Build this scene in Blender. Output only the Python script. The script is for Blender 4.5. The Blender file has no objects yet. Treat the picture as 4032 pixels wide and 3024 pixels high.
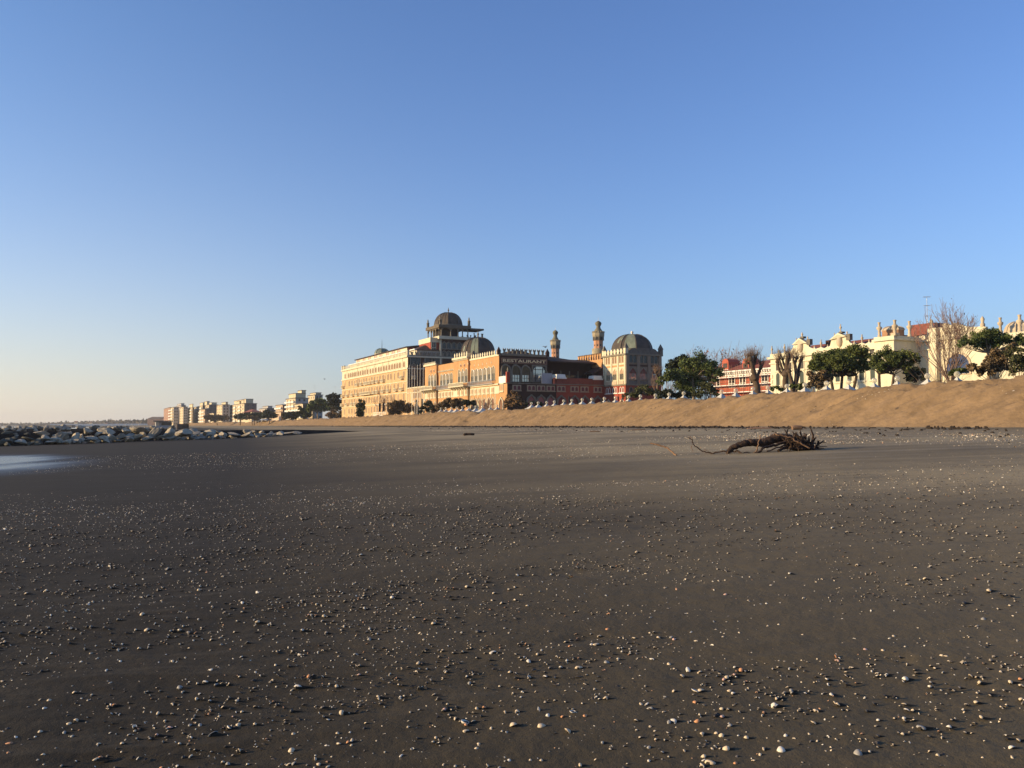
import bpy, math, random
import numpy as np
from mathutils import Vector, Matrix

R = math.radians
SC = bpy.context.scene
COL = SC.collection

# ------------------------------------------------------------------ camera, sky, sun, exposure
F = 3300.0            # focal length in photo pixels (4032 wide)
HORIZON = 1676.0
EYE = 1.5
PITCH = math.atan((HORIZON - 1512.0) / F)
cam_d = bpy.data.cameras.new('camera')
cam_d.sensor_width = 36.0
cam_d.lens = 36.0 * F / 4032.0
cam_d.clip_start = 0.05
cam_d.clip_end = 20000.0
cam = bpy.data.objects.new('camera', cam_d)
COL.objects.link(cam)
cam.location = (0, 0, EYE)
cam.rotation_euler = (R(90) + PITCH, 0, 0)
SC.camera = cam

SUN_EL = R(12.5)
SUN_H = Vector((-1.0, -0.16, 0)).normalized()
SUN_DIR = Vector((SUN_H.x * math.cos(SUN_EL), SUN_H.y * math.cos(SUN_EL), math.sin(SUN_EL)))
w = bpy.data.worlds.new('World')
SC.world = w
w.use_nodes = True
nt = w.node_tree
bg = nt.nodes['Background']
sky = nt.nodes.new('ShaderNodeTexSky')
sky.sky_type = 'NISHITA'
sky.sun_disc = False
sky.sun_elevation = SUN_EL
sky.sun_rotation = math.atan2(SUN_H.x, SUN_H.y)
sky.altitude = 0
sky.air_density = 1.0
sky.dust_density = 0.6
sky.ozone_density = 3.0
def _wn(kind, **kw):
    n = nt.nodes.new(kind)
    for k, v in kw.items(): setattr(n, k, v)
    return n
def _wm(op, a, b=None, clamp=False):
    n = _wn('ShaderNodeMath', operation=op, use_clamp=clamp)
    for i, c in ((0, a), (1, b)):
        if c is None: continue
        if isinstance(c, (int, float)): n.inputs[i].default_value = c
        else: nt.links.new(c, n.inputs[i])
    return n.outputs[0]
_tc = _wn('ShaderNodeTexCoord')
_sx = _wn('ShaderNodeSeparateXYZ'); nt.links.new(_tc.outputs['Generated'], _sx.inputs[0])
_dot = _wn('ShaderNodeVectorMath', operation='DOT_PRODUCT'); nt.links.new(_tc.outputs['Generated'], _dot.inputs[0]); _dot.inputs[1].default_value = SUN_H
_up = _wm('MAXIMUM', _sx.outputs['Z'], 0.0)
_f = _wm('MULTIPLY', _wm('EXPONENT', _wm('MULTIPLY', _up, -7.5)), 0.94)
_az = _wn('ShaderNodeMapRange', interpolation_type='SMOOTHSTEP'); nt.links.new(_dot.outputs['Value'], _az.inputs[0])
_az.inputs[1].default_value = -0.30; _az.inputs[2].default_value = 0.45
_hc = _wn('ShaderNodeMix', data_type='RGBA'); nt.links.new(_az.outputs[0], _hc.inputs[0])
SKY_K = 0.10
_hc.inputs[6].default_value = (0.275 / SKY_K, 0.37 / SKY_K, 0.44 / SKY_K, 1)
_hc.inputs[7].default_value = (0.66 / SKY_K, 0.575 / SKY_K, 0.475 / SKY_K, 1)
_tint = _wn('ShaderNodeMix', data_type='RGBA', blend_type='MULTIPLY'); _tint.inputs[0].default_value = 1.0
nt.links.new(sky.outputs[0], _tint.inputs[6])
_tc2 = _wn('ShaderNodeMix', data_type='RGBA'); nt.links.new(_az.outputs[0], _tc2.inputs[0])
_tc2.inputs[6].default_value = (1.12, 1.25, 1.66, 1); _tc2.inputs[7].default_value = (1.04, 1.28, 1.60, 1)
nt.links.new(_tc2.outputs[2], _tint.inputs[7])
_mx = _wn('ShaderNodeMix', data_type='RGBA'); nt.links.new(_f, _mx.inputs[0])
nt.links.new(_tint.outputs[2], _mx.inputs[6]); nt.links.new(_hc.outputs[2], _mx.inputs[7])
nt.links.new(_mx.outputs[2], bg.inputs[0])
bg.inputs[1].default_value = SKY_K

sun_d = bpy.data.lights.new('sun', 'SUN')
sun_d.energy = 5.0
sun_d.angle = R(0.55)
sun_d.color = (1.0, 0.76, 0.44)
sun = bpy.data.objects.new('sun', sun_d)
COL.objects.link(sun)
sun.location = (-60, -10, 40)
sun.rotation_euler = SUN_DIR.to_track_quat('Z', 'Y').to_euler()

SC.view_settings.view_transform = 'Standard'
SC.view_settings.look = 'None'
SC.view_settings.exposure = 0.5
SC.view_settings.gamma = 1.0
SC.cycles.max_bounces = 5
SC.cycles.diffuse_bounces = 2
SC.cycles.glossy_bounces = 2
SC.cycles.transmission_bounces = 4
SC.cycles.transparent_max_bounces = 6
SC.cycles.caustics_reflective = False
SC.cycles.caustics_refractive = False
SC.cycles.use_denoising = True

# ------------------------------------------------------------------ helpers
rng = np.random.default_rng(7)
random.seed(7)

def ray(px, py):
    xc = (px - 2016.0) / F
    yc = (1512.0 - py) / F
    fy = math.cos(PITCH) - yc * math.sin(PITCH)
    fz = math.sin(PITCH) + yc * math.cos(PITCH)
    return Vector((xc / fy, 1.0, fz / fy))

def at(px, py, Y):
    r = ray(px, py)
    return Vector((r.x * Y, Y, EYE + r.z * Y))

def zat(py, Y, px=2016):
    return EYE + ray(px, py).z * Y

# perlin noise on numpy arrays
_perm = np.random.default_rng(3).permutation(256).astype(np.int64)
_ang = np.random.default_rng(4).random(256) * 2 * np.pi
def pnoise(x, y, seed=0):
    x = np.asarray(x, float) + seed * 17.31
    y = np.asarray(y, float) + seed * 9.77
    xi = np.floor(x).astype(np.int64); yi = np.floor(y).astype(np.int64)
    xf = x - xi; yf = y - yi
    u = xf * xf * xf * (xf * (xf * 6 - 15) + 10)
    v = yf * yf * yf * (yf * (yf * 6 - 15) + 10)
    def g(ix, iy, dx, dy):
        a = _ang[_perm[(_perm[ix & 255] + iy) & 255]]
        return np.cos(a) * dx + np.sin(a) * dy
    n00 = g(xi, yi, xf, yf); n10 = g(xi + 1, yi, xf - 1, yf)
    n01 = g(xi, yi + 1, xf, yf - 1); n11 = g(xi + 1, yi + 1, xf - 1, yf - 1)
    return (n00 * (1 - u) + n10 * u) * (1 - v) + (n01 * (1 - u) + n11 * u) * v

def fbm(x, y, octaves=4, seed=0, gain=0.5):
    s = 0; a = 1.0; f = 1.0
    for k in range(octaves):
        s = s + a * pnoise(x * f, y * f, seed + k)
        a *= gain; f *= 2.03
    return s

def sstep(a, b, x):
    t = np.clip((np.asarray(x, float) - a) / (b - a), 0, 1)
    return t * t * (3 - 2 * t)

# coastline: crest line of the sand bank, and the inland coordinate n (crest at n=48, camera at n=0)
def crest_x(Y):
    Y = np.asarray(Y, float)
    q = Y - 55.0
    return 33.6 - 0.315 * q - 0.00016 * np.where(q > 0, q * q, 0) * np.where(Y > 1500, 0, 1) - np.where(Y > 1500, 0.00016 * 1445**2 + 0.46 * (Y - 1500), 0)

def inland(X, Y):
    return 48.0 + (np.asarray(X, float) - crest_x(Y)) / 1.05

_NZ = np.array([-4000, -300, -40, -24, 0, 12, 22, 35, 42, 52, 62, 9000.0])
_ZZ = np.array([-6, -4, -0.98, -0.5, 0, 0.52, 0.9, 1.22, 1.35, 1.9, 2.4, 2.6])
def beach_z(X, Y):
    n = inland(X, Y)
    z = np.interp(n, _NZ, _ZZ)
    for d in (-3, 3):
        z = z + np.interp(n + d, _NZ, _ZZ)
    return z / 3

def ground(X, Y):
    return float(beach_z(X, Y)) - GZ0
GZ0 = 0.0
GZ0 = float(beach_z(0, 0))

# ------------------------------------------------------------------ materials
_mats = {}
def mat(name, col, rough=0.8, var=0.12, scale=0.8, bump=0.0, bscale=8.0, metallic=0.0, spec=0.3, col2=None, island=0.0, coords='Object', dirt=0.0):
    """procedural stucco-like material: base colour with two scales of noise, optional bump"""
    if name in _mats: return _mats[name]
    m = bpy.data.materials.new(name); m.use_nodes = True
    t = m.node_tree; N = t.nodes; L = t.links
    b = N['Principled BSDF']
    b.inputs['Roughness'].default_value = rough
    b.inputs['Metallic'].default_value = metallic
    b.inputs['Specular IOR Level'].default_value = spec
    tc = N.new('ShaderNodeTexCoord')
    nz = N.new('ShaderNodeTexNoise'); nz.inputs['Scale'].default_value = scale; nz.inputs['Detail'].default_value = 6; nz.inputs['Roughness'].default_value = 0.65
    L.new(tc.outputs[coords], nz.inputs['Vector'])
    rp = N.new('ShaderNodeMapRange'); rp.inputs[1].default_value = 0.3; rp.inputs[2].default_value = 0.7
    L.new(nz.outputs[0], rp.inputs[0])
    mx = N.new('ShaderNodeMix'); mx.data_type = 'RGBA'
    c2 = col2 or tuple(c * (1 - 2.2 * var) for c in col)
    mx.inputs[6].default_value = (*[min(1, c * (1 + var)) for c in col], 1)
    mx.inputs[7].default_value = (*c2, 1)
    L.new(rp.outputs[0], mx.inputs[0])
    out = mx.outputs[2]
    if island == 0 and scale < 1.0:      # rain streaks and old stains on walls
        mpp = N.new('ShaderNodeMapping'); mpp.inputs['Scale'].default_value = (1.0, 1.0, 0.16)
        L.new(tc.outputs[coords], mpp.inputs['Vector'])
        ns = N.new('ShaderNodeTexNoise'); ns.inputs['Scale'].default_value = 0.9; ns.inputs['Detail'].default_value = 5
        L.new(mpp.outputs[0], ns.inputs['Vector'])
        rs = N.new('ShaderNodeMapRange'); rs.inputs[1].default_value = 0.52; rs.inputs[2].default_value = 0.74; rs.inputs[4].default_value = 0.42
        L.new(ns.outputs[0], rs.inputs[0])
        ms = N.new('ShaderNodeMix'); ms.data_type = 'RGBA'; ms.inputs[7].default_value = (*[c * 0.45 for c in col], 1)
        L.new(out, ms.inputs[6]); L.new(rs.outputs[0], ms.inputs[0]); out = ms.outputs[2]
    if island > 0:
        gi = N.new('ShaderNodeNewGeometry')
        hs = N.new('ShaderNodeHueSaturation')
        mr = N.new('ShaderNodeMapRange'); mr.inputs[3].default_value = 1 - island; mr.inputs[4].default_value = 1 + island
        L.new(gi.outputs['Random Per Island'], mr.inputs[0])
        L.new(mr.outputs[0], hs.inputs['Value'])
        L.new(out, hs.inputs['Color']); out = hs.outputs[0]
    L.new(out, b.inputs['Base Color'])
    if bump > 0:
        nb = N.new('ShaderNodeTexNoise'); nb.inputs['Scale'].default_value = bscale; nb.inputs['Detail'].default_value = 5
        L.new(tc.outputs[coords], nb.inputs['Vector'])
        bp = N.new('ShaderNodeBump'); bp.inputs['Strength'].default_value = bump; bp.inputs['Distance'].default_value = 0.1
        L.new(nb.outputs[0], bp.inputs['Height']); L.new(bp.outputs[0], b.inputs['Normal'])
    _mats[name] = m
    return m

def brick_mat(name, c1, c2, mortar, scale=3.0):
    if name in _mats: return _mats[name]
    m = mat(name, c1, 0.85, 0.14, 0.5, col2=c2, bump=0.25, bscale=5)
    return m

def glass_mat(name, col=(0.012, 0.014, 0.017), rough=0.08):
    if name in _mats: return _mats[name]
    m = bpy.data.materials.new(name); m.use_nodes = True
    b = m.node_tree.nodes['Principled BSDF']
    b.inputs['Base Color'].default_value = (*col, 1)
    b.inputs['Roughness'].default_value = rough
    b.inputs['Specular IOR Level'].default_value = 0.42
    tc = m.node_tree.nodes.new('ShaderNodeTexCoord')
    nz = m.node_tree.nodes.new('ShaderNodeTexNoise'); nz.inputs['Scale'].default_value = 0.9
    bp = m.node_tree.nodes.new('ShaderNodeBump'); bp.inputs['Strength'].default_value = 0.08; bp.inputs['Distance'].default_value = 0.1
    m.node_tree.links.new(tc.outputs['Object'], nz.inputs['Vector'])
    m.node_tree.links.new(nz.outputs[0], bp.inputs['Height'])
    m.node_tree.links.new(bp.outputs[0], b.inputs['Normal'])
    _mats[name] = m
    return m

# ------------------------------------------------------------------ object helpers
def tag(o, label=None, cat=None, group=None, kind=None):
    if label: o['label'] = label
    if cat: o['category'] = cat
    if group: o['group'] = group
    if kind: o['kind'] = kind
    return o

def empty(name, loc=(0, 0, 0), rz=0.0):
    o = bpy.data.objects.new(name, None)
    o.empty_display_size = 0.5
    COL.objects.link(o)
    o.location = loc; o.rotation_euler = (0, 0, rz)
    return o

def link(name, me, parent=None, loc=(0, 0, 0), rz=0.0, scale=None):
    o = bpy.data.objects.new(name, me)
    COL.objects.link(o)
    if parent is not None: o.parent = parent
    o.location = loc; o.rotation_euler = (0, 0, rz)
    if scale is not None: o.scale = scale
    return o

def copy_tree(o, parent=None):
    c = o.copy(); COL.objects.link(c); c.parent = parent
    for ch in list(o.children): copy_tree(ch, c)
    return c

def np_mesh(name, V, Fq, mats, smooth=False, mi=None):
    """V (n,3), Fq (m,k) index array with k=3 or 4"""
    me = bpy.data.meshes.new(name)
    V = np.asarray(V, np.float32); Fq = np.asarray(Fq, np.int32)
    m, k = Fq.shape
    me.vertices.add(len(V)); me.vertices.foreach_set('co', V.ravel())
    me.loops.add(m * k); me.loops.foreach_set('vertex_index', Fq.ravel())
    me.polygons.add(m)
    me.polygons.foreach_set('loop_start', np.arange(0, m * k, k, dtype=np.int32))
    me.polygons.foreach_set('loop_total', np.full(m, k, np.int32))
    if mi is not None: me.polygons.foreach_set('material_index', np.asarray(mi, np.int32))
    me.polygons.foreach_set('use_smooth', np.full(m, bool(smooth)))
    for x in (mats if isinstance(mats, (list, tuple)) else [mats]): me.materials.append(x)
    me.update(calc_edges=True)
    return me

class MB:
    def __init__(s): s.v = []; s.f = []; s.sm = []
    def add(s, vs, fs, smooth=False):
        k = len(s.v); s.v += [tuple(x) for x in vs]
        for f in fs: s.f.append([i + k for i in f]); s.sm.append(smooth)
        return s
    def box(s, x0, x1, y0, y1, z0, z1):
        vs = [(x0, y0, z0), (x1, y0, z0), (x1, y1, z0), (x0, y1, z0), (x0, y0, z1), (x1, y0, z1), (x1, y1, z1), (x0, y1, z1)]
        return s.add(vs, [(0, 3, 2, 1), (4, 5, 6, 7), (0, 1, 5, 4), (1, 2, 6, 5), (2, 3, 7, 6), (3, 0, 4, 7)])
    def frustum(s, x0, x1, y0, y1, z0, a0, a1, b0, b1, z1):
        vs = [(x0, y0, z0), (x1, y0, z0), (x1, y1, z0), (x0, y1, z0), (a0, b0, z1), (a1, b0, z1), (a1, b1, z1), (a0, b1, z1)]
        return s.add(vs, [(0, 3, 2, 1), (4, 5, 6, 7), (0, 1, 5, 4), (1, 2, 6, 5), (2, 3, 7, 6), (3, 0, 4, 7)])
    def prism(s, poly, d0, d1, axis='y'):
        """poly of (a,z) extruded along axis y (a=x) or x (a=y) from d0 to d1"""
        n = len(poly)
        P = (lambda a, z, d: (a, d, z)) if axis == 'y' else (lambda a, z, d: (d, a, z))
        vs = [P(a, z, d0) for a, z in poly] + [P(a, z, d1) for a, z in poly]
        fs = [tuple(range(n)), tuple(range(2 * n - 1, n - 1, -1))]
        for i in range(n):
            j = (i + 1) % n
            fs.append((i, i + n, j + n, j))
        return s.add(vs, fs)
    def ring(s, outer, inner, d0, d1, bottom_open=True):
        """frame between two outlines of equal length, front at d0, back at d1 (y axis)"""
        n = len(outer)
        vs = [(a, d0, z) for a, z in outer] + [(a, d0, z) for a, z in inner] + [(a, d1, z) for a, z in outer] + [(a, d1, z) for a, z in inner]
        fs = []
        for i in range(n):
            j = (i + 1) % n
            fs += [(i, j, n + j, n + i), (i, i + 2 * n, j + 2 * n, j), (n + i, n + j, 3 * n + j, 3 * n + i)]
        return s.add(vs, fs)
    def lathe(s, prof, n=12, c=(0, 0, 0), smooth=True, rot=0.0, cap=True):
        vs = []; fs = []
        for r, z in prof:
            for k in range(n):
                a = rot + 2 * math.pi * k / n
                vs.append((c[0] + r * math.cos(a), c[1] + r * math.sin(a), c[2] + z))
        for i in range(len(prof) - 1):
            for k in range(n):
                k2 = (k + 1) % n
                fs.append((i * n + k, i * n + k2, (i + 1) * n + k2, (i + 1) * n + k))
        s.add(vs, fs, smooth)
        if cap:
            s.add([vs[k] for k in range(n)][::-1], [tuple(range(n))])
            s.add([vs[(len(prof) - 1) * n + k] for k in range(n)], [tuple(range(n))])
        return s
    def tube(s, pts, radii, n=6, smooth=True, cap=True):
        pts = [Vector(p) for p in pts]
        vs = []; fs = []
        prev = None
        for i, p in enumerate(pts):
            d = (pts[min(i + 1, len(pts) - 1)] - pts[max(i - 1, 0)])
            if d.length < 1e-9: d = Vector((0, 0, 1))
            d.normalize()
            if prev is None:
                a = d.orthogonal().normalized()
            else:
                a = prev - d * prev.dot(d)
                a = a.normalized() if a.length > 1e-6 else d.orthogonal().normalized()
            prev = a
            b = d.cross(a)
            r = radii[i] if hasattr(radii, '__len__') else radii
            for k in range(n):
                t = 2 * math.pi * k / n
                vs.append(p + (a * math.cos(t) + b * math.sin(t)) * r)
        for i in range(len(pts) - 1):
            for k in range(n):
                k2 = (k + 1) % n
                fs.append((i * n + k, i * n + k2, (i + 1) * n + k2, (i + 1) * n + k))
        s.add(vs, fs, smooth)
        if cap:
            s.add(vs[:n][::-1], [tuple(range(n))]); s.add(vs[-n:], [tuple(range(n))])
        return s
    def mesh(s, name, m):
        me = bpy.data.meshes.new(name)
        me.from_pydata([tuple(x) for x in s.v], [], s.f)
        me.polygons.foreach_set('use_smooth', s.sm)
        for x in (m if isinstance(m, (list, tuple)) else [m]): me.materials.append(x)
        me.update()
        return me
    def build(s, name, m, parent=None, loc=(0, 0, 0), rz=0.0):
        return link(name, s.mesh(name, m), parent, loc, rz)
# ------------------------------------------------------------------ ground, dune, sea
def sand_material():
    m = bpy.data.materials.new('sand'); m.use_nodes = True
    t = m.node_tree; N = t.nodes; L = t.links
    b = N['Principled BSDF']
    geo = N.new('ShaderNodeNewGeometry')
    def attr(nm):
        a = N.new('ShaderNodeAttribute'); a.attribute_name = nm; return a.outputs['Fac']
    def noise(scale, detail=5, vec=None, rough=0.6):
        n = N.new('ShaderNodeTexNoise'); n.inputs['Scale'].default_value = scale; n.inputs['Detail'].default_value = detail; n.inputs['Roughness'].default_value = rough
        L.new(vec or geo.outputs['Position'], n.inputs['Vector']); return n.outputs[0]
    def ramp(src, a, bb, lo=0.0, hi=1.0):
        r = N.new('ShaderNodeMapRange'); r.inputs[1].default_value = a; r.inputs[2].default_value = bb; r.inputs[3].default_value = lo; r.inputs[4].default_value = hi
        L.new(src, r.inputs[0]); return r.outputs[0]
    def mix(f, c1, c2):
        x = N.new('ShaderNodeMix'); x.data_type = 'RGBA'
        for i, c in ((6, c1), (7, c2)):
            if isinstance(c, tuple): x.inputs[i].default_value = (*c, 1)
            else: L.new(c, x.inputs[i])
        if isinstance(f, float): x.inputs[0].default_value = f
        else: L.new(f, x.inputs[0])
        return x.outputs[2]
    def math_(op, a, bb):
        x = N.new('ShaderNodeMath'); x.operation = op
        for i, c in ((0, a), (1, bb)):
            if isinstance(c, (int, float)): x.inputs[i].default_value = c
            else: L.new(c, x.inputs[i])
        return x.outputs[0]
    n_ = attr('inland'); wet = attr('wet')
    # wind direction streak coordinates
    mp = N.new('ShaderNodeMapping'); mp.inputs['Rotation'].default_value = (0, 0, R(-12)); mp.inputs['Scale'].default_value = (0.35, 3.2, 1)
    L.new(geo.outputs['Position'], mp.inputs['Vector'])
    mp2 = N.new('ShaderNodeMapping'); mp2.inputs['Rotation'].default_value = (0, 0, R(108)); mp2.inputs['Scale'].default_value = (0.02, 0.6, 1)
    mp2.vector_type = 'POINT'
    L.new(geo.outputs['Position'], mp2.inputs['Vector'])
    streak = noise(1.6, 6, mp.outputs[0])
    tracks = noise(1.0, 4, mp2.outputs[0])
    big = noise(0.12, 4)
    fine = noise(70, 4)
    mid = noise(5, 5)
    dark = (0.036, 0.0268, 0.0142); light = (0.39, 0.300, 0.165); tan = (0.26, 0.195, 0.105)
    c = mix(ramp(n_, -1.0, 14), dark, light)
    c = mix(math_('MULTIPLY', ramp(n_, 30, 43), ramp(mid, 0.25, 0.7, 0.55, 1.0)), c, tan)
    c = mix(math_('MULTIPLY', ramp(streak, 0.52, 0.72), 0.45), c, (0.10, 0.080, 0.052))  # streak colour stands in for the missing ripple shading
    bands = noise(0.30, 5, mp2.outputs[0])
    c = mix(math_('MULTIPLY', ramp(bands, 0.48, 0.62), 0.40), c, (0.050, 0.039, 0.025))
    c = mix(math_('MULTIPLY', ramp(big, 0.45, 0.65), 0.40), c, (0.032, 0.025, 0.016))
    c = mix(math_('MULTIPLY', math_('MULTIPLY', ramp(tracks, 0.55, 0.62), ramp(n_, 8, 14)), 0.40), c, (0.30, 0.245, 0.16))
    c = mix(math_('MULTIPLY', ramp(fine, 0.35, 0.7), 0.30), c, (0.024, 0.019, 0.014))
    # shell grit: pale flecks, dense in the belt below the bank
    vo = N.new('ShaderNodeTexVoronoi'); vo.inputs['Scale'].default_value = 14; vo.inputs['Randomness'].default_value = 1
    L.new(geo.outputs['Position'], vo.inputs['Vector'])
    belt = math_('MULTIPLY', ramp(n_, 19, 24), ramp(n_, 36, 29))
    clump = ramp(noise(0.55, 4), 0.42, 0.62)
    thr = math_('ADD', math_('MULTIPLY', belt, math_('MULTIPLY', clump, 0.25)), 0.03)
    fl = math_('LESS_THAN', vo.outputs['Distance'], thr)
    c = mix(math_('MULTIPLY', fl, 0.8), c, (0.46, 0.40, 0.32))
    # wet patch by the water line
    c = mix(wet, c, (0.055, 0.05, 0.045))
    L.new(c, b.inputs['Base Color'])
    ro = math_('SUBTRACT', 0.82, math_('MULTIPLY', wet, 0.66))
    L.new(ro, b.inputs['Roughness'])
    b.inputs['Specular IOR Level'].default_value = 0.14
    bp = N.new('ShaderNodeBump'); bp.inputs['Distance'].default_value = 0.012
    L.new(math_('SUBTRACT', 0.85, math_('MULTIPLY', wet, 0.75)), bp.inputs['Strength'])
    h = math_('ADD', math_('MULTIPLY', noise(20, 7), 0.75), math_('MULTIPLY', streak, 0.8))
    h = math_('ADD', h, math_('MULTIPLY', noise(140, 2), 0.25))
    L.new(h, bp.inputs['Height']); L.new(bp.outputs[0], b.inputs['Normal'])
    return m

def wet_mask(X, Y):
    ua = (X + 25.5) * -.53 + (Y - 41) * .85; va = (X + 25.5) * .85 + (Y - 41) * .53
    d = np.sqrt((ua / 15.0) ** 2 + (np.maximum(va, va * .25) / 4.5) ** 2)
    d = d + 0.42 * fbm(X * 0.22, Y * 0.07, 5, 21)
    film = 0.9 * sstep(1.25, 0.35, d)
    d2 = np.sqrt(((X + 48) / 9) ** 2 + ((Y - 66) / 4.0) ** 2) + 0.4 * fbm(X * 0.3, Y * 0.3, 3, 25)
    return np.maximum(film, 0.5 * sstep(1.0, 0.6, d2))

def make_beach():
    fr = np.arange(-46, 46.01, 0.16)
    co = np.arange(49, 314, 4.0)
    ang = np.radians(np.concatenate([fr, co]))
    r = [0.7]
    while r[-1] < 5200:
        x = r[-1]
        r.append(x * (1.05 if x < 2.6 else 1.0085 if x < 16 else 1.014 if x < 90 else 1.04))
    r = np.array(r)
    A, RR = np.meshgrid(ang, r)
    X = RR * np.sin(A); Y = RR * np.cos(A)
    n = inland(X, Y)
    Z = beach_z(X, Y) - GZ0
    near = 1 / (1 + (RR / 22) ** 2)
    # wind direction frame
    ca, sa = math.cos(R(12)), math.sin(R(12))
    U = X * ca + Y * sa; V = -X * sa + Y * ca
    wetm = wet_mask(X, Y)
    flat = (1 - 0.9 * wetm)
    Z = Z + flat * (0.0095 * fbm(U * 1.3, V * 6.0, 4, 5) * near + 0.005 * fbm(X * 6, Y * 6, 3, 9) * near + 0.02 * fbm(U * 0.35, V * 0.9, 3, 11) + 0.05 * fbm(X * 0.06, Y * 0.06, 3, 13) * sstep(4, 30, RR))
    # small pits and scuffs
    pit = pnoise(X * 1.7, Y * 1.7, 31)
    Z = Z - flat * 0.012 * sstep(0.42, 0.6, pit) * near
    na, nr = len(ang), len(r)
    idx = np.arange(na * nr).reshape(nr, na)
    j2 = np.roll(np.arange(na), -1)
    q = np.stack([idx[:-1][:, :], idx[:-1][:, j2], idx[1:][:, j2], idx[1:][:, :]], -1).reshape(-1, 4)[:, ::-1]
    Vv = np.stack([X, Y, Z], -1).reshape(-1, 3)
    # centre cap
    c = len(Vv)
    Vv = np.vstack([Vv, [[0, 0, 0]]])
    me = np_mesh('beach', Vv, q, SAND, smooth=True)
    a = me.attributes.new('inland', 'FLOAT', 'POINT'); a.data.foreach_set('value', np.append(n.ravel(), 0).astype(np.float32))
    a = me.attributes.new('wet', 'FLOAT', 'POINT'); a.data.foreach_set('value', np.append(wetm.ravel(), 0).astype(np.float32))
    o = link('beach', me); tag(o, kind='structure')
    return o

def dune_profile():
    pass

CREST_Y = [-60, 30, 55, 70, 88, 113, 140, 157, 183, 230, 280, 328, 420, 520, 600, 750, 900, 1050]
CREST_Z = [5.1, 5.1, 5.0, 4.82, 4.75, 4.85, 4.8, 4.75, 4.75, 4.75, 4.9, 4.7, 4.9, 4.7, 4.6, 4.6, 4.2, 2.2]

def make_dune():
    Ys = []
    y = -40.0
    while y < 1050:
        Ys.append(y); y += 0.22 if y < 130 else 0.4 if y < 260 else 0.9 if y < 450 else 2.0
    Ys = np.array(Ys)
    ns = np.concatenate([np.linspace(38.5, 49.5, 56), np.linspace(49.7, 63, 24)])
    NN, YY = np.meshgrid(ns, Ys)
    cz = np.interp(YY, CREST_Y, CREST_Z)
    # crest wobble: scoops left by machines
    cz = cz + (0.22 + 0.30 * sstep(90, 150, YY)) * fbm(YY * 0.11, YY * 0 + 2, 4, 41) + 0.30 * np.abs(pnoise(YY * 0.42, YY * 0 + 5, 43)) * sstep(90, 150, YY) + 0.16 * fbm(YY * 0.9, YY * 0 + 1, 2, 44) * sstep(70, 130, YY)
    toe = 42.3 + 1.0 * fbm(YY * 0.05, YY * 0, 3, 45)
    toe = toe + 0.5 * sstep(60, 30, YY)
    base = 1.30 - GZ0
    # slope with slightly concave foot and rounded brow
    t = np.clip((NN - toe) / (48.0 - toe), -0.6, 1.0)
    tt = np.where(t > 0, t, 0)
    s = tt ** 1.12
    s = s - 0.05 * sstep(0.75, 1.0, tt)
    Z = base + (cz - base) * np.minimum(s, 1) - 0.25 * np.where(t < 0, -t * 5, 0)
    # diagonal slip gullies running down the face
    skew = YY + (NN - 42) * 0.55
    face = sstep(0.05, 0.3, tt) * sstep(50.5, 48.0, NN)
    sc = 1.0
    gul = fbm(skew * 0.55, NN * 0.10, 4, 51)
    Z = Z + face * (0.30 * gul + 0.12 * fbm(YY * 1.8, NN * 1.3, 3, 53) + 0.10 * fbm(skew * 1.6, NN * 0.35, 3, 59) * sstep(.35, .8, tt))
    pock = sstep(0.12, 0.36, pnoise(skew * 0.9, NN * 0.45, 57)) * sstep(0.35, 0.6, tt)
    Z = Z - 0.34 * pock * face
    # washed-out notch
    notch = np.exp(-((YY - 176 - (NN - 48) * 0.9) / 2.2) ** 2) * sstep(42, 46, NN)
    Z = Z - 0.75 * notch * face
    # top and back
    back = sstep(51.5, 58, NN)
    Z = np.where(NN > 48.0, Z * (1 - back) + (1.9 - GZ0) * back, Z)
    Z = Z - 0.16 * np.clip(NN - 48.2, 0, 6)
    XX = crest_x(YY) + (NN - 48.0) * 1.05
    ny, nn = XX.shape
    idx = np.arange(ny * nn).reshape(ny, nn)
    q = np.stack([idx[:-1, :-1], idx[:-1, 1:], idx[1:, 1:], idx[1:, :-1]], -1).reshape(-1, 4)
    me = np_mesh('sand_bank', np.stack([XX, YY, Z], -1).reshape(-1, 3), q, DUNE_M, smooth=True)
    o = link('sand_bank', me); tag(o, kind='structure')
    return o

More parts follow.
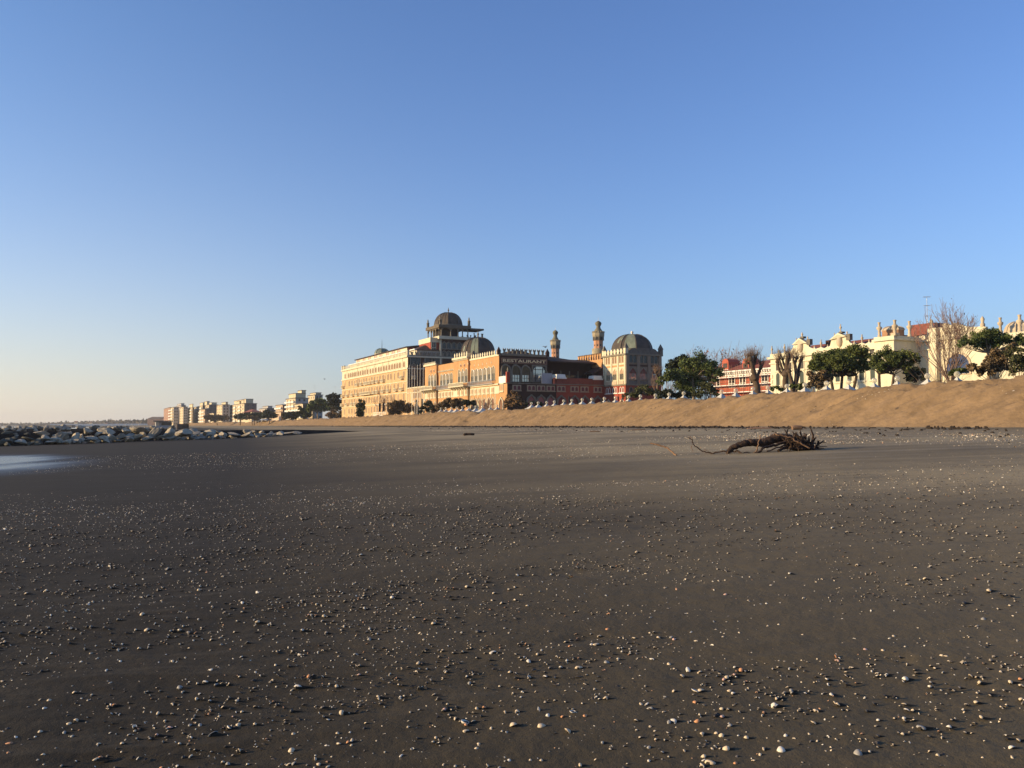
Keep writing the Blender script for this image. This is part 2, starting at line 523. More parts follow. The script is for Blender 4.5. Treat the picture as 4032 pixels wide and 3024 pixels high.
def dune_material():
    m = mat('bank_sand', (0.255, 0.168, 0.090), 0.95, 0.13, 0.35, bump=0.9, bscale=2.6, spec=0.1)
    t = m.node_tree; N = t.nodes; L = t.links
    b = N['Principled BSDF']
    src = b.inputs['Base Color'].links[0].from_socket
    geo = N.new('ShaderNodeNewGeometry')
    def fleck(scale, thr, col, prev, clscale, lo, hi):
        vo = N.new('ShaderNodeTexVoronoi'); vo.inputs['Scale'].default_value = scale
        L.new(geo.outputs['Position'], vo.inputs['Vector'])
        cl = N.new('ShaderNodeTexNoise'); cl.inputs['Scale'].default_value = clscale; cl.inputs['Detail'].default_value = 3
        L.new(geo.outputs['Position'], cl.inputs['Vector'])
        mr = N.new('ShaderNodeMapRange'); mr.inputs[1].default_value = lo; mr.inputs[2].default_value = hi; mr.inputs[4].default_value = thr
        L.new(cl.outputs[0], mr.inputs[0])
        lt = N.new('ShaderNodeMath'); lt.operation = 'LESS_THAN'
        L.new(vo.outputs['Distance'], lt.inputs[0]); L.new(mr.outputs[0], lt.inputs[1])
        x = N.new('ShaderNodeMix'); x.data_type = 'RGBA'; x.inputs[7].default_value = (*col, 1)
        L.new(prev, x.inputs[6]); L.new(lt.outputs[0], x.inputs[0])
        return x.outputs[2]
    s = fleck(4.0, 0.20, (0.62, 0.54, 0.42), src, 0.35, 0.52, 0.75)
    s = fleck(1.5, 0.26, (0.10, 0.07, 0.045), s, 0.22, 0.56, 0.8)
    L.new(s, b.inputs['Base Color'])
    return m

SAND = sand_material()
DUNE_M = dune_material()
make_beach()
make_dune()

def make_sea():
    m = mat('sea_water', (0.05, 0.075, 0.085), 0.10, 0.05, 0.2, bump=0.35, bscale=0.9, spec=0.6)
    xs = np.concatenate([np.linspace(-5200, -300, 12), np.linspace(-290, -20, 30)])
    ys = np.concatenate([np.linspace(-600, 600, 60), np.linspace(640, 5200, 25)])
    X, Y = np.meshgrid(xs, ys)
    Z = np.full_like(X, -0.62)
    n1, n2 = X.shape
    idx = np.arange(n1 * n2).reshape(n1, n2)
    q = np.stack([idx[:-1, :-1], idx[:-1, 1:], idx[1:, 1:], idx[1:, :-1]], -1).reshape(-1, 4)
    o = link('sea', np_mesh('sea', np.stack([X, Y, Z], -1).reshape(-1, 3), q, m, True))
    tag(o, kind='structure')
make_sea()
# ------------------------------------------------------------------ building kit
# hotel frame: local x runs along the sea front towards the viewer, local y runs inland
HRZ = math.atan2(-0.898, 0.44)
HX = Vector((0.44, -0.898, 0)); HY = Vector((0.898, 0.44, 0))
HA = Vector((-33.9, 272.0, 0))
def hw(x, y, z=0.0, A=None):
    p = (A or HA) + HX * x + HY * y
    return Vector((p.x, p.y, z))
def hx(px, y=0.0, A=None, py=1500):
    """x where the plane local-y = y is seen at pixel column px"""
    k = ray(px, py).x; A = A or HA
    b = A + HY * y
    return (k * b.y - b.x) / (HX.x - k * HX.y)
def hy(px, x=0.0, A=None, py=1500):
    k = ray(px, py).x; A = A or HA
    b = A + HX * x
    return (k * b.y - b.x) / (HY.x - k * HY.y)
def hz(px, py, x, y, A=None):
    p = hw(x, y, 0, A)
    return EYE + ray(px, py).z * p.y

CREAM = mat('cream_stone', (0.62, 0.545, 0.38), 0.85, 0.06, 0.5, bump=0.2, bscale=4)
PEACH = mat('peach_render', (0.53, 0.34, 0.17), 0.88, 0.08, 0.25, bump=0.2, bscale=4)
ORANGE = mat('orange_brick', (0.49, 0.265, 0.115), 0.9, 0.10, 0.35, bump=0.3, bscale=6)
REDW = mat('red_render', (0.33, 0.07, 0.042), 0.9, 0.10, 0.3, bump=0.25, bscale=5)
BROWNB = mat('shade_brown_brick', (0.060, 0.029, 0.019), 0.9, 0.12, 0.5, bump=0.3, bscale=6)  # brown darkened so viewer-facing walls carry their shade in the colour
DARKRED = mat('dark_red_panel', (0.20, 0.05, 0.04), 0.85, 0.08, 0.4)
GREYST = mat('shade_grey_stone', (0.23, 0.195, 0.14), 0.88, 0.14, 0.5, bump=0.3, bscale=5)  # stone darkened to put shade into viewer-side trim; also plain grey stonework
DARKST = mat('dark_shade_stone', (0.16, 0.14, 0.11), 0.9, 0.15, 0.7, bump=0.3, bscale=5)  # dark stonework; also puts shade into the corner tower's viewer-side trim
MIDST = mat('shade_toned_stone', (0.155, 0.120, 0.080), 0.9, 0.15, 0.6, bump=0.3)  # belvedere stone darkened, its shade put into the colour
WHITE = mat('white_paint', (0.74, 0.71, 0.63), 0.7, 0.05, 0.4)
TILE = mat('dark_roof_tile', (0.062, 0.035, 0.026), 0.9, 0.2, 0.8, bump=0.5, bscale=7)
RTILE = mat('red_roof_tile', (0.24, 0.075, 0.05), 0.9, 0.15, 0.8, bump=0.5, bscale=7)
LEAD = mat('dome_lead', (0.105, 0.080, 0.058), 0.7, 0.22, 0.45, spec=0.25, col2=(0.045, 0.035, 0.028), bump=0.3, bscale=3)
COPPER = mat('green_copper', (0.20, 0.225, 0.165), 0.6, 0.2, 0.6, bump=0.2, bscale=3)
GLASS = glass_mat('window_glass')
COATED = glass_mat('coated_glass', (0.50, 0.46, 0.40), 0.03); COATED.node_tree.nodes['Principled BSDF'].inputs['Metallic'].default_value = 0.6
DARKG = mat('dark_opening', (0.035, 0.027, 0.022), 0.5, 0.1, 0.5, spec=0.4)
SHUT = mat('brown_blind', (0.26, 0.15, 0.085), 0.8, 0.1, 0.8)
TANB = mat('tan_blind_wall', (0.21, 0.10, 0.05), 0.85, 0.1, 0.6)
PINK = mat('pink_panel', (0.40, 0.15, 0.13), 0.85, 0.08, 0.5)
BLIND = mat('pale_blind', (0.20, 0.16, 0.12), 0.85, 0.1, 0.7)
IRON = mat('dark_iron', (0.03, 0.03, 0.032), 0.6, 0.1, 1.0)
METAL = mat('grey_metal', (0.4, 0.4, 0.4), 0.45, 0.05, 1.0, metallic=0.6)

def outline(kind, w, h, n=9):
    """closed outline from the bottom left, anticlockwise seen from the front"""
    r = w / 2
    if kind == 'rect':
        return [(-r, 0), (r, 0), (r, h), (-r, h)]
    pts = [(-r, 0), (r, 0)]
    if kind == 'arch':
        for i in range(n + 1):
            a = math.pi * i / n
            pts.append((r * math.cos(a), h - r + r * math.sin(a)))
    elif kind == 'pointed':
        s = h - 1.25 * r
        for i in range(n + 1):
            t = -1 + 2 * i / n
            x = -t * r
            pts.append((x, s + 1.25 * r * (1 - abs(t) ** 1.7)))
    elif kind == 'ogee':
        s = h - 1.5 * r
        for i in range(n + 2 + 1):
            t = -1 + 2 * i / (n + 2)
            k = abs(t)
            z = 1.05 * r * math.sqrt(max(0, 1 - k * k)) + 0.45 * r * max(0, 1 - k * 3.2)
            pts.append((-t * r, s + z))
    elif kind == 'trefoil':
        s = h - 1.35 * r
        for i in range(13):
            a = math.pi * i / 12
            q = 1.0 + 0.16 * abs(math.cos(1.5 * a)) - 0.10
            pts.append((r * math.cos(a) * (1.0 if i in (0, 12) else min(1.0, q)), s + 1.3 * r * math.sin(a) * q))
    elif kind == 'round':
        pts = [(r * math.cos(a), r + r * math.sin(a)) for a in [2 * math.pi * i / 12 for i in range(12)]]
    return pts

def scale_outline(pts, w, h, t, bottom=0.0):
    cx = 0.0
    sx = (w / 2 + t) / (w / 2); sz = (h + t) / h
    return [(a * sx, (z * sz if z > 1e-6 else -bottom)) for a, z in pts]

_wm_cache = {}
def window_meshes(kind, w, h, frame=CREAM, pane=DARKG, t=0.2, depth=0.22, sill=0.0, mull=0):
    key = (kind, round(w, 2), round(h, 2), frame.name, pane.name, t, depth, sill, mull)
    if key in _wm_cache: return _wm_cache[key]
    o = outline(kind, w, h)
    f = MB()
    f.ring(scale_outline(o, w, h, t, t * 0.5), o, -depth, 0.0)
    if sill > 0: f.box(-w / 2 - t * 1.6, w / 2 + t * 1.6, -depth - sill, 0.0, -t * 0.5 - 0.22, -t * 0.5 + 0.01)
    for k in range(mull):
        x = -w / 2 + w * (k + 1) / (mull + 1)
        f.box(x - 0.05, x + 0.05, -0.10, -0.03, 0.02, h - w * 0.35)
    fm = f.mesh('window', frame)
    p = MB(); p.add([(a, -0.025, z) for a, z in o], [tuple(range(len(o)))])
    pm = p.mesh('pane', pane)
    _wm_cache[key] = (fm, pm)
    return fm, pm

def window(root, name, x, d, z, face, meshes, extra=None):
    """face 's': on the wall local y=d, looking to -y; face 'f': on the wall local x=d, looking to +x"""
    loc, rz = ((x, d, z), 0.0) if face == 's' else ((d, x, z), R(90))
    f = link(name, meshes[0], root, loc, rz)
    link('pane', meshes[1], f)
    if extra is not None: link('blind', extra, f)
    return f

def twin_meshes(w, h, frame, pane, kind='arch', panel=True, bars=False):
    """a stone panel with two arched lights"""
    key = ('twin', w, h, frame.name, pane.name, kind, panel)
    if key in _wm_cache: return _wm_cache[key]
    f = MB(); p = MB()
    lw = w * 0.32; lh = h * 0.74
    if panel:
        f.box(-w / 2, w / 2, -0.10, 0, 0, h)
        f.box(-w / 2 - 0.1, w / 2 + 0.1, -0.28, 0, -0.16, -0.002)
    for s in (-1, 1):
        o = outline(kind, lw, lh)
        c = s * w * 0.235; z0 = h * 0.12
        oo = scale_outline(o, lw, lh, 0.12, 0.06)
        f.ring([(a + c, z + z0) for a, z in oo], [(a + c, z + z0) for a, z in o], -0.18 if panel else -0.08, -0.101 if panel else 0)
        p.add([(a + c, -0.115 if panel else -0.03, z + z0) for a, z in o], [tuple(range(len(o)))])
    r = (f.mesh('twin_window', frame), p.mesh('pane', pane))
    _wm_cache[key] = r
    return r

def merlons(mb, a0, a1, z, kind, step, w, h, d0, d1, axis='y'):
    """row of battlement teeth along a, thickness d0..d1"""
    n = max(1, int(round((a1 - a0) / step)))
    st = (a1 - a0) / n
    for i in range(n):
        c = a0 + st * (i + 0.5)
        if kind == 'plain': poly = [(c - w / 2, z), (c + w / 2, z), (c + w / 2, z + h), (c - w / 2, z + h)]
        elif kind == 'leaf':
            poly = [(c - w * .35, z), (c + w * .35, z), (c + w * .35, z + h * .3), (c + w * .5, z + h * .5), (c + w * .4, z + h * .75), (c + w * .12, z + h), (c - w * .12, z + h), (c - w * .4, z + h * .75), (c - w * .5, z + h * .5), (c - w * .35, z + h * .3)]
        elif kind == 'swallow':
            poly = [(c - w * .32, z), (c + w * .32, z), (c + w * .32, z + h * .45), (c + w * .55, z + h * .62), (c + w * .5, z + h), (c, z + h * .74), (c - w * .5, z + h), (c - w * .55, z + h * .62), (c - w * .32, z + h * .45)]
        mb.prism(poly, d0, d1, axis)

def dome_part(root, cx, cy, z0, r, hgt, lead=LEAD, n=8, rot=R(22.5), ribs=3, patches=None, name='dome'):
    prof = []
    for i in range(11):
        a = R(90) * i / 10
        prof.append((max(0.02, r * math.cos(a) ** 0.78), hgt * math.sin(a)))
    mb = MB(); mb.lathe(prof, n, (cx, cy, z0), smooth=False, rot=rot, cap=False)
    rb = MB()
    for k in range(n):
        for j in range(ribs):
            a0 = rot + 2 * math.pi * k / n; a1 = rot + 2 * math.pi * (k + 1) / n
            t = j / ribs
            pts = []
            for rr, zz in prof[:-1]:
                p0 = Vector((math.cos(a0), math.sin(a0), 0)) * rr; p1 = Vector((math.cos(a1), math.sin(a1), 0)) * rr
                p = p0.lerp(p1, t); p += p.normalized() * 0.015
                pts.append((cx + p.x, cy + p.y, z0 + zz))
            rb.tube(pts, 0.075 if j else 0.11, 4, smooth=False, cap=False)
    d = mb.build(name, lead, root)
    rb.build('seam_rib', lead, d)
    if patches:
        pb = MB()
        for k, t0, t1, i0, i1 in patches:
            a0 = rot + 2 * math.pi * k / n; a1 = rot + 2 * math.pi * (k + 1) / n
            V = []
            for i in range(i0, i1 + 1):
                rr, zz = prof[i]
                for t in (t0, t1):
                    p = (Vector((math.cos(a0), math.sin(a0), 0)) * rr).lerp(Vector((math.cos(a1), math.sin(a1), 0)) * rr, t)
                    p += p.normalized() * 0.03
                    V.append((cx + p.x, cy + p.y, z0 + zz + 0.02))
            pb.add(V, [(2 * q, 2 * q + 1, 2 * q + 3, 2 * q + 2) for q in range(i1 - i0)])
        pb.build('copper_patch', COPPER, d)
    return d

def finial(root, x, y, z, h, m, name='finial', r=None):
    r = r or h * 0.16
    MB().lathe([(r * 1.2, 0), (r * 1.2, h * .12), (r * .6, h * .18), (r * .5, h * .34), (r, h * .46), (r * .95, h * .58), (r * .4, h * .7), (r * .45, h * .8), (0.03, h)], 8, (x, y, z)).build(name, m, root)

# ================================================================== main hotel block
GZ = 2.3
def main_block():
    rt = empty('hotel_block', hw(0, 0, 0), HRZ)
    tag(rt, 'long pale orange hotel block of many storeys with arched windows under its parapet', 'hotel')
    XL = hx(1347); D = 13.0
    zc = hz(1605, 1406, 0, 0)         # cornice
    zs = hz(1605, 1450, 0, 0)         # string course
    wall = MB().box(XL, 0, 0, D, GZ - 1, zs)
    wl = wall.build('wall', PEACH, rt)
    up = MB().box(XL, 0, 0.002, D, zs, zc); up.build('upper_wall', CREAM, rt)
    side = MB().box(0.003, 0.06, 0.05, D + 12, GZ - 1, zc - 0.05); side.build('side_wall', BROWNB, rt)  # side face repainted dark to carry its shade
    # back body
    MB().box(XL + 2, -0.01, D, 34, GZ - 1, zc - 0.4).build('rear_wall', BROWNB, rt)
    # cornices and string courses
    tr = MB()
    tr.box(XL - 0.3, 0.35, -0.45, 0.01, zc, zc + 0.45)
    tr.box(0.07, 0.35, 0.01, D + 11, zc, zc + 0.45)
    tr.box(XL - 0.2, 0.22, -0.28, 0.01, zs - 0.2, zs + 0.25)
    tr.box(0.07, 0.22, 0.01, D + 11, zs - 0.2, zs + 0.1)
    for zz in (hz(1605, 1500, 0, 0), hz(1605, 1545, 0, 0), hz(1605, 1584, 0, 0)):
        tr.box(XL - 0.1, 0.1, -0.14, 0.01, zz - 0.12, zz + 0.12)
    # quoins at the corner
    tr.box(-0.55, 0.0, -0.13, 0.0, GZ, zs - 0.21)
    tr.build('cornice', CREAM, rt)
    # loggia of dark arched windows
    lw = window_meshes('arch', 1.75, hz(1605, 1421, 0, 0) - hz(1605, 1444, 0, 0), CREAM, SHUT, 0.22, 0.1, 0.1)
    zx = [197, 242, 267, 291, 315, 339, 370, 398, 430, 458, 490, 526, 560, 598, 635, 667, 704, 736, 775, 810, 843, 877, 912, 965]
    for q in zx:
        x = hx(1300 + q / 3.3175)
        window(rt, 'arched_window', x, 0.0, hz(1605, 1443, 0, 0), 's', lw)
    for q in (218, 354, 414, 474, 580, 685, 756, 938):
        x = hx(1300 + q / 3.3175)
        MB().box(x - 0.3, x + 0.3, -0.12, -0.001, zs + 0.26, zc - 0.01).build('pilaster', CREAM, rt)
    # four storeys of gothic windows
    tw = twin_meshes(1.9, 2.9, CREAM, TANB, 'pointed', panel=False)
    sg = window_meshes('pointed', 0.75, 2.4, CREAM, TANB, 0.22, 0.08, 0.0)
    fx = [195, 250, 287, 322, 352, 380, 408, 440, 475, 510, 545, 580, 615, 650, 690, 718, 757, 793, 840, 890, 962]
    sills = [hz(1605, 1488, 0, 0), hz(1605, 1534, 0, 0), hz(1605, 1577, 0, 0), hz(1605, 1622, 0, 0)]
    for fl, z in enumerate(sills):
        for i, q in enumerate(fx):
            x = hx(1300 + q / 3.3175)
            m = tw if (i * 7 + fl) % 3 else sg
            window(rt, 'gothic_window', x, 0.0, z, 's', m)
    # small balconies
    bal = MB()
    bal.box(-1.5, 1.5, -0.85, 0, -0.16, 0); bal.box(-1.45, 1.45, -0.82, -0.76, 0.85, 0.98)
    for k in range(11): bal.box(-1.42 + k * 0.276, -1.36 + k * 0.276 + 0.05, -0.8, -0.73, 0, 0.86)
    
    bm = bal.mesh('balcony', CREAM)
    rows = [(0, [178, 367, 422, 470, 500, 535, 580, 632, 700, 945]),
            (1, [175, 235, 305, 365, 418, 585, 630, 705, 775, 870, 945]),
            (2, [168, 232, 300, 340])]
    for fl, qs in rows:
        for q in qs:
            link('balcony', bm, rt, (hx(1300 + q / 3.3175), 0, sills[fl] - 0.05))
    x0, x1 = hx(1300 + 440 / 3.3175), hx(1300 + 566 / 3.3175)
    lb = MB().box(x0, x1, -1.3, 0, -0.22, 0); lb.box(x0, x1, -1.28, -1.16, 0.85, 0.98)
    k = x0
    while k < x1: lb.box(k, k + 0.12, -1.26, -1.18, 0, 0.86); k += 0.45
    lb.build('long_balcony', CREAM, rt, (0, 0, sills[1] - 0.05))
    # ground floor arches
    ga = window_meshes('arch', 1.3, 3.2, CREAM, SHUT, 0.25, 0.1)
    for q in [187, 247, 283, 318, 355, 400, 450, 500, 550, 600, 650]:
        window(rt, 'doorway', hx(1300 + q / 3.3175), 0.0, GZ, 's', ga)
    # parapet with leaf-shaped teeth
    pr = MB()
    pr.box(XL, 0.2, -0.25, 0.05, zc + 0.45, zc + 0.75)
    merlons(pr, XL + 3, -3.5, zc + 0.75, 'leaf', 1.6, 0.85, 1.3, -0.12, 0.0)
    merlons(pr, -3.2, 0.1, zc + 0.75, 'leaf', 0.95, 0.5, 1.5, -0.12, 0.0)
    merlons(pr, XL, XL + 2.6, zc + 0.75, 'leaf', 1.2, 0.7, 1.35, -0.2, 0.0)
    for x in (XL + 0.4, XL + 3.2, -0.1): pr.box(x - 0.4, x + 0.4, -0.3, 0.45, zc + 0.46, zc + 2.3)
    pr.build('parapet', CREAM, rt)
    sp = MB(); merlons(sp, 0.6, D + 9, zc + 0.46, 'swallow', 1.5, 0.9, 1.5, 0.05, 0.25, 'x'); sp.box(0.04, 0.26, 0.4, D + 10, zc + 0.44, zc + 0.8)
    sp.build('side_battlement', GREYST, rt)
    # two set-back attic storeys
    z1 = hz(1605, 1376, 0, 3.0); z2 = hz(1602, 1349, -1, 6.5)
    xa = hx(1375, 3.0); xb = hx(1401, 6.5); xe = hx(1602, 6.5)
    MB().box(xa, -1.2, 3.0, 8.4, zc + 0.3, z1).build('attic_wall', CREAM, rt)
    MB().box(xa - 0.5, -0.9, 2.6, 8.6, z1, z1 + 0.35).build('attic_eaves', WHITE, rt)
    MB().box(xb, xe, 6.5, 16, z1 + 0.36, z2).build('top_storey', CREAM, rt)
    MB().box(xe + 0.002, xe + 0.05, 6.6, 16.2, z1 - 2, z2 - 0.05).build('top_storey_side', REDW, rt)
    MB().add([(xb - 0.6, 5.9, z2), (xe + 0.6, 5.9, z2), (xe + 0.6, 16.6, z2 + 0.6), (xb - 0.6, 16.6, z2 + 0.6), (xb - 0.6, 5.9, z2 + 0.28), (xe + 0.6, 5.9, z2 + 0.28), (xe + 0.6, 16.6, z2 + 1.7), (xb - 0.6, 16.6, z2 + 1.7)],
             [(0, 3, 2, 1), (4, 5, 6, 7), (0, 1, 5, 4), (1, 2, 6, 5), (2, 3, 7, 6), (3, 0, 4, 7)]).build('roof', TILE, rt)
    # lunette-shaped niches on the attics
    nm = window_meshes('arch', 3.2, 2.0, CREAM, mat('pink_render', (0.50, 0.33, 0.27), 0.9, 0.05), 0.25, 0.15)
    for q in (365, 442, 512, 592, 662, 748, 822, 893): window(rt, 'attic_niche', hx(1300 + q / 3.3175, 6.5), 6.5, z1 + 0.75, 's', nm)
    for q in (300, 370, 450, 535, 620, 760, 832, 908): window(rt, 'attic_niche', hx(1300 + q / 3.3175, 3.0), 3.0, z1 - 2.6, 's', nm)
    # small roof house in front of the tower
    y0, y1 = 3.2, hy(1730, -0.4)
    hr = MB().box(-12, -0.3, y0, 12, zc + 0.4, hz(1625, 1378, 0, 4)); hr.build('roof_house', mat('pale_render', (0.45, 0.38, 0.30), 0.9, 0.08), rt)
    hroof = MB().frustum(-12.4, 0.2, y0 - 0.5, 12.5, hz(1625, 1377.5, 0, 4), -9, -5.2, y0 + 4.5, 7.8, hz(1675, 1357, -4, 6)); hroof.build('house_roof', TILE, rt)
    # side face windows (triple lights, in shade)
    tr3 = window_meshes('rect', 3.2, 2.6, GREYST, GLASS, 0.3, 0.15, 0.0, 2)
    for px in (1635, 1692, 1720): window(rt, 'triple_window', hy(px, 0.06), 0.06, hz(1635, 1440, 0, 5), 'f', tr3)
    sw = window_meshes('pointed', 1.4, 4.4, GREYST, SHUT, 0.3, 0.2)
    window(rt, 'gothic_window', hy(1628, 0.06), 0.06, hz(1630, 1487, 0, 4), 'f', sw)
    bb = link('balcony', bm, rt, (0.06, hy(1627, 0.06), hz(1630, 1492, 0, 4)), R(90)); bb.scale = (0.5, 0.7, 1)
    # green cupola on the roof
    p = Vector(((-60), 9, 0))
    cxx = hx(1503, 10.0)
    cr = 2.9
    MB().lathe([(cr, 0), (cr, .4), (cr * 1.06, .45), (cr * 1.06, .6)], 12, (cxx, 10.0, z2 + 0.3)).build('cupola_drum', CREAM, rt)
    dome_part(rt, cxx, 10.0, z2 + .85, cr, 2.3, COPPER, 8, R(22.5), 1, name='cupola')
    MB().tube([(cxx, 10, z2 + 3), (cxx, 10, z2 + 6.8)], [0.12, 0.03], 5).build('cupola_mast', IRON, rt)
    return rt
main_block()

# ================================================================== belvedere tower behind
def belvedere():
    XF = 0.1
    v0, v1 = hy(1733, XF), hy(1843, XF)
    W = v1 - v0
    O = hw(XF, v0)
    rt = empty('belvedere_tower', O, HRZ)
    tag(rt, 'tall brown tower with an open arcade under a ribbed dark dome, highest of the domes', 'tower')
    A = O
    L = 11.0
    z_c = hz(1735, 1278, 0, 0, A); z_f = hz(1735, 1335, 0, 0, A); z_l = hz(1735, 1323, 0, 0, A); z_t = hz(1735, 1290, 0, 0, A)
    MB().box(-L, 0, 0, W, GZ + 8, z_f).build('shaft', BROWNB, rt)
    # projecting red stair block on the left
    zb = hz(1700, 1331, -3, -2, A)
    xl = hx(1664, -1.0, A)
    ya = hy(1695, -1.0, A)
    MB().box(-L - 1, -1.0, ya, -0.002, GZ + 10, zb - 1.6).build('stair_block', REDW, rt)
    MB().box(-L - 1.2, -0.8, ya - 0.2, -0.003, zb - 1.6, zb).build('stair_block_cornice', CREAM, rt)
    rw = window_meshes('rect', 1.3, 3.0, CREAM, GLASS, 0.2, 0.15, 0.05, 1)
    window(rt, 'window', hy(1707, -1.0, A), -1.0, hz(1707, 1377, -1, -2, A), 'f', rw)
    window(rt, 'window', hy(1707, -1.0, A), -1.0, hz(1707, 1406, -1, -2, A), 'f', rw)
    MB().box(-0.45, 0.1, -0.12, 0.4, GZ + 8, z_f + 0.01).build('corner_strip', CREAM, rt)
    # two rows of windows on the shaded face
    bw = window_meshes('ogee', 1.25, 2.1, GREYST, GLASS, 0.32, 0.18, 0.05)
    for q in (425, 483, 553, 625, 690):
        for py in (1371, 1406): window(rt, 'ogee_window', hy(1620 + q / 3.3175, 0, A), 0.0, hz(1740, py, 0, 1, A), 'f', bw)
    # loggia: floor band, columns, arches, cornice
    MB().box(-L - 0.5, 0.9, -0.8, W + 0.6, z_f, z_l).build('gallery_floor', CREAM, rt)
    MB().box(-L + 1.2, -1.1, 1.0, W * .70, z_l, z_t).build('inner_room', mat('loggia_shade', (0.04, 0.03, 0.024), 0.9, 0.1), rt)  # dark block, the loggia's inner shade put into its colour
    col = MB().lathe([(0.34, 0), (0.34, 0.25), (0.22, 0.3), (0.2, (z_t - z_l) * 0.62), (0.36, (z_t - z_l) * 0.70), (0.36, (z_t - z_l) * 0.74)], 8)
    cm = col.mesh('column', GREYST)
    ys = [0.25, W * 0.36, W * 0.62, W * 0.78, W - 0.25]
    for y in ys: link('column', cm, rt, (0.3, y, z_l))
    xs = [-L * 0.3, -L * 0.5, -L * 0.7, -L + 0.2]
    for x in xs: link('column', cm, rt, (x, -0.3, z_l))
    for y in (W * .4, W - .25): link('column', cm, rt, (-L + .2, y, z_l))
    # arched spandrels
    sp = MB()
    def span(a0, a1, d, axis):
        c = (a0 + a1) / 2; r = (a1 - a0) / 2 - 0.2
        zz = z_l + (z_t - z_l) * 0.72; top = z_t + 0.01
        poly = [(a0, top), (a0, zz)] + [(c - r * math.cos(math.pi * i / 8), zz + (top - zz - 0.15) * math.sin(math.pi * i / 8)) for i in range(9)] + [(a1, zz), (a1, top)]
        sp.prism(poly, d - 0.25, d + 0.25, axis)
    for i in range(4): span(ys[i], ys[i + 1], 0.3, 'x')
    for a, b in ((-L * .3, 0.2), (-L * .5, -L * .3), (-L * .7, -L * .5), (-L + .2, -L * .7)): span(a, b, -0.3, 'y')
    sp.build('arcade', MIDST, rt)
    MB().box(-L - 0.6, 0.9, -0.9, W + 0.7, z_t + 0.02, z_c).build('gallery_cornice', MIDST, rt)
    r = W * 0.475
    MB().lathe([(r * 1.05, 0), (r * 1.05, 0.6)], 16, (-L / 2, W / 2, z_c + 0.001)).build('dome_drum', DARKST, rt)
    dome_part(rt, -L / 2, W / 2, z_c + 0.3, r, hz(1768, 1230, -5, 5, A) - z_c - 0.3, LEAD, 8, R(22.5), 3)
    finial(rt, -L / 2, W / 2, hz(1768, 1232, -5, 5, A), 1.9, GREYST)
    for x, y in ((0.4, -0.2), (0.4, W + 0.1), (-L, -0.3), (-L, W)):
        MB().lathe([(0.5, 0), (0.45, 1.4), (0.55, 1.45), (0.5, 1.7), (0.22, 1.9), (0.3, 2.3), (0.05, 3.0)], 8, (x, y, z_c)).build('corner_pinnacle', GREYST, rt)
    # roof pergola on the right
    py0 = W + 0.7; py1 = hy(1899, -1.0, A)
    pg = MB().box(-6.5, 0.3, py0, py1, z_t - 0.2, z_t + 0.35)
    pg.build('pergola_roof', DARKST, rt)
    for y in (W + 2.2, W + 3.5, W + 5.0, py1 - 0.35):
        for x in (0.0, -6.0): link('column', cm, rt, (x, y, z_f + 0.1), 0, (0.8, 0.8, 1.16))
    MB().box(-7, 0.7, W + 0.6, py1 + 0.3, GZ + 10, z_f + 0.1).build('terrace_wing', BROWNB, rt)
    rl = MB(); rl.box(0.5, 0.56, W + 1, py1, z_f + 1.0, z_f + 1.06)
    k = W + 1
    while k < py1: rl.box(0.5, 0.55, k, k + 0.05, z_f + 0.1, z_f + 1.0); k += 0.4
    rl.build('railing', WHITE, rt)
belvedere()
# ================================================================== restaurant wing
def hzz(px, py, y=0.0, A=None):
    """height on the plane local-y = y of frame A"""
    return hz(px, py, hx(px, y, A), y, A)

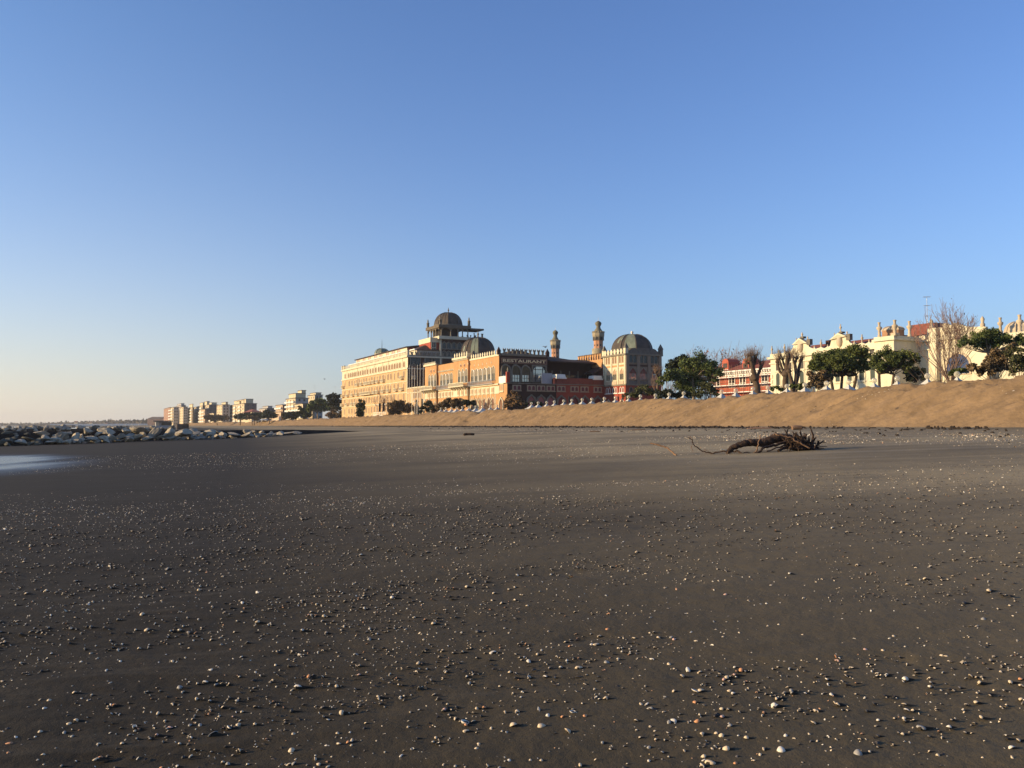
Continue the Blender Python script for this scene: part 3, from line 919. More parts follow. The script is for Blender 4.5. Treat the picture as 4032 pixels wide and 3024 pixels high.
def restaurant_wing():
    A = hw(hx(1965), 0)
    rt = empty('restaurant_wing', A, HRZ)
    tag(rt, 'orange brick wing with battlements and a sign reading RESTAURANT on its shaded end', 'restaurant')
    X = lambda px, y=0.0: hx(px, y, A)
    Z = lambda px, py, y=0.0: hzz(px, py, y, A)
    W = hy(2157, 0, A)                     # width of the sign front
    xs = {k: X(k) for k in (1605, 1680, 1725, 1793, 1850)}
    zm = Z(1963, 1399); zp2 = Z(1795, 1415); zp1 = Z(1682, 1441); zrec = Z(1726, 1441) + 0.2
    # walls, each segment butted to the next
    wb = MB()
    wb.box(xs[1850] + 0.002, -0.05, 0, W, GZ - 1, zm)
    wb.box(xs[1793], xs[1850], -0.55, 12, GZ - 1, zp2)
    wb.box(xs[1725] + 0.002, xs[1793] - 0.002, 0.0, 11, GZ - 1, zrec)
    wb.box(xs[1680], xs[1725], -0.55, 11, GZ - 1, zp1)
    wb.build('wall', ORANGE, rt)
    zl = Z(1605, 1531)
    MB().box(xs[1605] + 0.3, xs[1680] - 0.002, -0.1, 10, GZ - 1, zl).build('link_wall', PEACH, rt)
    MB().box(-0.048, 0.0, 0.05, W, GZ + 1, zm - 0.02).build('end_wall', BROWNB, rt)  # end of the orange wall darkened to carry its shade
    # string courses and cornices
    zb = Z(1965, 1512); tr = MB()
    for a, b, y in ((xs[1850] + 0.1, 0.1, 0), (xs[1793] - 0.1, xs[1850] + 0.098, -0.55), (xs[1725] + 0.1, xs[1793] - 0.102, 0), (xs[1680] - 0.1, xs[1725] + 0.098, -0.55)):
        tr.box(a, b, y - 0.35, y - 0.001, zb - 0.2, zb + 0.15)
        tr.box(a, b, y - 0.06, y - 0.001, zb - 2.15, zb - 0.45); tr.box(a, b, y - 0.12, y - 0.001, zb - 2.4, zb - 2.151)
    tr.box(xs[1850] + 0.1, 0.1, -0.2, -0.001, zm - 0.15, zm + 0.2)
    tr.box(xs[1793] - 0.3, xs[1850] + 0.15, -1.0, -0.551, zp2 - 0.3, zp2 + 0.25)
    tr.box(xs[1680] - 0.3, xs[1725] + 0.3, -1.0, -0.551, zp1 - 0.3, zp1 + 0.25)
    tr.box(xs[1605] + 0.2, xs[1680] - 0.12, -0.45, -0.102, zl - 0.1, zl + 0.25)
    tr.box(xs[1605] + 0.2, xs[1680] - 0.12, -0.3, -0.102, zl - 1.6, zl - 1.35)
    # dentil rows on the recessed wall
    k = xs[1725] + 0.6
    while k < xs[1793] - 0.5:
        tr.box(k, k + 0.22, -0.28, -0.001, zrec - 2.2, zrec - 1.75); k += 0.5
    k = xs[1793]
    while k < xs[1850]:
        tr.box(k, k + 0.2, -0.8, -0.551, zp2 - 0.75, zp2 - 0.31); k += 0.42
    tr.build('cornice', CREAM, rt)
    # battlements
    mb = MB()
    mb.box(xs[1850] + 0.1, -0.6, -0.15, 0.3, zm + 0.201, zm + 0.32)
    merlons(mb, xs[1850] + 0.2, -0.8, zm + 0.32, 'leaf', 1.45, 0.78, 1.15, 0.05, 0.17)
    merlons(mb, xs[1793], xs[1850], zp2 + 0.251, 'leaf', 1.6, 0.8, 1.3, -0.6, -0.48)
    merlons(mb, xs[1680], xs[1725], zp1 + 0.251, 'plain', 0.9, 0.35, 0.5, -0.9, -0.7)
    mb.build('battlement', CREAM, rt)
    fb = MB()
    fb.box(-0.3, 0.1, 0.6, W - 0.6, zm, zm + 0.55)
    merlons(fb, 0.9, W - 0.8, zm + 0.55, 'swallow', 1.22, 0.78, 1.35, -0.2, 0.0, 'x')
    fb.build('front_battlement', GREYST, rt)
    pn = MB()
    for y in (-0.0, W):
        pn.box(-0.55, 0.15, y - 0.4, y + 0.4, zm - 0.01 + 0.21, zm + 1.0)
        pn.frustum(-0.65, 0.25, y - 0.5, y + 0.5, zm + 1.0, -0.23, -0.17, y - 0.03, y + 0.03, zm + 2.2)
    pn.build('corner_pinnacle', BROWNB, rt)
    # big windows on the sea front
    def tre(px, pyb, pyt, y, wpx):
        w = X(px + wpx / 2, y) - X(px - wpx / 2, y)
        zb_, zt_ = Z(px, pyb, y), Z(px, pyt, y)
        key = window_meshes('trefoil', round(w, 1), round(zt_ - zb_, 1), CREAM, GLASS, 0.16, 0.1, 0.0, 1)
        h = zt_ - zb_
        window(rt, 'trefoil_window', X(px, y), y, zb_, 's', key)
        # drawn pale blind in the upper part
        o = outline('trefoil', w * 0.98, h * 0.98)
        up = [(a, z) for a, z in o if z > h * 0.42]
        poly = [(-w * .48, h * .48), (w * .48, h * .48)] + up
        b = MB().add([(X(px, y) + a, y - 0.04, zb_ + z) for a, z in poly], [tuple(range(len(poly)))])
        b.build('blind', BLIND, rt)
    z2 = lambda q: 1620 + q / 3.3175
    y2 = lambda q: 1180 + q / 3.3175
    for q, b, t in ((800, 1088, 912), (852, 1080, 905), (907, 1073, 898), (962, 1067, 888), (1018, 1060, 878), (1075, 1052, 868)): tre(z2(q), y2(b), y2(t), 0.0, 34 / 3.3175)
    for q, b, t in ((627, 1092, 915), (673, 1087, 908), (719, 1082, 900)): tre(z2(q), y2(b), y2(t), -0.55, 30 / 3.3175)
    for q, b, t in ((394, 1130, 975), (437, 1126, 969), (482, 1121, 963), (526, 1116, 957)): tre(z2(q), y2(b), y2(t), 0.0, 28 / 3.3175)
    for q, b, t in ((238, 1142, 983), (276, 1139, 976), (315, 1135, 968)): tre(z2(q), y2(b), y2(t), -0.55, 26 / 3.3175)
    # colonnettes between the lights
    for q, y in ((826, 0), (880, 0), (935, 0), (990, 0), (1047, 0), (650, -.55), (696, -.55), (415, 0), (460, 0), (504, 0), (257, -.55), (296, -.55)):
        x = X(z2(q), y); MB().lathe([(0.2, 0), (0.16, 0.2), (0.15, 2.6), (0.3, 2.9), (0.3, 3.2)], 6, (x, y - 0.12, zb + 1.2)).build('colonnette', WHITE, rt)
    # balconies
    def bal(px0, px1, y, stone, dp):
        a, b = X(px0, y), X(px1, y); z0 = Z(px1, y2(1100) if px1 > 1840 else y2(1165), y) + 0.2
        z0 = zb + 0.16
        m = MB()
        if stone:
            m.box(a, b, y - dp, y - 0.36, z0, z0 + 0.25); m.box(a, b, y - dp, y - dp + 0.14, z0 + 1.0, z0 + 1.15)
            k = a
            while k < b - 0.1: m.box(k, k + 0.13, y - dp + 0.02, y - dp + 0.12, z0 + 0.25, z0 + 1.0); k += 0.32
            for k in range(6):
                x = a + (b - a) * (k + 0.5) / 6
                m.prism([(y - dp, z0), (y - 0.352, z0), (y - 0.352, z0 - 0.9), (y - 0.6, z0 - 0.85)], x - 0.14, x + 0.14, 'x')
            m.build('stone_balcony', CREAM, rt)
        else:
            m.box(a, b, y - dp, y - 0.36, z0, z0 + 0.12); m.box(a, b, y - dp, y - dp + 0.06, z0 + 1.05, z0 + 1.12)
            k = a
            while k < b - 0.05: m.box(k, k + 0.06, y - dp + 0.01, y - dp + 0.05, z0 + 0.12, z0 + 1.05); k += 0.24
            m.build('iron_balcony', METAL, rt)
    bal(z2(548), z2(748), -0.55, True, 1.6); bal(z2(170), z2(336), -0.55, True, 1.6)
    bal(z2(768), z2(1096), 0.0, False, 0.9); bal(z2(357), z2(540), 0.0, False, 0.9)
    # small round lights and lozenges
    rd = window_meshes('round', 0.75, 0.75, CREAM, DARKRED, 0.12, 0.12)
    for q, r in ((647, 860), (694, 855)): window(rt, 'round_window', X(z2(q), -.55), -0.55, Z(z2(q), y2(r), -.55) - 0.4, 's', rd)
    for q, r in ((257, 935), (296, 930)): window(rt, 'round_window', X(z2(q), -.55), -0.55, Z(z2(q), y2(r), -.55) - 0.4, 's', rd)
    lz = MB()
    for q, r in ((824, 858), (878, 852), (930, 842), (986, 833), (1043, 822), (740, 835)):
        y = 0.0 if q > 780 else -0.55
        x, z = X(z2(q), y), Z(z2(q), y2(r), y); lz.prism([(x - .2, z), (x, z - .42), (x + .2, z), (x, z + .42)], y - 0.08, y - 0.001)
    lz.build('stone_lozenge', CREAM, rt)
    # row of small twin lights below the balconies
    tm = twin_meshes(1.5, 1.5, CREAM, mat('tan_panel', (0.46, 0.25, 0.12), .9, .05))
    for q in (797, 848, 900, 953, 1008, 1068): window(rt, 'twin_window', X(z2(q)), -0.061, zb - 2.1, 's', tm)
    for q in (622, 672, 722): window(rt, 'twin_window', X(z2(q), -.55), -0.611, zb - 2.1, 's', tm)
    for q in (375, 418, 461, 505, 548): window(rt, 'twin_window', X(z2(q)), -0.061, zb - 2.1, 's', tm)
    for q in (235, 275, 315): window(rt, 'twin_window', X(z2(q), -.55), -0.611, zb - 2.1, 's', tm)
    # ground storey arches
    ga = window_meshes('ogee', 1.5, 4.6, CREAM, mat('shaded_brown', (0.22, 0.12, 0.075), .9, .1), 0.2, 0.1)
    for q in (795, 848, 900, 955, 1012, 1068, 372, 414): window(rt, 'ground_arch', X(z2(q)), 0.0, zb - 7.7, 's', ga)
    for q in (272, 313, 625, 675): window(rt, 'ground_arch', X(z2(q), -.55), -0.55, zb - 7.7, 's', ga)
    for q in (770, 822, 874, 928, 983, 1040, 1100): MB().box(X(z2(q)) - 0.14, X(z2(q)) + 0.14, -0.1, -0.001, GZ, zb - 2.41).build('pilaster', CREAM, rt)
    # link wing: grouped lancets and ground doors
    li = window_meshes('pointed', 0.7, 3.0, CREAM, SHUT, 0.12, 0.08)
    for q in (30, 42, 54, 66, 78, 95, 107, 120): window(rt, 'lancet_window', X(z2(q), -.1), -0.1, Z(z2(q), y2(1292 - q * .09), -.1), 's', li)
    for q in (4, 20, 86, 135, 165): MB().box(X(z2(q), -.1) - 0.25, X(z2(q), -.1) + 0.25, -0.2, -0.101, GZ, zl - 1.61).build('pilaster', CREAM, rt)
    gd = window_meshes('arch', 1.6, 4.0, CREAM, DARKG, 0.25, 0.3)
    for q in (65, 105, 180, 245): window(rt, 'doorway', X(z2(q), -.1 if q < 190 else -.55), -.1 if q < 190 else -.55, zb - 9.6, 's', gd)
    # ---- the sign front
    yv = lambda px: hy(px, 0, A)
    zf = lambda px, py: hz(px, py, 0.0, yv(px), A)
    z3 = lambda q: 1940 + q / 4.148
    y3 = lambda q: 1250 + q / 4.148
    s0, s1 = yv(z3(140)), yv(z3(882))
    st = (zf(z3(140), y3(652)) + zf(z3(882), y3(690))) / 2; sb = (zf(z3(140), y3(742)) + zf(z3(882), y3(775))) / 2
    sg = MB(); sg.box(0.002, 0.14, s0, s1, sb, st)
    sign = sg.build('sign_board', mat('maroon_board', (0.085, 0.022, 0.018), 0.6, 0.08), rt)
    fr = MB(); t = 0.16
    fr.box(0.141, 0.2, s0, s1, st - t, st); fr.box(0.141, 0.2, s0, s1, sb, sb + t); fr.box(0.141, 0.2, s0, s0 + t, sb + t, st - t); fr.box(0.141, 0.2, s1 - t, s1, sb + t, st - t)
    fr.build('sign_frame', mat('brown_frame', (0.30, 0.17, 0.10), 0.6, 0.05), sign)
    cu = bpy.data.curves.new('lettering', 'FONT'); cu.body = 'RESTAURANT'; cu.size = 1.0; cu.extrude = 0.02; cu.offset = 0.02
    to = bpy.data.objects.new('lettering', cu); COL.objects.link(to)
    bpy.context.view_layer.update()
    dg = bpy.context.evaluated_depsgraph_get()
    me = bpy.data.meshes.new_from_object(to.evaluated_get(dg)); bpy.data.objects.remove(to)
    co = np.zeros(len(me.vertices) * 3, np.float32); me.vertices.foreach_get('co', co); co = co.reshape(-1, 3)
    lo, hi = co.min(0), co.max(0)
    W_ = (s1 - s0) - 0.7; H_ = (st - sb) - 0.62
    nx = (co[:, 0] - lo[0]) / (hi[0] - lo[0]); nzz = (co[:, 1] - lo[1]) / (hi[1] - lo[1])
    base = np.stack([co[:, 2] * 2.5 + 0.2, s0 + 0.35 + nx * W_, sb + 0.31 + nzz * H_], -1).astype(np.float32)
    me.vertices.foreach_set('co', base.ravel()); me.update(); me.materials.clear(); me.materials.append(mat('gold_letter', (0.85, 0.64, 0.34), 0.5, 0.04))
    for pl in me.polygons: pl.material_index = 0
    lt = link('lettering', me, sign)
    # serif bars on the letters, as in the old-fashioned face
    sf = MB()
    for f0, f1 in ((0.0, .055), (.36, .405), (.515, .56), (.62, .655), (.80, .845), (.93, .97)):
        sf.box(0.152, 0.25, s0 + .35 + f0 * W_, s0 + .35 + f1 * W_, sb + .31, sb + .31 + H_ * .10)
    sf.build('letter_serif', bpy.data.materials['gold_letter'], sign)
    # four bays
    def bay(q0, q1, qt, qb, kind, pane, mull):
        a, b = yv(z3(q0)), yv(z3(q1)); c = (a + b) / 2
        zb_, zt_ = zf(z3((q0 + q1) / 2), y3(qb)), zf(z3((q0 + q1) / 2), y3(qt))
        ms = window_meshes(kind, b - a, zt_ - zb_, GREYST, pane, 0.32, 0.3, 0.0, mull)
        f = window(rt, 'arched_bay', c, 0.0, zb_, 'f', ms)
        return c, zb_, zt_, b - a
    for q0, q1, qt in ((150, 275, 775), (318, 440, 782), (475, 600, 790)):
        c, zb_, zt_, ww = bay(q0, q1, qt, 1048, 'trefoil', COATED, 0)
        o = [(a, z) for a, z in outline('trefoil', ww * .98, (zt_ - zb_) * .98) if z > (zt_ - zb_) * .44]
        poly = [(-ww * .49, (zt_ - zb_) * .41), (ww * .49, (zt_ - zb_) * .41)] + o
        MB().add([(0.05, c + a, zb_ + z) for a, z in poly], [tuple(range(len(poly)))]).build('curtain', mat('olive_curtain', (0.13, 0.095, 0.05), 0.9, 0.12, 1.0), rt)
        gb = MB()
        for k in (-.5, -.17, .17, .5): gb.box(0.06, 0.11, c + k * ww * .98 - .05, c + k * ww * .98 + .05, zb_, zb_ + (zt_ - zb_) * .41)
        gb.box(0.06, 0.11, c - ww * .49, c + ww * .49, zb_ + (zt_ - zb_) * .2, zb_ + (zt_ - zb_) * .2 + .09); gb.build('glazing_bar', IRON, rt)
    c, zb_, zt_, ww = bay(655, 855, 800, 1052, 'rect', COATED, 0)
    gb = MB()
    for k in (-.5, -.3, .3, .5): gb.box(0.03, 0.12, c + k * ww - .07, c + k * ww + .07, zb_, zt_)
    for k in (0, .24, .5, .8, 1): gb.box(0.03, 0.12, c - ww / 2, c + ww / 2, zb_ + k * (zt_ - zb_) - .06, zb_ + k * (zt_ - zb_) + .06)
    for s in (-1, 1): gb.add([(0.13, c + s * ww * .5, zt_), (0.13, c + s * ww * .5, zt_ - .25 * (zt_ - zb_)), (0.13, c + s * ww * .28, zt_)], [(0, 1, 2)])
    gb.build('glazing_bar', IRON, rt)
    for q in (140, 297, 457, 618, 880): MB().box(0.002, 0.4, yv(z3(q)) - .22, yv(z3(q)) + .22, zf(z3(q), y3(1055)), zf(z3(q), y3(885))).build('bay_column', GREYST, rt)
    # hipped roof over the hall
    ap = hz(2103, 1380, -4.5, 7.0, A)
    MB().frustum(-14, -0.6, 0.8, W - 0.5, zm - 0.2, -9, -4.0, W * .45, W * .6, ap).build('hip_roof', TILE, rt)
    # big ribbed dome over the second pavilion
    px_c = 1882; yc = 6.2
    xc = hx(px_c, yc, A)
    r = (hx(1949, yc, A) - 0); Yc = hw(xc, yc, 0, A).y
    r = 66.5 / F * Yc
    zt_ = EYE + ray(px_c, 1328).z * Yc
    z0 = EYE + ray(px_c, 1398).z * Yc
    MB().lathe([(r * 1.02, -3), (r * 1.02, 0.25)], 16, (xc, yc, z0)).build('dome_drum', DARKST, rt)
    dome_part(rt, xc, yc, z0 + 0.2, r, zt_ - z0 - .2, LEAD, 8, R(22.5), 3, patches=[(6, 0.34, 1.0, 0, 7), (5, .34, .66, 1, 3)])
    finial(rt, xc, yc, zt_ - 0.1, 1.9, GREYST)
    for q, h in ((805, 1.6),):
        MB().lathe([(0.5, 0), (0.7, .8), (.3, 1.6)], 8, (hx(1620 + q / 3.3175, 1.0, A), 1.0, zp2)).build('roof_vent', DARKST, rt)
    return A, zm, W
RA, RZM, RW = restaurant_wing()

# ================================================================== terrace block with red shaded wall
def terrace_block():
    s = hx(1997)
    A = hw(s, 0)
    rt = empty('terrace_building', A, HRZ)
    tag(rt, 'low dark red building with horseshoe arches and roof terrace beside the corner tower', 'building')
    z3 = lambda q: 1940 + q / 4.148
    y3 = lambda q: 1250 + q / 4.148
    W = hy(2379, 0, A)
    zt = hz(1997, 1510, 0, 0, A)
    dpt = hx(1965) - s
    WS = hy(2190, 0, A)
    MB().box(dpt + 0.05, 0, 0, W, GZ - 1, zt).build('wall', ORANGE, rt)
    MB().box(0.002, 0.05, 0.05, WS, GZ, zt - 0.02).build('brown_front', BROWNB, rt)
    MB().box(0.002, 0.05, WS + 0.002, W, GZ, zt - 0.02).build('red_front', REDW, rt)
    MB().box(-0.3, 0.3, -0.25, W, zt, zt + 0.22).build('string_course', GREYST, rt)
    # sea side: parapet and red corner pier with a small statue
    MB().box(dpt + 0.1, -0.01, -0.12, 0.2, zt + 0.221, zt + 1.9).build('parapet', WHITE, rt)
    pier = MB().box(-0.45, 0.2, -0.2, 0.6, zt + 0.222, zt + 2.9).build('corner_pier', REDW, rt)
    MB().lathe([(.25, 0), (.25, .15), (.14, .2), (.18, .4), (.22, .65), (.12, .85), (.08, .9), (.12, 1.0), (.10, 1.12), (.03, 1.2)], 8, (-0.1, 0.2, zt + 2.9)).build('statue', GREYST, pier)
    zw = lambda px, py: hz(px, py, 0.05, hy(px, 0.05, A), A)
    yv = lambda px: hy(px, 0.05, A)
    ww = (yv(z3(700)) - yv(z3(562)))
    tm = twin_meshes(round(ww, 1), round(zw(z3(630), y3(1110)) - zw(z3(630), y3(1200)), 1), mat('tan_stone', (0.42, 0.31, 0.20), .88, .08), mat('plum_panel', (0.17, 0.05, 0.05), .85, .08))
    for q in (392, 630, 788, 946, 1118, 1335, 1498, 1712):
        window(rt, 'twin_window', yv(z3(q)), 0.05, zw(z3(630), y3(1198)), 'f', tm)
    # horseshoe arches
    aw = yv(z3(690)) - yv(z3(572)); ah = 5.0
    am = window_meshes('ogee', round(aw, 1), ah, GREYST, PINK, 0.38, 0.4)
    ad = window_meshes('ogee', round(aw, 1), ah, GREYST, DARKRED, 0.38, 0.4)
    for q, m in ((627, am), (786, am), (943, am), (1115, ad), (1335, ad), (1500, ad), (1708, ad)):
        window(rt, 'horseshoe_arch', yv(z3(q)), 0.05, zw(z3(786), y3(1275)) - ah, 'f', m)
    # sea side small window and arch
    stw = twin_meshes(2.2, 2.2, CREAM, mat('tan_panel', (0.46, 0.25, 0.12), .9, .05))
    window(rt, 'twin_window', hx(1976, 0, A), 0.0, hzz(1976, 1542, 0, A), 's', stw)
    ga = window_meshes('ogee', 2.0, 6.0, CREAM, bpy.data.materials['shaded_brown'], 0.25, 0.3)
    window(rt, 'ground_arch', hx(1976, 0, A), 0.0, hzz(1976, 1562, 0, A) - 6.2, 's', ga)
    # terrace parapet in red with two capped pedestals
    y0 = yv(z3(1000))
    MB().box(-0.5, 0.1, y0, W - .002, zt + 0.221, zt + 1.75).build('terrace_parapet', mat('red_parapet', (0.22, 0.06, 0.04), .9, .1), rt)
    for qa, qb, qt, qm in ((1035, 1185, 925, 1000), (1640, 1780, 948, 1020)):
        a, b = yv(z3(qa)), yv(z3(qb)); zt1 = zw(z3(qa), y3(qt)); zm1 = zw(z3(qa), y3(qm))
        p = MB().box(-2.4, 0.3, a + .1, b - .1, zt + 0.222, zm1).build('pedestal', bpy.data.materials['red_parapet'], rt)
        c = MB(); c.box(-2.6, 0.5, a - .15, b + .15, zm1, zm1 + .35); c.frustum(-2.5, .4, a, b, zm1 + .35, -2.2, .15, a + .12, b - .12, zt1)
        c.build('pedestal_cap', WHITE, p)
    # clear wind screens and the veranda behind
    MB().box(-1.0, -0.95, yv(z3(830)), y0, zt + .22, zt + 2.9).build('wind_screen', mat('grey_screen', (0.30, 0.30, 0.32), .3, .08, 1.0, spec=.5), rt)
    yb0 = hy(2158, -6, A)
    MB().box(-7, -6, yb0, W, zt + .2, zt + 6.3).build('veranda_back', mat('shade_dark_wall', (0.030, 0.014, 0.011), .9, .15), rt)  # shade behind the terrace painted into the wall colour
    k = yb0 + 1
    while k < W - 1: MB().box(-5.99, -5.8, k, k + .25, zt + .2, zt + 4.0).build('veranda_post', DARKST, rt); k += 2.6
    vg = MB(); vg.box(-5.98, -5.9, yb0 + 1, W - 3, zt + .25, zt + 2.9); vg.build('veranda_glass', GLASS, rt)
    # veranda awning-like eaves and the long low roof behind it
    ze = zt + 6.4
    MB().add([(-8, yb0, ze + .4), (-3.5, yb0, ze - .5), (-3.5, W - .01, ze - .5), (-8, W - .01, ze + .4), (-8, yb0, ze + .75), (-3.5, yb0, ze - .15), (-3.5, W - .01, ze - .15), (-8, W - .01, ze + .75)],
             [(0, 3, 2, 1), (4, 5, 6, 7), (0, 1, 5, 4), (1, 2, 6, 5), (2, 3, 7, 6), (3, 0, 4, 7)]).build('veranda_eaves', TILE, rt)
    yr = hy(2160, -8, A)
    zr0 = hz(2165, 1399, -14, hy(2165, -14, A), A); zr1 = hz(2275, 1421, -14, hy(2275, -14, A), A)
    y1 = hy(2275, -14, A)
    MB().add([(-8, yr, ze + .8), (-8, y1, ze + .8), (-14, y1, zr1), (-14, yr, zr0), (-26, y1, ze), (-26, yr, ze)], [(0, 1, 2, 3), (3, 2, 4, 5), (1, 4, 2), (0, 3, 5)]).build('hall_roof', mat('shade_dark_tile', (.032, .021, .017), .9, .2, .8, bump=.4), rt)  # tile darkened to near black, recess shade put into the colour
    MB().box(-26, -7.0, yr, y1, GZ, ze).build('hall_wall', BROWNB, rt)
    return A
TA = terrace_block()

# ================================================================== domed corner tower
def corner_tower():
    T1 = Vector((28.4, 208.6, 0))
    A = T1
    rt = empty('corner_tower', A, HRZ)
    tag(rt, 'square cream and red corner tower under a large dark dome with green copper panels', 'tower')
    z4x = lambda q: 2300 + q / 4.1475
    z4y = lambda q: 1220 + q / 4.1475
    L = -hx(2375, 0, A); W = hy(2604, 0, A)
    zc = hz(2465, z4y(735), 0, 0, A); zr = hz(2465, z4y(1222), 0, 0, A)
    MB().box(-L, 0, 0, W, zr, zc).build('upper_wall', CREAM, rt)
    MB().box(-L, 0.0, 0.0, W, GZ - 1, zr - .002).build('lower_wall', REDW, rt)
    MB().box(0.002, .04, .04, W, zr, zc - .01).build('shaded_wall', mat('shade_cream', (0.25, 0.195, 0.135), .9, .12, .4, bump=.2), rt)  # same cream wall with its shade put into the colour
    tr = MB()
    tr.box(-L - .2, .45, -.45, W + .3, zc, zc + .4); tr.box(-L - .1, .3, -.28, W + .2, zr - .15, zr + .2)
    tr.build('cornice', GREYST, rt)
    for q in (330, 448, 555, 672): x = hx(z4x(q), 0, A); MB().box(x - .28, x + .28, -.15, -.001, zr + .201, zc - .001).build('pilaster', CREAM, rt)
    yv = lambda px: hy(px, .04, A)
    for q in (705, 885, 1060, 1240): y = yv(z4x(q)); MB().box(.041, .26, y - .42, y + .42, zr + .201, zc - .001).build('pilaster', bpy.data.materials['shade_cream'], rt)
    for q in (330, 448, 555, 672): x = hx(z4x(q), 0, A); MB().box(x - .3, x + .3, -.12, -.001, GZ, zr - .151).build('red_pilaster', REDW, rt)
    lance = window_meshes('arch', .85, 1.75, CREAM, SHUT, .14, .1)
    lanceg = window_meshes('arch', 1.0, 1.85, GREYST, GLASS, .2, .15)
    big = window_meshes('ogee', 1.7, 2.9, CREAM, GLASS, .2, .12, 0, 2)
    bigg = window_meshes('ogee', 2.1, 3.0, GREYST, COATED, .3, .2, 0, 4)
    S = lambda px, py: hzz(px, py, 0, A)
    Fz = lambda px, py: hz(px, py, .04, yv(px), A)
    zl = S(z4x(625), z4y(862)); zb = S(z4x(618), z4y(1138))
    for q in (374, 413, 482, 521, 592, 633): window(rt, 'lancet_window', hx(z4x(q), 0, A), 0.0, zl, 's', lance)
    for q in (398, 503, 617):
        x = hx(z4x(q), 0, A)
        f = window(rt, 'arched_window', x, 0.0, zb, 's', big)
        o = [(a, z) for a, z in outline('ogee', 1.68, 2.86) if z > 1.5]
        MB().add([(x + a, -.04, zb + z) for a, z in [(-.84, 1.45), (.84, 1.45)] + o], [tuple(range(2 + len(o)))]).build('blind', mat('tan_blind', (.42, .25, .15), .85, .05), rt)
        MB().box(x - 1.1, x + 1.1, -.22, -.001, zb - 1.15, zb - .3).build('balustrade_panel', mat('pale_tan', (.5, .38, .26), .85, .06), rt)
        MB().box(x - 1.15, x + 1.15, -.06, -.001, S(z4x(617), z4y(925)), S(z4x(617), z4y(895))).build('red_panel', ORANGE, rt)
    for q in (763, 826, 940, 1000, 1108, 1170): window(rt, 'lancet_window', yv(z4x(q)), .04, zl, 'f', lanceg)
    for q in (793, 965, 1150):
        y = yv(z4x(q))
        window(rt, 'arched_window', y, .04, zb, 'f', bigg)
        o = [(a, z) for a, z in outline('ogee', 2.06, 2.96) if z > 1.6]
        MB().add([(.075, y + a, zb + z) for a, z in [(-1.03, 1.5), (1.03, 1.5)] + o], [tuple(range(2 + len(o)))]).build('blind', DARKRED, rt)
        MB().box(.041, .2, y - 1.5, y + 1.5, zb - 1.2, zb - .35).build('balustrade_panel', DARKST, rt)
        MB().box(.041, .1, y - 1.6, y + 1.6, S(z4x(617), z4y(925)), S(z4x(617), z4y(895))).build('shade_panel', BROWNB, rt)  # counterpart of the red panel, darkened to carry its shade
    # red storey: twin ogee lights with white sills, arches at the foot
    tw = twin_meshes(2.4, 1.9, WHITE, DARKRED, 'ogee', panel=False)
    for q in (396, 503, 617):
        x = hx(z4x(q), 0, A)
        window(rt, 'twin_ogee_window', x, 0.0, zr - 2.1, 's', tw)
        MB().box(x - 1.45, x + 1.45, -.25, -.001, zr - 2.15, zr - 1.95).build('sill', WHITE, rt)
        window(rt, 'ground_arch', x, 0.0, zr - 6.9, 's', window_meshes('ogee', 1.8, 3.4, CREAM, DARKRED, .25, .12))
    twg = twin_meshes(2.8, 1.9, GREYST, DARKG, 'ogee', panel=False)
    for q in (803, 970, 1150):
        y = yv(z4x(q)); window(rt, 'twin_ogee_window', y, 0.002, zr - 2.1, 'f', twg)
        MB().box(0.001, .3, y - 1.7, y + 1.7, zr - 2.15, zr - 1.95).build('sill', GREYST, rt)
    # battlements: pierced leaf teeth, taller openwork on the shaded side
    bt = MB()
    merlons(bt, -L + .6, -1.0, zc + .4, 'leaf', 1.5, 1.2, 1.35, -.25, .05)
    bt.build('battlement', CREAM, rt)
    bf = MB()
    bf.box(-.2, .2, .6, W - .6, zc + .4, zc + .8)
    for k in range(3):
        y0 = .8 + (W - 1.6) * k / 3; y1 = .8 + (W - 1.6) * (k + 1) / 3; c = (y0 + y1) / 2; h = (y1 - y0)
        bf.prism([(y0, zc + .8), (y1, zc + .8), (y1 - .1 * h, zc + 1.2), (c + .3 * h, zc + 1.3), (c + .22 * h, zc + 1.6), (c, zc + 1.85), (c - .22 * h, zc + 1.6), (c - .3 * h, zc + 1.3), (y0 + .1 * h, zc + 1.2)], -.15, .1, 'x')
    bf.build('front_battlement', DARKST, rt)
    for x, y, m in ((-.1, .0, CREAM), (-L + .3, .1, CREAM), (-.1, W - .2, DARKST)):
        p = MB().box(x - .45, x + .45, y - .35, y + .55, zc + .4, zc + 1.75).build('corner_pier', m, rt)
        MB().frustum(x - .55, x + .55, y - .45, y + .65, zc + 1.75, x - .05, x + .05, y + .05, y + .15, zc + 3.1).build('spirelet', DARKST, p)
    # dome
    xc, yc = -L / 2 + .2, W / 2
    pc = hw(xc, yc, 0, A)
    r = (2568 - 2404) / 2 / F * pc.y
    zt = EYE + ray(2486, z4y(400)).z * pc.y
    MB().lathe([(r * 1.01, 0), (r * 1.01, 1.8)], 16, (xc, yc, zc + .1)).build('dome_drum', DARKST, rt)
    dome_part(rt, xc, yc, zc + 1.3, r, zt - zc - 1.3, LEAD, 8, R(22.5), 1, patches=[(6, .22, .95, 0, 9), (5, .45, .68, 3, 8), (5, .75, .95, 4, 9)])
    MB().lathe([(.32, 0), (.26, .4), (.36, .5), (.36, .75), (.15, .95)], 8, (xc, yc, zt - .1)).build('finial', WHITE, rt)
    # battlemented wall running back from the tower
    xk = hx(2274, 0.0, A)
    zk = hz(2372, z4y(905), -L - .5, 0, A)
    MB().box(xk, -L - .002, 0.0, 7.5, GZ, zk).build('rear_wing', mat('pink_red', (0.24, 0.075, 0.06), .9, .1), rt)
    zk2 = hz(2330, 1449, hx(2330, 0, A), 0, A)
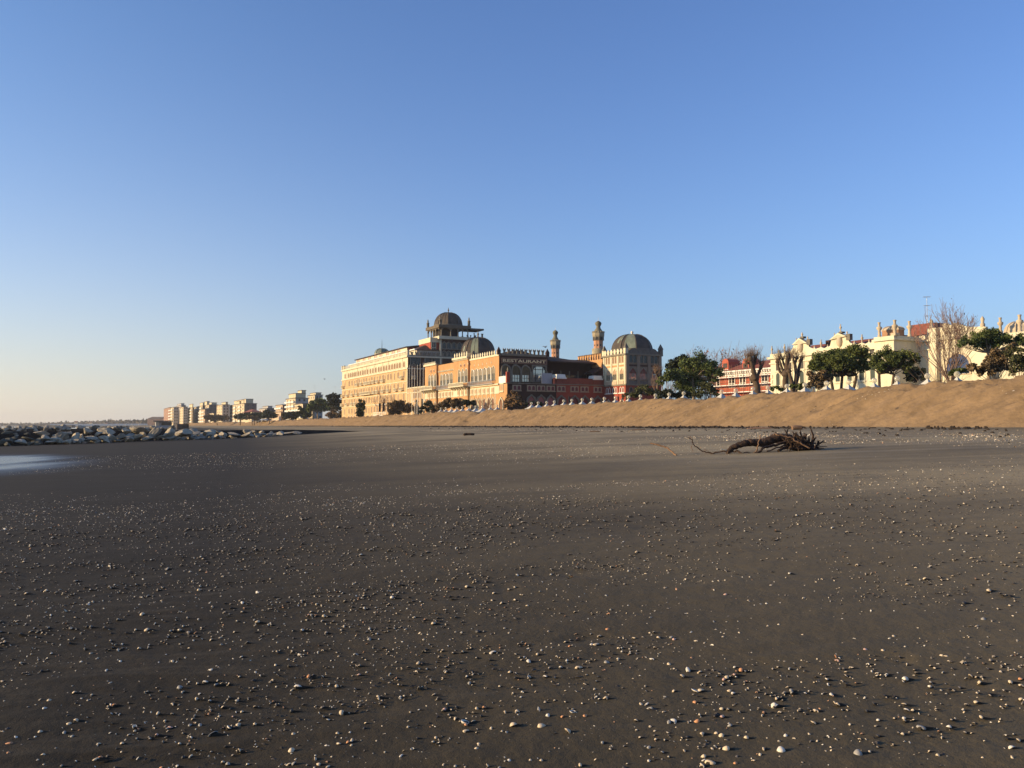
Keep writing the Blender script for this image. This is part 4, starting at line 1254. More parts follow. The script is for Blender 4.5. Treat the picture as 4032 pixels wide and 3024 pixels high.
    kb = MB(); kb.box(xk, -L - .003, -.2, .3, zk2, zk2 + 2.0); merlons(kb, xk + .2, -L - .6, zk2 + 2.0, 'swallow', 1.25, .75, 1.7, -.15, .15)
    kb.box(xk - .4, xk + .4, -.4, .5, zk2 - 1, zk2 + 2.5)
    kb.build('wing_battlement', ORANGE, rt)
    ea = MB(); ea.add([(xk, -2.6, zk2 - 1.6), (-L - .01, -2.6, zk2 - 1.6), (-L - .01, -.01, zk2 - .2), (xk, -.01, zk2 - .2), (xk, -2.6, zk2 - 1.9), (-L - .01, -2.6, zk2 - 1.9), (-L - .01, -.01, zk2 - .6), (xk, -.01, zk2 - .6)], [(0, 1, 2, 3), (7, 6, 5, 4), (0, 4, 5, 1), (1, 5, 6, 2), (2, 6, 7, 3), (3, 7, 4, 0)])
    ea.build('wing_eaves', TILE, rt)
    for q in (1525, 1615, 1710, 1800):
        x = hx(1940 + q / 4.148, -.1, A); MB().lathe([(.28, 0), (.5, .9), (.55, 1.2)], 6, (x, -.3, zk2 - 3.6)).build('capital', GREYST, rt)
    # darker battlemented box beyond
    xb = hx(2300, 7, A)
    bx = MB(); bx.box(xk - 8, xk - 1, 3, 11, GZ + 8, zk2 + 3.2); merlons(bx, 3.2, 10.8, zk2 + 3.2, 'plain', 1.3, .8, 1.1, xk - 1.3, xk - 1.02, 'x')
    bx.box(xk - 1.6, xk - .8, 10.2, 11.0, zk2 + 3.2, zk2 + 5.0); bx.build('rear_turret', BROWNB, rt)
corner_tower()

# ================================================================== two minaret-like towers
def minaret(px, Y, pytop, pyring, wpx, ztop_shaft, label, ring):
    p = at(px, 1420, Y)
    rt = empty('minaret', (p.x, p.y, 0), HRZ)
    tag(rt, label, 'tower', 'brick minarets above the hotel roofs')
    s = wpx / 2 / F * Y
    rot = R(22.5)
    zt = zat(pytop, Y, px)
    u = (zt - zat(pyring, Y, px))            # height from crown gallery top to tip
    zg = zat(pyring, Y, px)
    MB().lathe([(s, GZ), (s, zg - 1.9)], 8, rot=rot, smooth=False).build('shaft', mat('minaret_brick', (0.50, 0.26, 0.15), .9, .1, .6, bump=.3), rt)
    g = MB().lathe([(s * 1.0, zg - 2.0), (s * 1.08, zg - 1.7), (s * 1.28, zg - 1.2), (s * 1.3, zg - 1.1), (s * 1.3, zg - .3)], 8, rot=rot, smooth=False)
    for k in range(16):
        a = rot + 2 * math.pi * (k + .5) / 16
        g.lathe([(.22, 0), (.22, .42)], 4, (math.cos(a) * s * 1.2, math.sin(a) * s * 1.2, zg - .3), smooth=False)
    g.build('gallery', mat('minaret_stone', (0.36, 0.30, 0.20), .9, .14, .7, bump=.3), rt)
    h = zt - zg
    top = MB().lathe([(s * 1.15, zg - .35), (s * .85, zg + h * .12), (s * .55, zg + h * .3), (s * .46, zg + h * .42), (s * .44, zg + h * .5), (s * .62, zg + h * .62), (s * .70, zg + h * .72), (s * .70, zg + h * .80), (s * .60, zg + h * .86), (s * .3, zg + h * .95), (.04, zt)], 10)
    top.build('bulb_top', mat('minaret_top', (0.19, 0.17, 0.115), .9, .2, .8, bump=.3), rt)
    MB().tube([(0, 0, zt - .2), (0, 0, zt + 1.1)], [.06, .02], 5).build('spike', METAL, rt)
    # round holes, one column per facet
    hm = MB().lathe([(.0, 0.0), (.22, 0.0)], 8, cap=False)
    hv = MB(); hv.add([(.24 * math.cos(2 * math.pi * i / 8), -.02, .24 * math.sin(2 * math.pi * i / 8)) for i in range(8)], [tuple(range(8))])
    hmesh = hv.mesh('round_opening', DARKG)
    am = window_meshes('ogee', .75, 1.1, GREYST, DARKG, .12, .1)
    for k in range(8):
        a = 2 * math.pi * k / 8
        ap = s * math.cos(R(22.5))
        for j in range(4):
            z = zg - 3.7 - j * 1.2
            link('round_opening', hmesh, rt, (math.cos(a) * (ap + .01), math.sin(a) * (ap + .01), z), a + R(90))
        f = link('small_window', am[0], rt, (math.cos(a) * (ap * 1.15), math.sin(a) * (ap * 1.15), zg - 2.3), a + R(90)); link('pane', am[1], f)
    if ring:
        zr = zat(1386, Y, px)
        MB().lathe([(s * 1.02, zr - 1.6), (s * 1.35, zr - .8), (s * 1.38, zr - .7), (s * 1.38, zr + .9), (s * 1.2, zr + .9)], 16).build('lower_gallery', bpy.data.materials['minaret_stone'], rt)
        MB().lathe([(s * 1.15, GZ), (s * 1.15, zr - 1.2)], 12).build('base', bpy.data.materials['minaret_brick'], rt)
minaret(2187, 244, 1299, 1341, 31, 0, 'shorter brick minaret with bulb top, rising behind the dark hall roof', False)
minaret(2356.5, 228, 1263, 1307, 37, 0, 'taller brick minaret with a stone ring gallery, beside the copper-panelled dome', True)
# ================================================================== white palace on the right
def white_palace():
    YA = 160.0
    A = Vector((ray(3035, 1500).x * YA, YA, 0))
    rt = empty('white_palace', A, HRZ)
    tag(rt, 'cream white palace with scrolled gables, stone urns and a red tiled roof', 'palace')
    X = lambda px, y=0.0: hx(px, y, A)
    Z = lambda px, py, y=0.0: hzz(px, py, y, A)
    q6x = lambda q: 2980 + q / 3.95
    q6y = lambda q: 1220 + q / 3.95
    PW = mat('palace_render', (0.64, 0.575, 0.41), .85, .05, .3, bump=.15)
    PS = mat('palace_stone', (0.52, 0.42, 0.29), .88, .12, .6, bump=.25)
    x1 = X(q6x(1880)); xe = X(3533)
    z0 = Z(q6x(215), q6y(760))       # cornice of the left end
    zp = Z(q6x(215), q6y(690))       # parapet
    MB().box(0, x1, 0, 14, GZ - 1, z0).build('wall', PW, rt)
    cn = MB(); cn.box(-.5, x1, -.5, -.001, z0 - .15, z0 + .25); cn.box(-.2, x1, -.22, -.002, z0 - 1.1, z0 - .85); cn.box(-.4, -.001, -.001, 14, z0 - .15, z0 + .25)
    cn.build('cornice', PW, rt)
    # parapet outline with scrolls and two pedimented gables
    P = [(215, 690), (265, 690), (335, 676), (350, 660), (365, 680), (420, 668), (440, 640), (465, 668), (490, 660), (520, 650), (560, 610), (590, 545), (805, 510), (822, 575), (850, 590), (890, 605), (905, 580), (925, 610), (950, 600), (1010, 580), (1060, 600), (1100, 575), (1110, 560), (1125, 575), (1150, 560), (1175, 470), (1425, 410), (1440, 470), (1460, 510), (1510, 530), (1530, 505), (1550, 540), (1590, 530), (1650, 510), (1700, 530), (1740, 510), (1760, 490), (1780, 515), (1810, 500), (1840, 470), (1880, 470)]
    poly = [(X(q6x(a)), Z(q6x(a), q6y(b))) for a, b in P]
    poly = [(poly[0][0], z0 + .251)] + poly + [(poly[-1][0], z0 + .251)]
    MB().prism(poly[::-1], -.05, .45).build('parapet', PW, rt)
    for a, b, c, ya, yb, yt in ((580, 690, 815, 545, 515, 440), (1165, 1300, 1430, 470, 415, 360)):
        g = MB(); t = [(X(q6x(a)), Z(q6x(a), q6y(ya))), (X(q6x(c)), Z(q6x(c), q6y(yb + (0 if a < 1000 else -5)))), (X(q6x(b)), Z(q6x(b), q6y(yt)))]
        g.prism(t, -.45, .6)
        ctr = (sum(p[0] for p in t) / 3, sum(p[1] for p in t) / 3 - .1)
        ped = g.build('pediment', PW, rt)
        s = [(ctr[0] + (p[0] - ctr[0]) * .62, ctr[1] + (p[1] - ctr[1]) * .62) for p in t]
        MB().prism(s, -.47, -.4501).build('tympanum', PS, ped)
        xm = X(q6x(b + 8)); zz = Z(q6x(b), q6y(yt + 150))
        MB().lathe([(.02, -.9), (.45, -.5), (.6, .1), (.5, .7), (.02, 1.0)], 8, (xm, -.1, zz)).build('shield', PS, rt)
    # urns and finials along the top
    def urn(qx, qb, qt, tall, y=0.2, nm='urn'):
        x = X(q6x(qx), y); zb, zt = Z(q6x(qx), q6y(qb), y), Z(q6x(qx), q6y(qt), y); h = zt - zb
        r = h * (.14 if tall else .2)
        if tall: prof = [(r * .9, -.2), (r * .9, h * .10), (r * .5, h * .16), (r * .62, h * .3), (r * .5, h * .38), (r * .95, h * .5), (r * 1.1, h * .62), (r * 1.05, h * .68), (r * .5, h * .72), (r * .42, h * .88), (r * .62, h * .95), (r * .6, h)]
        else: prof = [(r, -.2), (r, h * .15), (r * .6, h * .25), (r * .8, h * .5), (r * 1.2, h * .62), (r * .5, h * .75), (r * .55, h * .88), (.04, h)]
        MB().lathe(prof, 8, (x, y, zb)).build(nm, PS, rt)
    for q, b, t in ((243, 685, 565), (440, 650, 535), (1010, 590, 465), (1650, 520, 385), (1318, 345, 225)): urn(q, b, t, True)
    for q, b, t in ((717, 430, 348), (625, 475, 435), (803, 470, 410), (1222, 400, 358), (1418, 390, 328), (350, 680, 620), (905, 610, 555), (1110, 580, 535), (1530, 540, 478), (1760, 520, 455)): urn(q, b, t, False)
    for q, b, t in ((717, 445, 415), (1322, 365, 340), (818, 545, 455), (1438, 470, 375)):
        x = X(q6x(q)); MB().box(x - .35, x + .45, -.2, .5, Z(q6x(q), q6y(b)), Z(q6x(q), q6y(t))).build('pedestal', DARKST, rt)
    # tiled roof behind the parapet
    MB().frustum(0.8, x1 + 2, 1.2, 13, z0 + .3, 3, x1, 6.5, 8, Z(q6x(1480), q6y(478), 6)).build('roof', RTILE, rt)
    ch = X(q6x(1132), 5); MB().box(ch - .4, ch + .4, 4.6, 5.4, z0 + 1, Z(q6x(1132), q6y(475), 5)).build('chimney', BROWNB, rt)
    # windows: tall upper rectangles, arched lower lights with green shutters
    GS = mat('green_shutter', (0.035, 0.05, 0.04), .6, .1)
    wu = window_meshes('rect', .95, 2.3, PW, DARKG, .18, .1, .1)
    wl = window_meshes('arch', .95, 2.3, PW, GS, .2, .1, .1)
    for q in (335, 520, 708, 895, 1080, 1265, 1450, 1640, 1810):
        x = X(q6x(q)); z = Z(q6x(335), q6y(945)); z2_ = Z(q6x(335), q6y(1172))
        window(rt, 'tall_window', x, 0.0, z, 's', wu); window(rt, 'arched_window', x, 0.0, z2_, 's', wl)
    for q in (252,):
        for k in range(9): MB().box(X(q6x(218)), X(q6x(250)), -.12, -.001, GZ + .2 + k * 1.0, GZ + .9 + k * 1.0).build('corner_quoin', PW, rt)
    # end pavilion with two big urns and a small cupola
    q7x = lambda q: 3480 + q / 3.949
    q7y = lambda q: 1120 + q / 3.949
    zc = Z(3533, q7y(865)); zt_ = Z(3533, q7y(805))
    yv = lambda px, x=None: hy(px, xe if x is None else x, A)
    W = 5.7
    MB().box(x1 + .002, xe, -.6, W, GZ - 1, zc).build('pavilion_wall', PW, rt)
    pc = MB(); pc.box(x1 - .2, xe + .4, -1.0, W + .3, zc + .001, zc + .35); pc.box(x1, xe + .15, -.75, W + .1, zc - 1.75, zc - 1.5); pc.box(x1, xe + .12, -.72, W + .08, zc + .351, zt_ + .1)
    pc.build('pavilion_cornice', PW, rt)
    def big_urn(px, py_b, py_t, y):
        x = X(px, y); zb, zt = Z(px, py_b, y), Z(px, py_t, y); h = zt - zb; r = h * .17
        MB().lathe([(r * .7, -.3), (r * .7, h * .12), (r * .45, h * .18), (r * .6, h * .3), (r * .45, h * .42), (r, h * .55), (r * 1.05, h * .68), (r * .5, h * .72), (r * .45, h * .9), (r * .6, h * .95), (r * .58, h)], 10, (x, y, zb)).build('large_urn', PS, rt)
    big_urn(q6x(1922), q6y(425), q6y(195), -.2)
    big_urn(q7x(190), q7y(800), q7y(552), -.2)
    x = X(q7x(190), -.2); MB().box(x - .5, x + .4, -.6, .4, zt_ + .1, Z(q7x(190), q7y(755), -.2)).build('pedestal', PS, rt)
    xx = xe - .5; yy = yv(q7x(418), xx); zb = hz(q7x(418), q7y(800), xx, yy, A); h = hz(q7x(418), q7y(570), xx, yy, A) - zb; r = h * .17
    MB().lathe([(r * .7, -.3), (r * .7, h * .12), (r * .45, h * .18), (r * .6, h * .3), (r * .45, h * .42), (r, h * .55), (r * 1.05, h * .68), (r * .5, h * .72), (r * .45, h * .9), (r * .6, h * .95), (r * .58, h)], 10, (xx, yy, zb)).build('large_urn', PS, rt)
    cyy = 3.0; cxx = hx(q7x(160), cyy, A); Yc = hw(cxx, cyy, 0, A).y; rr = 42 / F * Yc
    zc0 = EYE + ray(3520, q7y(805)).z * Yc; zc1 = EYE + ray(3520, q7y(655)).z * Yc
    MB().lathe([(rr, -1.2), (rr, .9)], 8, (cxx, cyy, zc0), smooth=False, rot=R(22.5)).build('cupola_drum', mat('tan_brick', (.36, .20, .11), .9, .1), rt)
    dome_part(rt, cxx, cyy, zc0 + .9, rr, zc1 - zc0 - .9, PS, 8, R(22.5), 1, name='cupola')
    # second wing nearer the viewer, set back, with stepped parapet and fan window
    B = 5.2
    zB = zc + .6
    xb0 = X(q7x(545), B); xb1 = X(q7x(1610), B)
    z1 = Z(q7x(800), q7y(870), B)
    MB().box(xe + .001, xb1, B, B + 12, GZ - 1, z1).build('front_wing_wall', PW, rt)
    P2 = [(500, 810), (690, 785), (690, 690), (800, 680), (935, 668), (940, 620), (960, 605), (1020, 605), (1040, 630), (1075, 632), (1100, 600), (1160, 600), (1175, 625), (1230, 625), (1290, 650), (1380, 660), (1510, 655), (1610, 655)]
    poly = [(X(q7x(a), B), Z(q7x(a), q7y(b), B)) for a, b in P2]
    poly = [(poly[0][0], z1 + .002)] + poly + [(poly[-1][0], z1 + .002)]
    MB().prism(poly[::-1], B - .05, B + .5).build('front_wing_parapet', PW, rt)
    c2 = MB(); c2.box(xe + .05, xb1, B - .4, B - .052, z1 - .1, z1 + .2); c2.box(xe + .05, xb1, B - .2, B - .001, z1 - 1.5, z1 - 1.3)
    c2.build('front_wing_cornice', PW, rt)
    for q in (800,):
        x = X(q7x(q), B); MB().box(x - .1, x + .9, B - .8, B - .053, GZ, Z(q7x(q), q7y(685), B)).build('buttress', PW, rt)
    for q, b, t in ((750, 690, 630), (1548, 655, 595)):
        x = X(q7x(q), B); MB().lathe([(.35, -.1), (.35, .4), (.2, .6), (.3, 1.2), (.05, 1.6)], 8, (x, B + .2, Z(q7x(q), q7y(b), B))).build('urn', PS, rt)
    # fan window
    wd = X(q7x(1335), B) - X(q7x(985), B); hh = Z(q7x(1160), q7y(1080), B) - Z(q7x(1160), q7y(1300), B)
    x = X(q7x(1165), B); zb = Z(q7x(1165), q7y(1080), B) - wd / 2
    fm = window_meshes('arch', wd, wd / 2 + 1.2, PS, glass_mat('blue_glass', (.03, .05, .12), .15), .3, .15)
    f = window(rt, 'fan_window', x, B, zb - 1.2, 's', fm)
    fb = MB()
    for k in range(1, 7):
        a = math.pi * k / 7
        fb.tube([(x, B - .05, zb), (x + wd / 2 * math.cos(a), B - .05, zb + wd / 2 * math.sin(a))], .05, 4, False)
    fb.build('glazing_bar', IRON, rt)
    # its low tiled roof
    zr = Z(q7x(640), q7y(610), B + 5)
    MB().frustum(X(q7x(450), B + 3), X(q7x(900), B + 3), B + 2, B + 12, z1 - .5, X(q7x(470), B + 6), X(q7x(860), B + 6), B + 5, B + 8, zr).build('front_wing_roof', RTILE, rt)
    # second pavilion at the right edge of the photograph
    D0 = X(q7x(1890), 1.0)
    xr0 = X(q7x(1800), -.6); 
    MB().box(xr0, xr0 + 9, -.6, 9, GZ - 1, Z(q7x(1900), q7y(760), -.6)).build('far_pavilion_wall', PW, rt)
    big_urn(q7x(1838), q7y(745), q7y(515), -.2)
    big_urn(q7x(2140), q7y(745), q7y(470), -.2)
    cyy = 3.0; cxx = hx(q7x(2110), cyy, A); Yc = hw(cxx, cyy, 0, A).y; rr = 48 / F * Yc
    zc0 = EYE + ray(4010, q7y(760)).z * Yc; zc1 = EYE + ray(4010, q7y(580)).z * Yc
    dome_part(rt, cxx, cyy, zc0, rr, zc1 - zc0, PS, 8, R(22.5), 1, name='cupola')
white_palace()

# ================================================================== red scaffolded house
def red_house():
    A = Vector((ray(3060, 1500).x * 182.0, 182.0, 0))
    rt = empty('red_house', A, HRZ)
    tag(rt, 'red house with white window frames behind a scaffold', 'house')
    X = lambda px, y=0.0: hx(px, y, A)
    Z = lambda px, py, y=0.0: hzz(px, py, y, A)
    q5x = lambda q: 2560 + q / 4.424
    q5y = lambda q: 1300 + q / 4.424
    RH = mat('salmon_red_render', (0.42, 0.105, 0.062), .9, .08, .4)
    x0 = X(q5x(1150))
    zc = Z(q5x(1300), q5y(735))
    MB().box(x0, 0, 0, 10, GZ - 1, zc).build('wall', RH, rt)
    c = MB(); c.box(x0 - .5, .2, -.6, -.001, zc - .1, zc + .2); c.box(x0 - .1, 0.01, -.1, -.001, zc - 1.0, zc - .102)
    k = x0
    while k < 0: c.box(k, k + .3, -.5, -.101, zc - .55, zc - .101); k += .75
    c.build('cornice', WHITE, rt)
    MB().frustum(x0 - .6, .4, -.6, 11, zc + .21, x0 + 4, -3, 5, 7, Z(q5x(1500), q5y(570), 4)).build('roof', RTILE, rt)
    for q in (1335, 1690):
        xd = X(q5x(q), 1.0); zd = Z(q5x(q), q5y(690), 1.0)
        d = MB().box(xd - 1.1, xd + 1.1, .6, 4, zd, zd + 1.9); d.prism([(xd - 1.1, zd + 1.901), (xd + 1.1, zd + 1.901), (xd + .8, zd + 2.4), (xd, zd + 2.65), (xd - .8, zd + 2.4)], .6, 4)
        dd = d.build('dormer', RH, rt)
        MB().box(xd - .7, xd + .7, .55, .599, zd + .4, zd + 1.5).build('dormer_window', DARKG, dd)
        MB().box(xd - 1.3, xd + 1.3, .3, .5, zd - .3, zd).build('dormer_sill', WHITE, dd)
    tw = window_meshes('arch', .85, 2.4, WHITE, GLASS, .18, .12, .1)
    for q in (1190, 1400, 1452, 1590, 1640, 1780, 1830, 1975, 2030):
        window(rt, 'arched_window', X(q5x(q)), 0.0, Z(q5x(1500), q5y(955)), 's', tw)
    lw = window_meshes('rect', .8, .9, WHITE, DARKG, .12, .1)
    for q in (1400, 1452, 1590, 1640, 1975, 2030): window(rt, 'low_window', X(q5x(q)), 0.0, Z(q5x(1500), q5y(1000)), 's', lw)
    sc = empty('scaffold', hw(0, -.002, 0, A), HRZ)
    tag(sc, 'pole scaffold with pale plank decks in front of the red house', 'scaffold')
    zs = [Z(q5x(1500), q5y(v)) for v in (820, 960, 1085)]
    for z in zs: MB().box(x0 - .5, .1, -1.7, -.7, z - .12, z + .05).build('plank_deck', WHITE, sc)
    k = x0
    PM = mat('scaffold_pole', (.25, .14, .09), .6, .1)
    while k < 0.2:
        for y in (-1.75, -.65): MB().tube([(k, y, GZ - .5), (k, y, zc + 1.5)], .045, 5, cap=False).build('pole', PM, sc)
        k += 1.9
    for z in zs:
        for dz in (.55, 1.05): MB().tube([(x0 - .4, -1.75, z + dz), (.1, -1.75, z + dz)], .04, 5, cap=False).build('rail', PM, sc)
red_house()

# ================================================================== apartment blocks along the shore
def apt(name, label, pa, pb, pc, ytop, Yc, floors, wall, side=None, bal='s', cols=4, roofbox=None, cat='apartment block', base=2.0, group=None):
    K = Vector((ray(pb, 1600).x * Yc, Yc, 0))
    rt = empty(name, K, HRZ); tag(rt, label, cat, group)
    L = -hx(pa, 0, K); D = hy(pc, 0, K)
    zt = EYE + ray(pb, ytop).z * Yc
    MB().box(-L, 0, 0, D, base - 2, zt).build('wall', wall, rt)
    if side is not None: MB().box(.01, .08, .05, D, base - 2, zt - .05).build('side_wall', side, rt)  # end face in a darker colour that carries its shade
    MB().box(-L - .5, .5, -.5, D + .4, zt + .001, zt + .4).build('roof', mat('flat_roof', (.16, .13, .11), .9, .1), rt)
    fh = (zt - base) / floors
    wm = window_meshes('rect', max(1.0, L / cols * .38), fh * .5, WHITE, SHUT, .15, .06)
    wf = window_meshes('rect', max(1.0, D / 3 * .3), fh * .45, GREYST, DARKG, .12, .06)
    bw = L / cols * .85
    bl = MB(); bl.box(-bw / 2, bw / 2, -1.2, 0, -.15, .05); bl.box(-bw / 2, bw / 2, -1.2, -1.1, .05, .95); bl.box(bw / 2 - .1, bw / 2, -1.1, 0, .05, .95)
    bmesh_ = bl.mesh('balcony', WHITE if bal == 's' else GREYST)
    for f in range(floors):
        z = base + f * fh
        for c in range(cols):
            x = -L + L * (c + .5) / cols
            window(rt, 'window', x, 0.0, z + fh * .3, 's', wm)
            if bal and f > 0 and (c % 2 == 0 or cols < 4): link('balcony', bmesh_, rt, (x, 0, z + .1))
        for c in range(2):
            y = D * (c + .8) / 2.6
            window(rt, 'side_window', y, .08 if side is not None else 0.0, z + fh * .35, 'f', wf)
    for (a, b_, y0, y1, h) in (roofbox or []):
        MB().box(-L * a, -L * b_, D * y0, D * y1, zt + .401, zt + .4 + h).build('roof_house', wall, rt)
        MB().box(-L * a - .3, -L * b_ + .3, D * y0 - .3, D * y1 + .3, zt + .4 + h + .001, zt + .7 + h).build('roof_slab', bpy.data.materials['flat_roof'], rt)
    return rt
q8 = lambda q: 580 + q / 2.633
r8 = lambda q: 1480 + q / 2.633
AC = mat('apt_cream', (0.58, 0.48, 0.31), .9, .08, .2)
AP = mat('apt_peach', (0.58, 0.42, 0.27), .9, .08, .2)
AB = mat('apt_brown', (0.34, 0.19, 0.13), .9, .1, .2)
AG = mat('apt_grey', (0.42, 0.39, 0.36), .9, .08, .2)  # grey walls; also the shade painted on ends of cream blocks
AD = mat('apt_shade_dark', (0.20, 0.14, 0.11), .9, .1, .2)  # shade tone painted on block ends; also one dark roof
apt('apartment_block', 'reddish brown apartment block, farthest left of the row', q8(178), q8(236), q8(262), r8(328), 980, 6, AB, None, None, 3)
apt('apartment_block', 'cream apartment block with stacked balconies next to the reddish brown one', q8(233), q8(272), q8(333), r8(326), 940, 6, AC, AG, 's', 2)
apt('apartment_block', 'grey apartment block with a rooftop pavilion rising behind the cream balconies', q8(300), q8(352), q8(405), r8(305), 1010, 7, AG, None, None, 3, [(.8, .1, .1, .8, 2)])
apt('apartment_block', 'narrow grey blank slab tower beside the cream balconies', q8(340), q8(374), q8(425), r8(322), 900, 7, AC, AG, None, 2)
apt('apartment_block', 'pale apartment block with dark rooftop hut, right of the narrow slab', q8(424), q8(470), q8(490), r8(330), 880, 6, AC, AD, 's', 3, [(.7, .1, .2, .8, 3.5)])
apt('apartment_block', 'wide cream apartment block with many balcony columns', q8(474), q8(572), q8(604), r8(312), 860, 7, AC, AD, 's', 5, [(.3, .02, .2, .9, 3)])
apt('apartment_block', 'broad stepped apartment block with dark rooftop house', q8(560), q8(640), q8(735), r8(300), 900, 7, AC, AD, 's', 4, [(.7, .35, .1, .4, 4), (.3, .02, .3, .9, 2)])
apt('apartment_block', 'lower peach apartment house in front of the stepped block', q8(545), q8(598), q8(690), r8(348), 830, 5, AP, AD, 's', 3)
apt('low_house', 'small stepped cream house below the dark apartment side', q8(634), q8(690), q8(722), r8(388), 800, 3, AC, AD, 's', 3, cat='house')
apt('apartment_block', 'white slab apartment block with a blank side in grey shade', q8(725), q8(778), q8(858), r8(300), 760, 7, AC, AG, None, 3, [(.9, .2, .6, .92, 2.2)])
apt('apartment_block', 'large cream apartment block with a blank end wall in brown shade', q8(860), q8(1005), q8(1138), r8(287), 700, 6, AC, AD, 's', 6, [(.55, .4, .1, .3, 2.5), (.35, .2, .2, .5, 3), (.9, .1, .25, .85, 3.6)])
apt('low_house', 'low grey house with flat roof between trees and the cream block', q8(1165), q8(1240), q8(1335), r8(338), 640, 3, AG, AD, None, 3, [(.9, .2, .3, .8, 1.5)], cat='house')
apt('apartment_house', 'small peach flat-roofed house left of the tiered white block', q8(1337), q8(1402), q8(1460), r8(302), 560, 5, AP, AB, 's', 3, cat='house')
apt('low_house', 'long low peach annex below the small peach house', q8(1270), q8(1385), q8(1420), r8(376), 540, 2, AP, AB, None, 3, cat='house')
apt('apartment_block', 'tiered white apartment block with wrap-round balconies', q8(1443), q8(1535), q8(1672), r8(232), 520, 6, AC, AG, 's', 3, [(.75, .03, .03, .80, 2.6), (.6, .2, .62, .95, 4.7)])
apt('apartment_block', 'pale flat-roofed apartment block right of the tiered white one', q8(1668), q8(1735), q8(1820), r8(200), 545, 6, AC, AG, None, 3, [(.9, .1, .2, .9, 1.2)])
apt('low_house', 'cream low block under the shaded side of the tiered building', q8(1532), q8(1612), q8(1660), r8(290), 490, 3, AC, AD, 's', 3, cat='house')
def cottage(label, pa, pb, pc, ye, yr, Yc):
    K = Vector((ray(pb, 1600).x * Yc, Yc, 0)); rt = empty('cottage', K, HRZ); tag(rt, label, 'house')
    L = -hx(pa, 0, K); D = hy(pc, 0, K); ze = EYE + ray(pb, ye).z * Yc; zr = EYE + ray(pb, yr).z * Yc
    MB().box(-L, 0, 0, D, 0, ze).build('wall', AC, rt)
    MB().frustum(-L - .7, .7, -.7, D + .7, ze + .001, -L * .7, -L * .3, D * .45, D * .55, zr).build('roof', RTILE, rt)
cottage('cottage with a red hipped roof among dark trees', q8(1000), q8(1085), q8(1185), r8(375), r8(343), 600)

# beach pavilion and container at the far end of the bank
def pavilion():
    K = Vector((ray(606, 1670).x * 470, 470, 0)); rt = empty('beach_pavilion', K, HRZ); tag(rt, 'low white beach pavilion with a flat roof beyond the groyne', 'pavilion')
    D = hy(684, 0, K); L = 8
    z0 = 1.4; zr = EYE + ray(606, 1656).z * 470
    MB().box(-L, 0, 0, D, 0, z0).build('deck', AG, rt)
    MB().box(-L + 1, -1, 1, D - .5, z0 + .001, zr - .5).build('wall', AG, rt)
    MB().box(-L - .6, .6, -.6, D, zr - .45, zr).build('roof', mat('flat_roof', (.16, .13, .11), .9, .1), rt)
    k = 0.2
    while k < D * .35:
        MB().box(-.3, -.02, k, k + .25, z0 + .002, zr - .46).build('post', AC, rt); k += 1.1
    MB().box(-.9, -.7, D * .4, D * .95, z0 + .4, zr - .9).build('window_band', GLASS, rt)
pavilion()
c_ = at(698, 1675, 400)
bx = MB().box(-6, 0, 0, 5.2, ground(c_.x, c_.y) - .3, EYE + ray(698, 1671).z * 400)
bx.box(-6.1, .1, -.1, 5.3, EYE + ray(698, 1671).z * 400 + .001, EYE + ray(698, 1671).z * 400 + .2)
o = bx.build('storage_hut', mat('dark_hut', (.05, .035, .03), .8, .1), None, (c_.x, c_.y, 0), HRZ); tag(o, 'dark brown storage hut on the sand where the bank begins', 'hut')
# ================================================================== vegetation
def leaf_mat(name, c1, c2, isl=0.45):
    m = mat(name, c1, 0.75, 0.1, 0.5, col2=c2, island=isl, spec=0.2)
    return m
PINE = leaf_mat('pine_needles', (0.11, 0.130, 0.036), (0.045, 0.064, 0.020))
STONEPINE = leaf_mat('stone_pine_needles', (0.115, 0.130, 0.032), (0.050, 0.066, 0.019))
OAK = leaf_mat('evergreen_leaves', (0.030, 0.038, 0.018), (0.018, 0.022, 0.012))
TAMA = leaf_mat('brown_tamarisk', (0.23, 0.13, 0.055), (0.12, 0.075, 0.036))
OLIVE = leaf_mat('olive_brown_leaves', (0.19, 0.125, 0.062), (0.095, 0.068, 0.036))
RUST = leaf_mat('withered_leaves', (0.20, 0.085, 0.055), (0.11, 0.06, 0.045))
BARK = mat('bark', (0.10, 0.068, 0.045), 0.95, 0.2, 1.5, bump=0.5)
PALEBARK = mat('pale_bark', (0.26, 0.19, 0.125), 0.95, 0.18, 1.5, bump=0.4)
TWIG = mat('twig', (0.21, 0.135, 0.085), 0.9, 0.12, 1.5)
TWIGR = mat('reddish_twig', (0.21, 0.135, 0.105), 0.9, 0.12, 1.5)

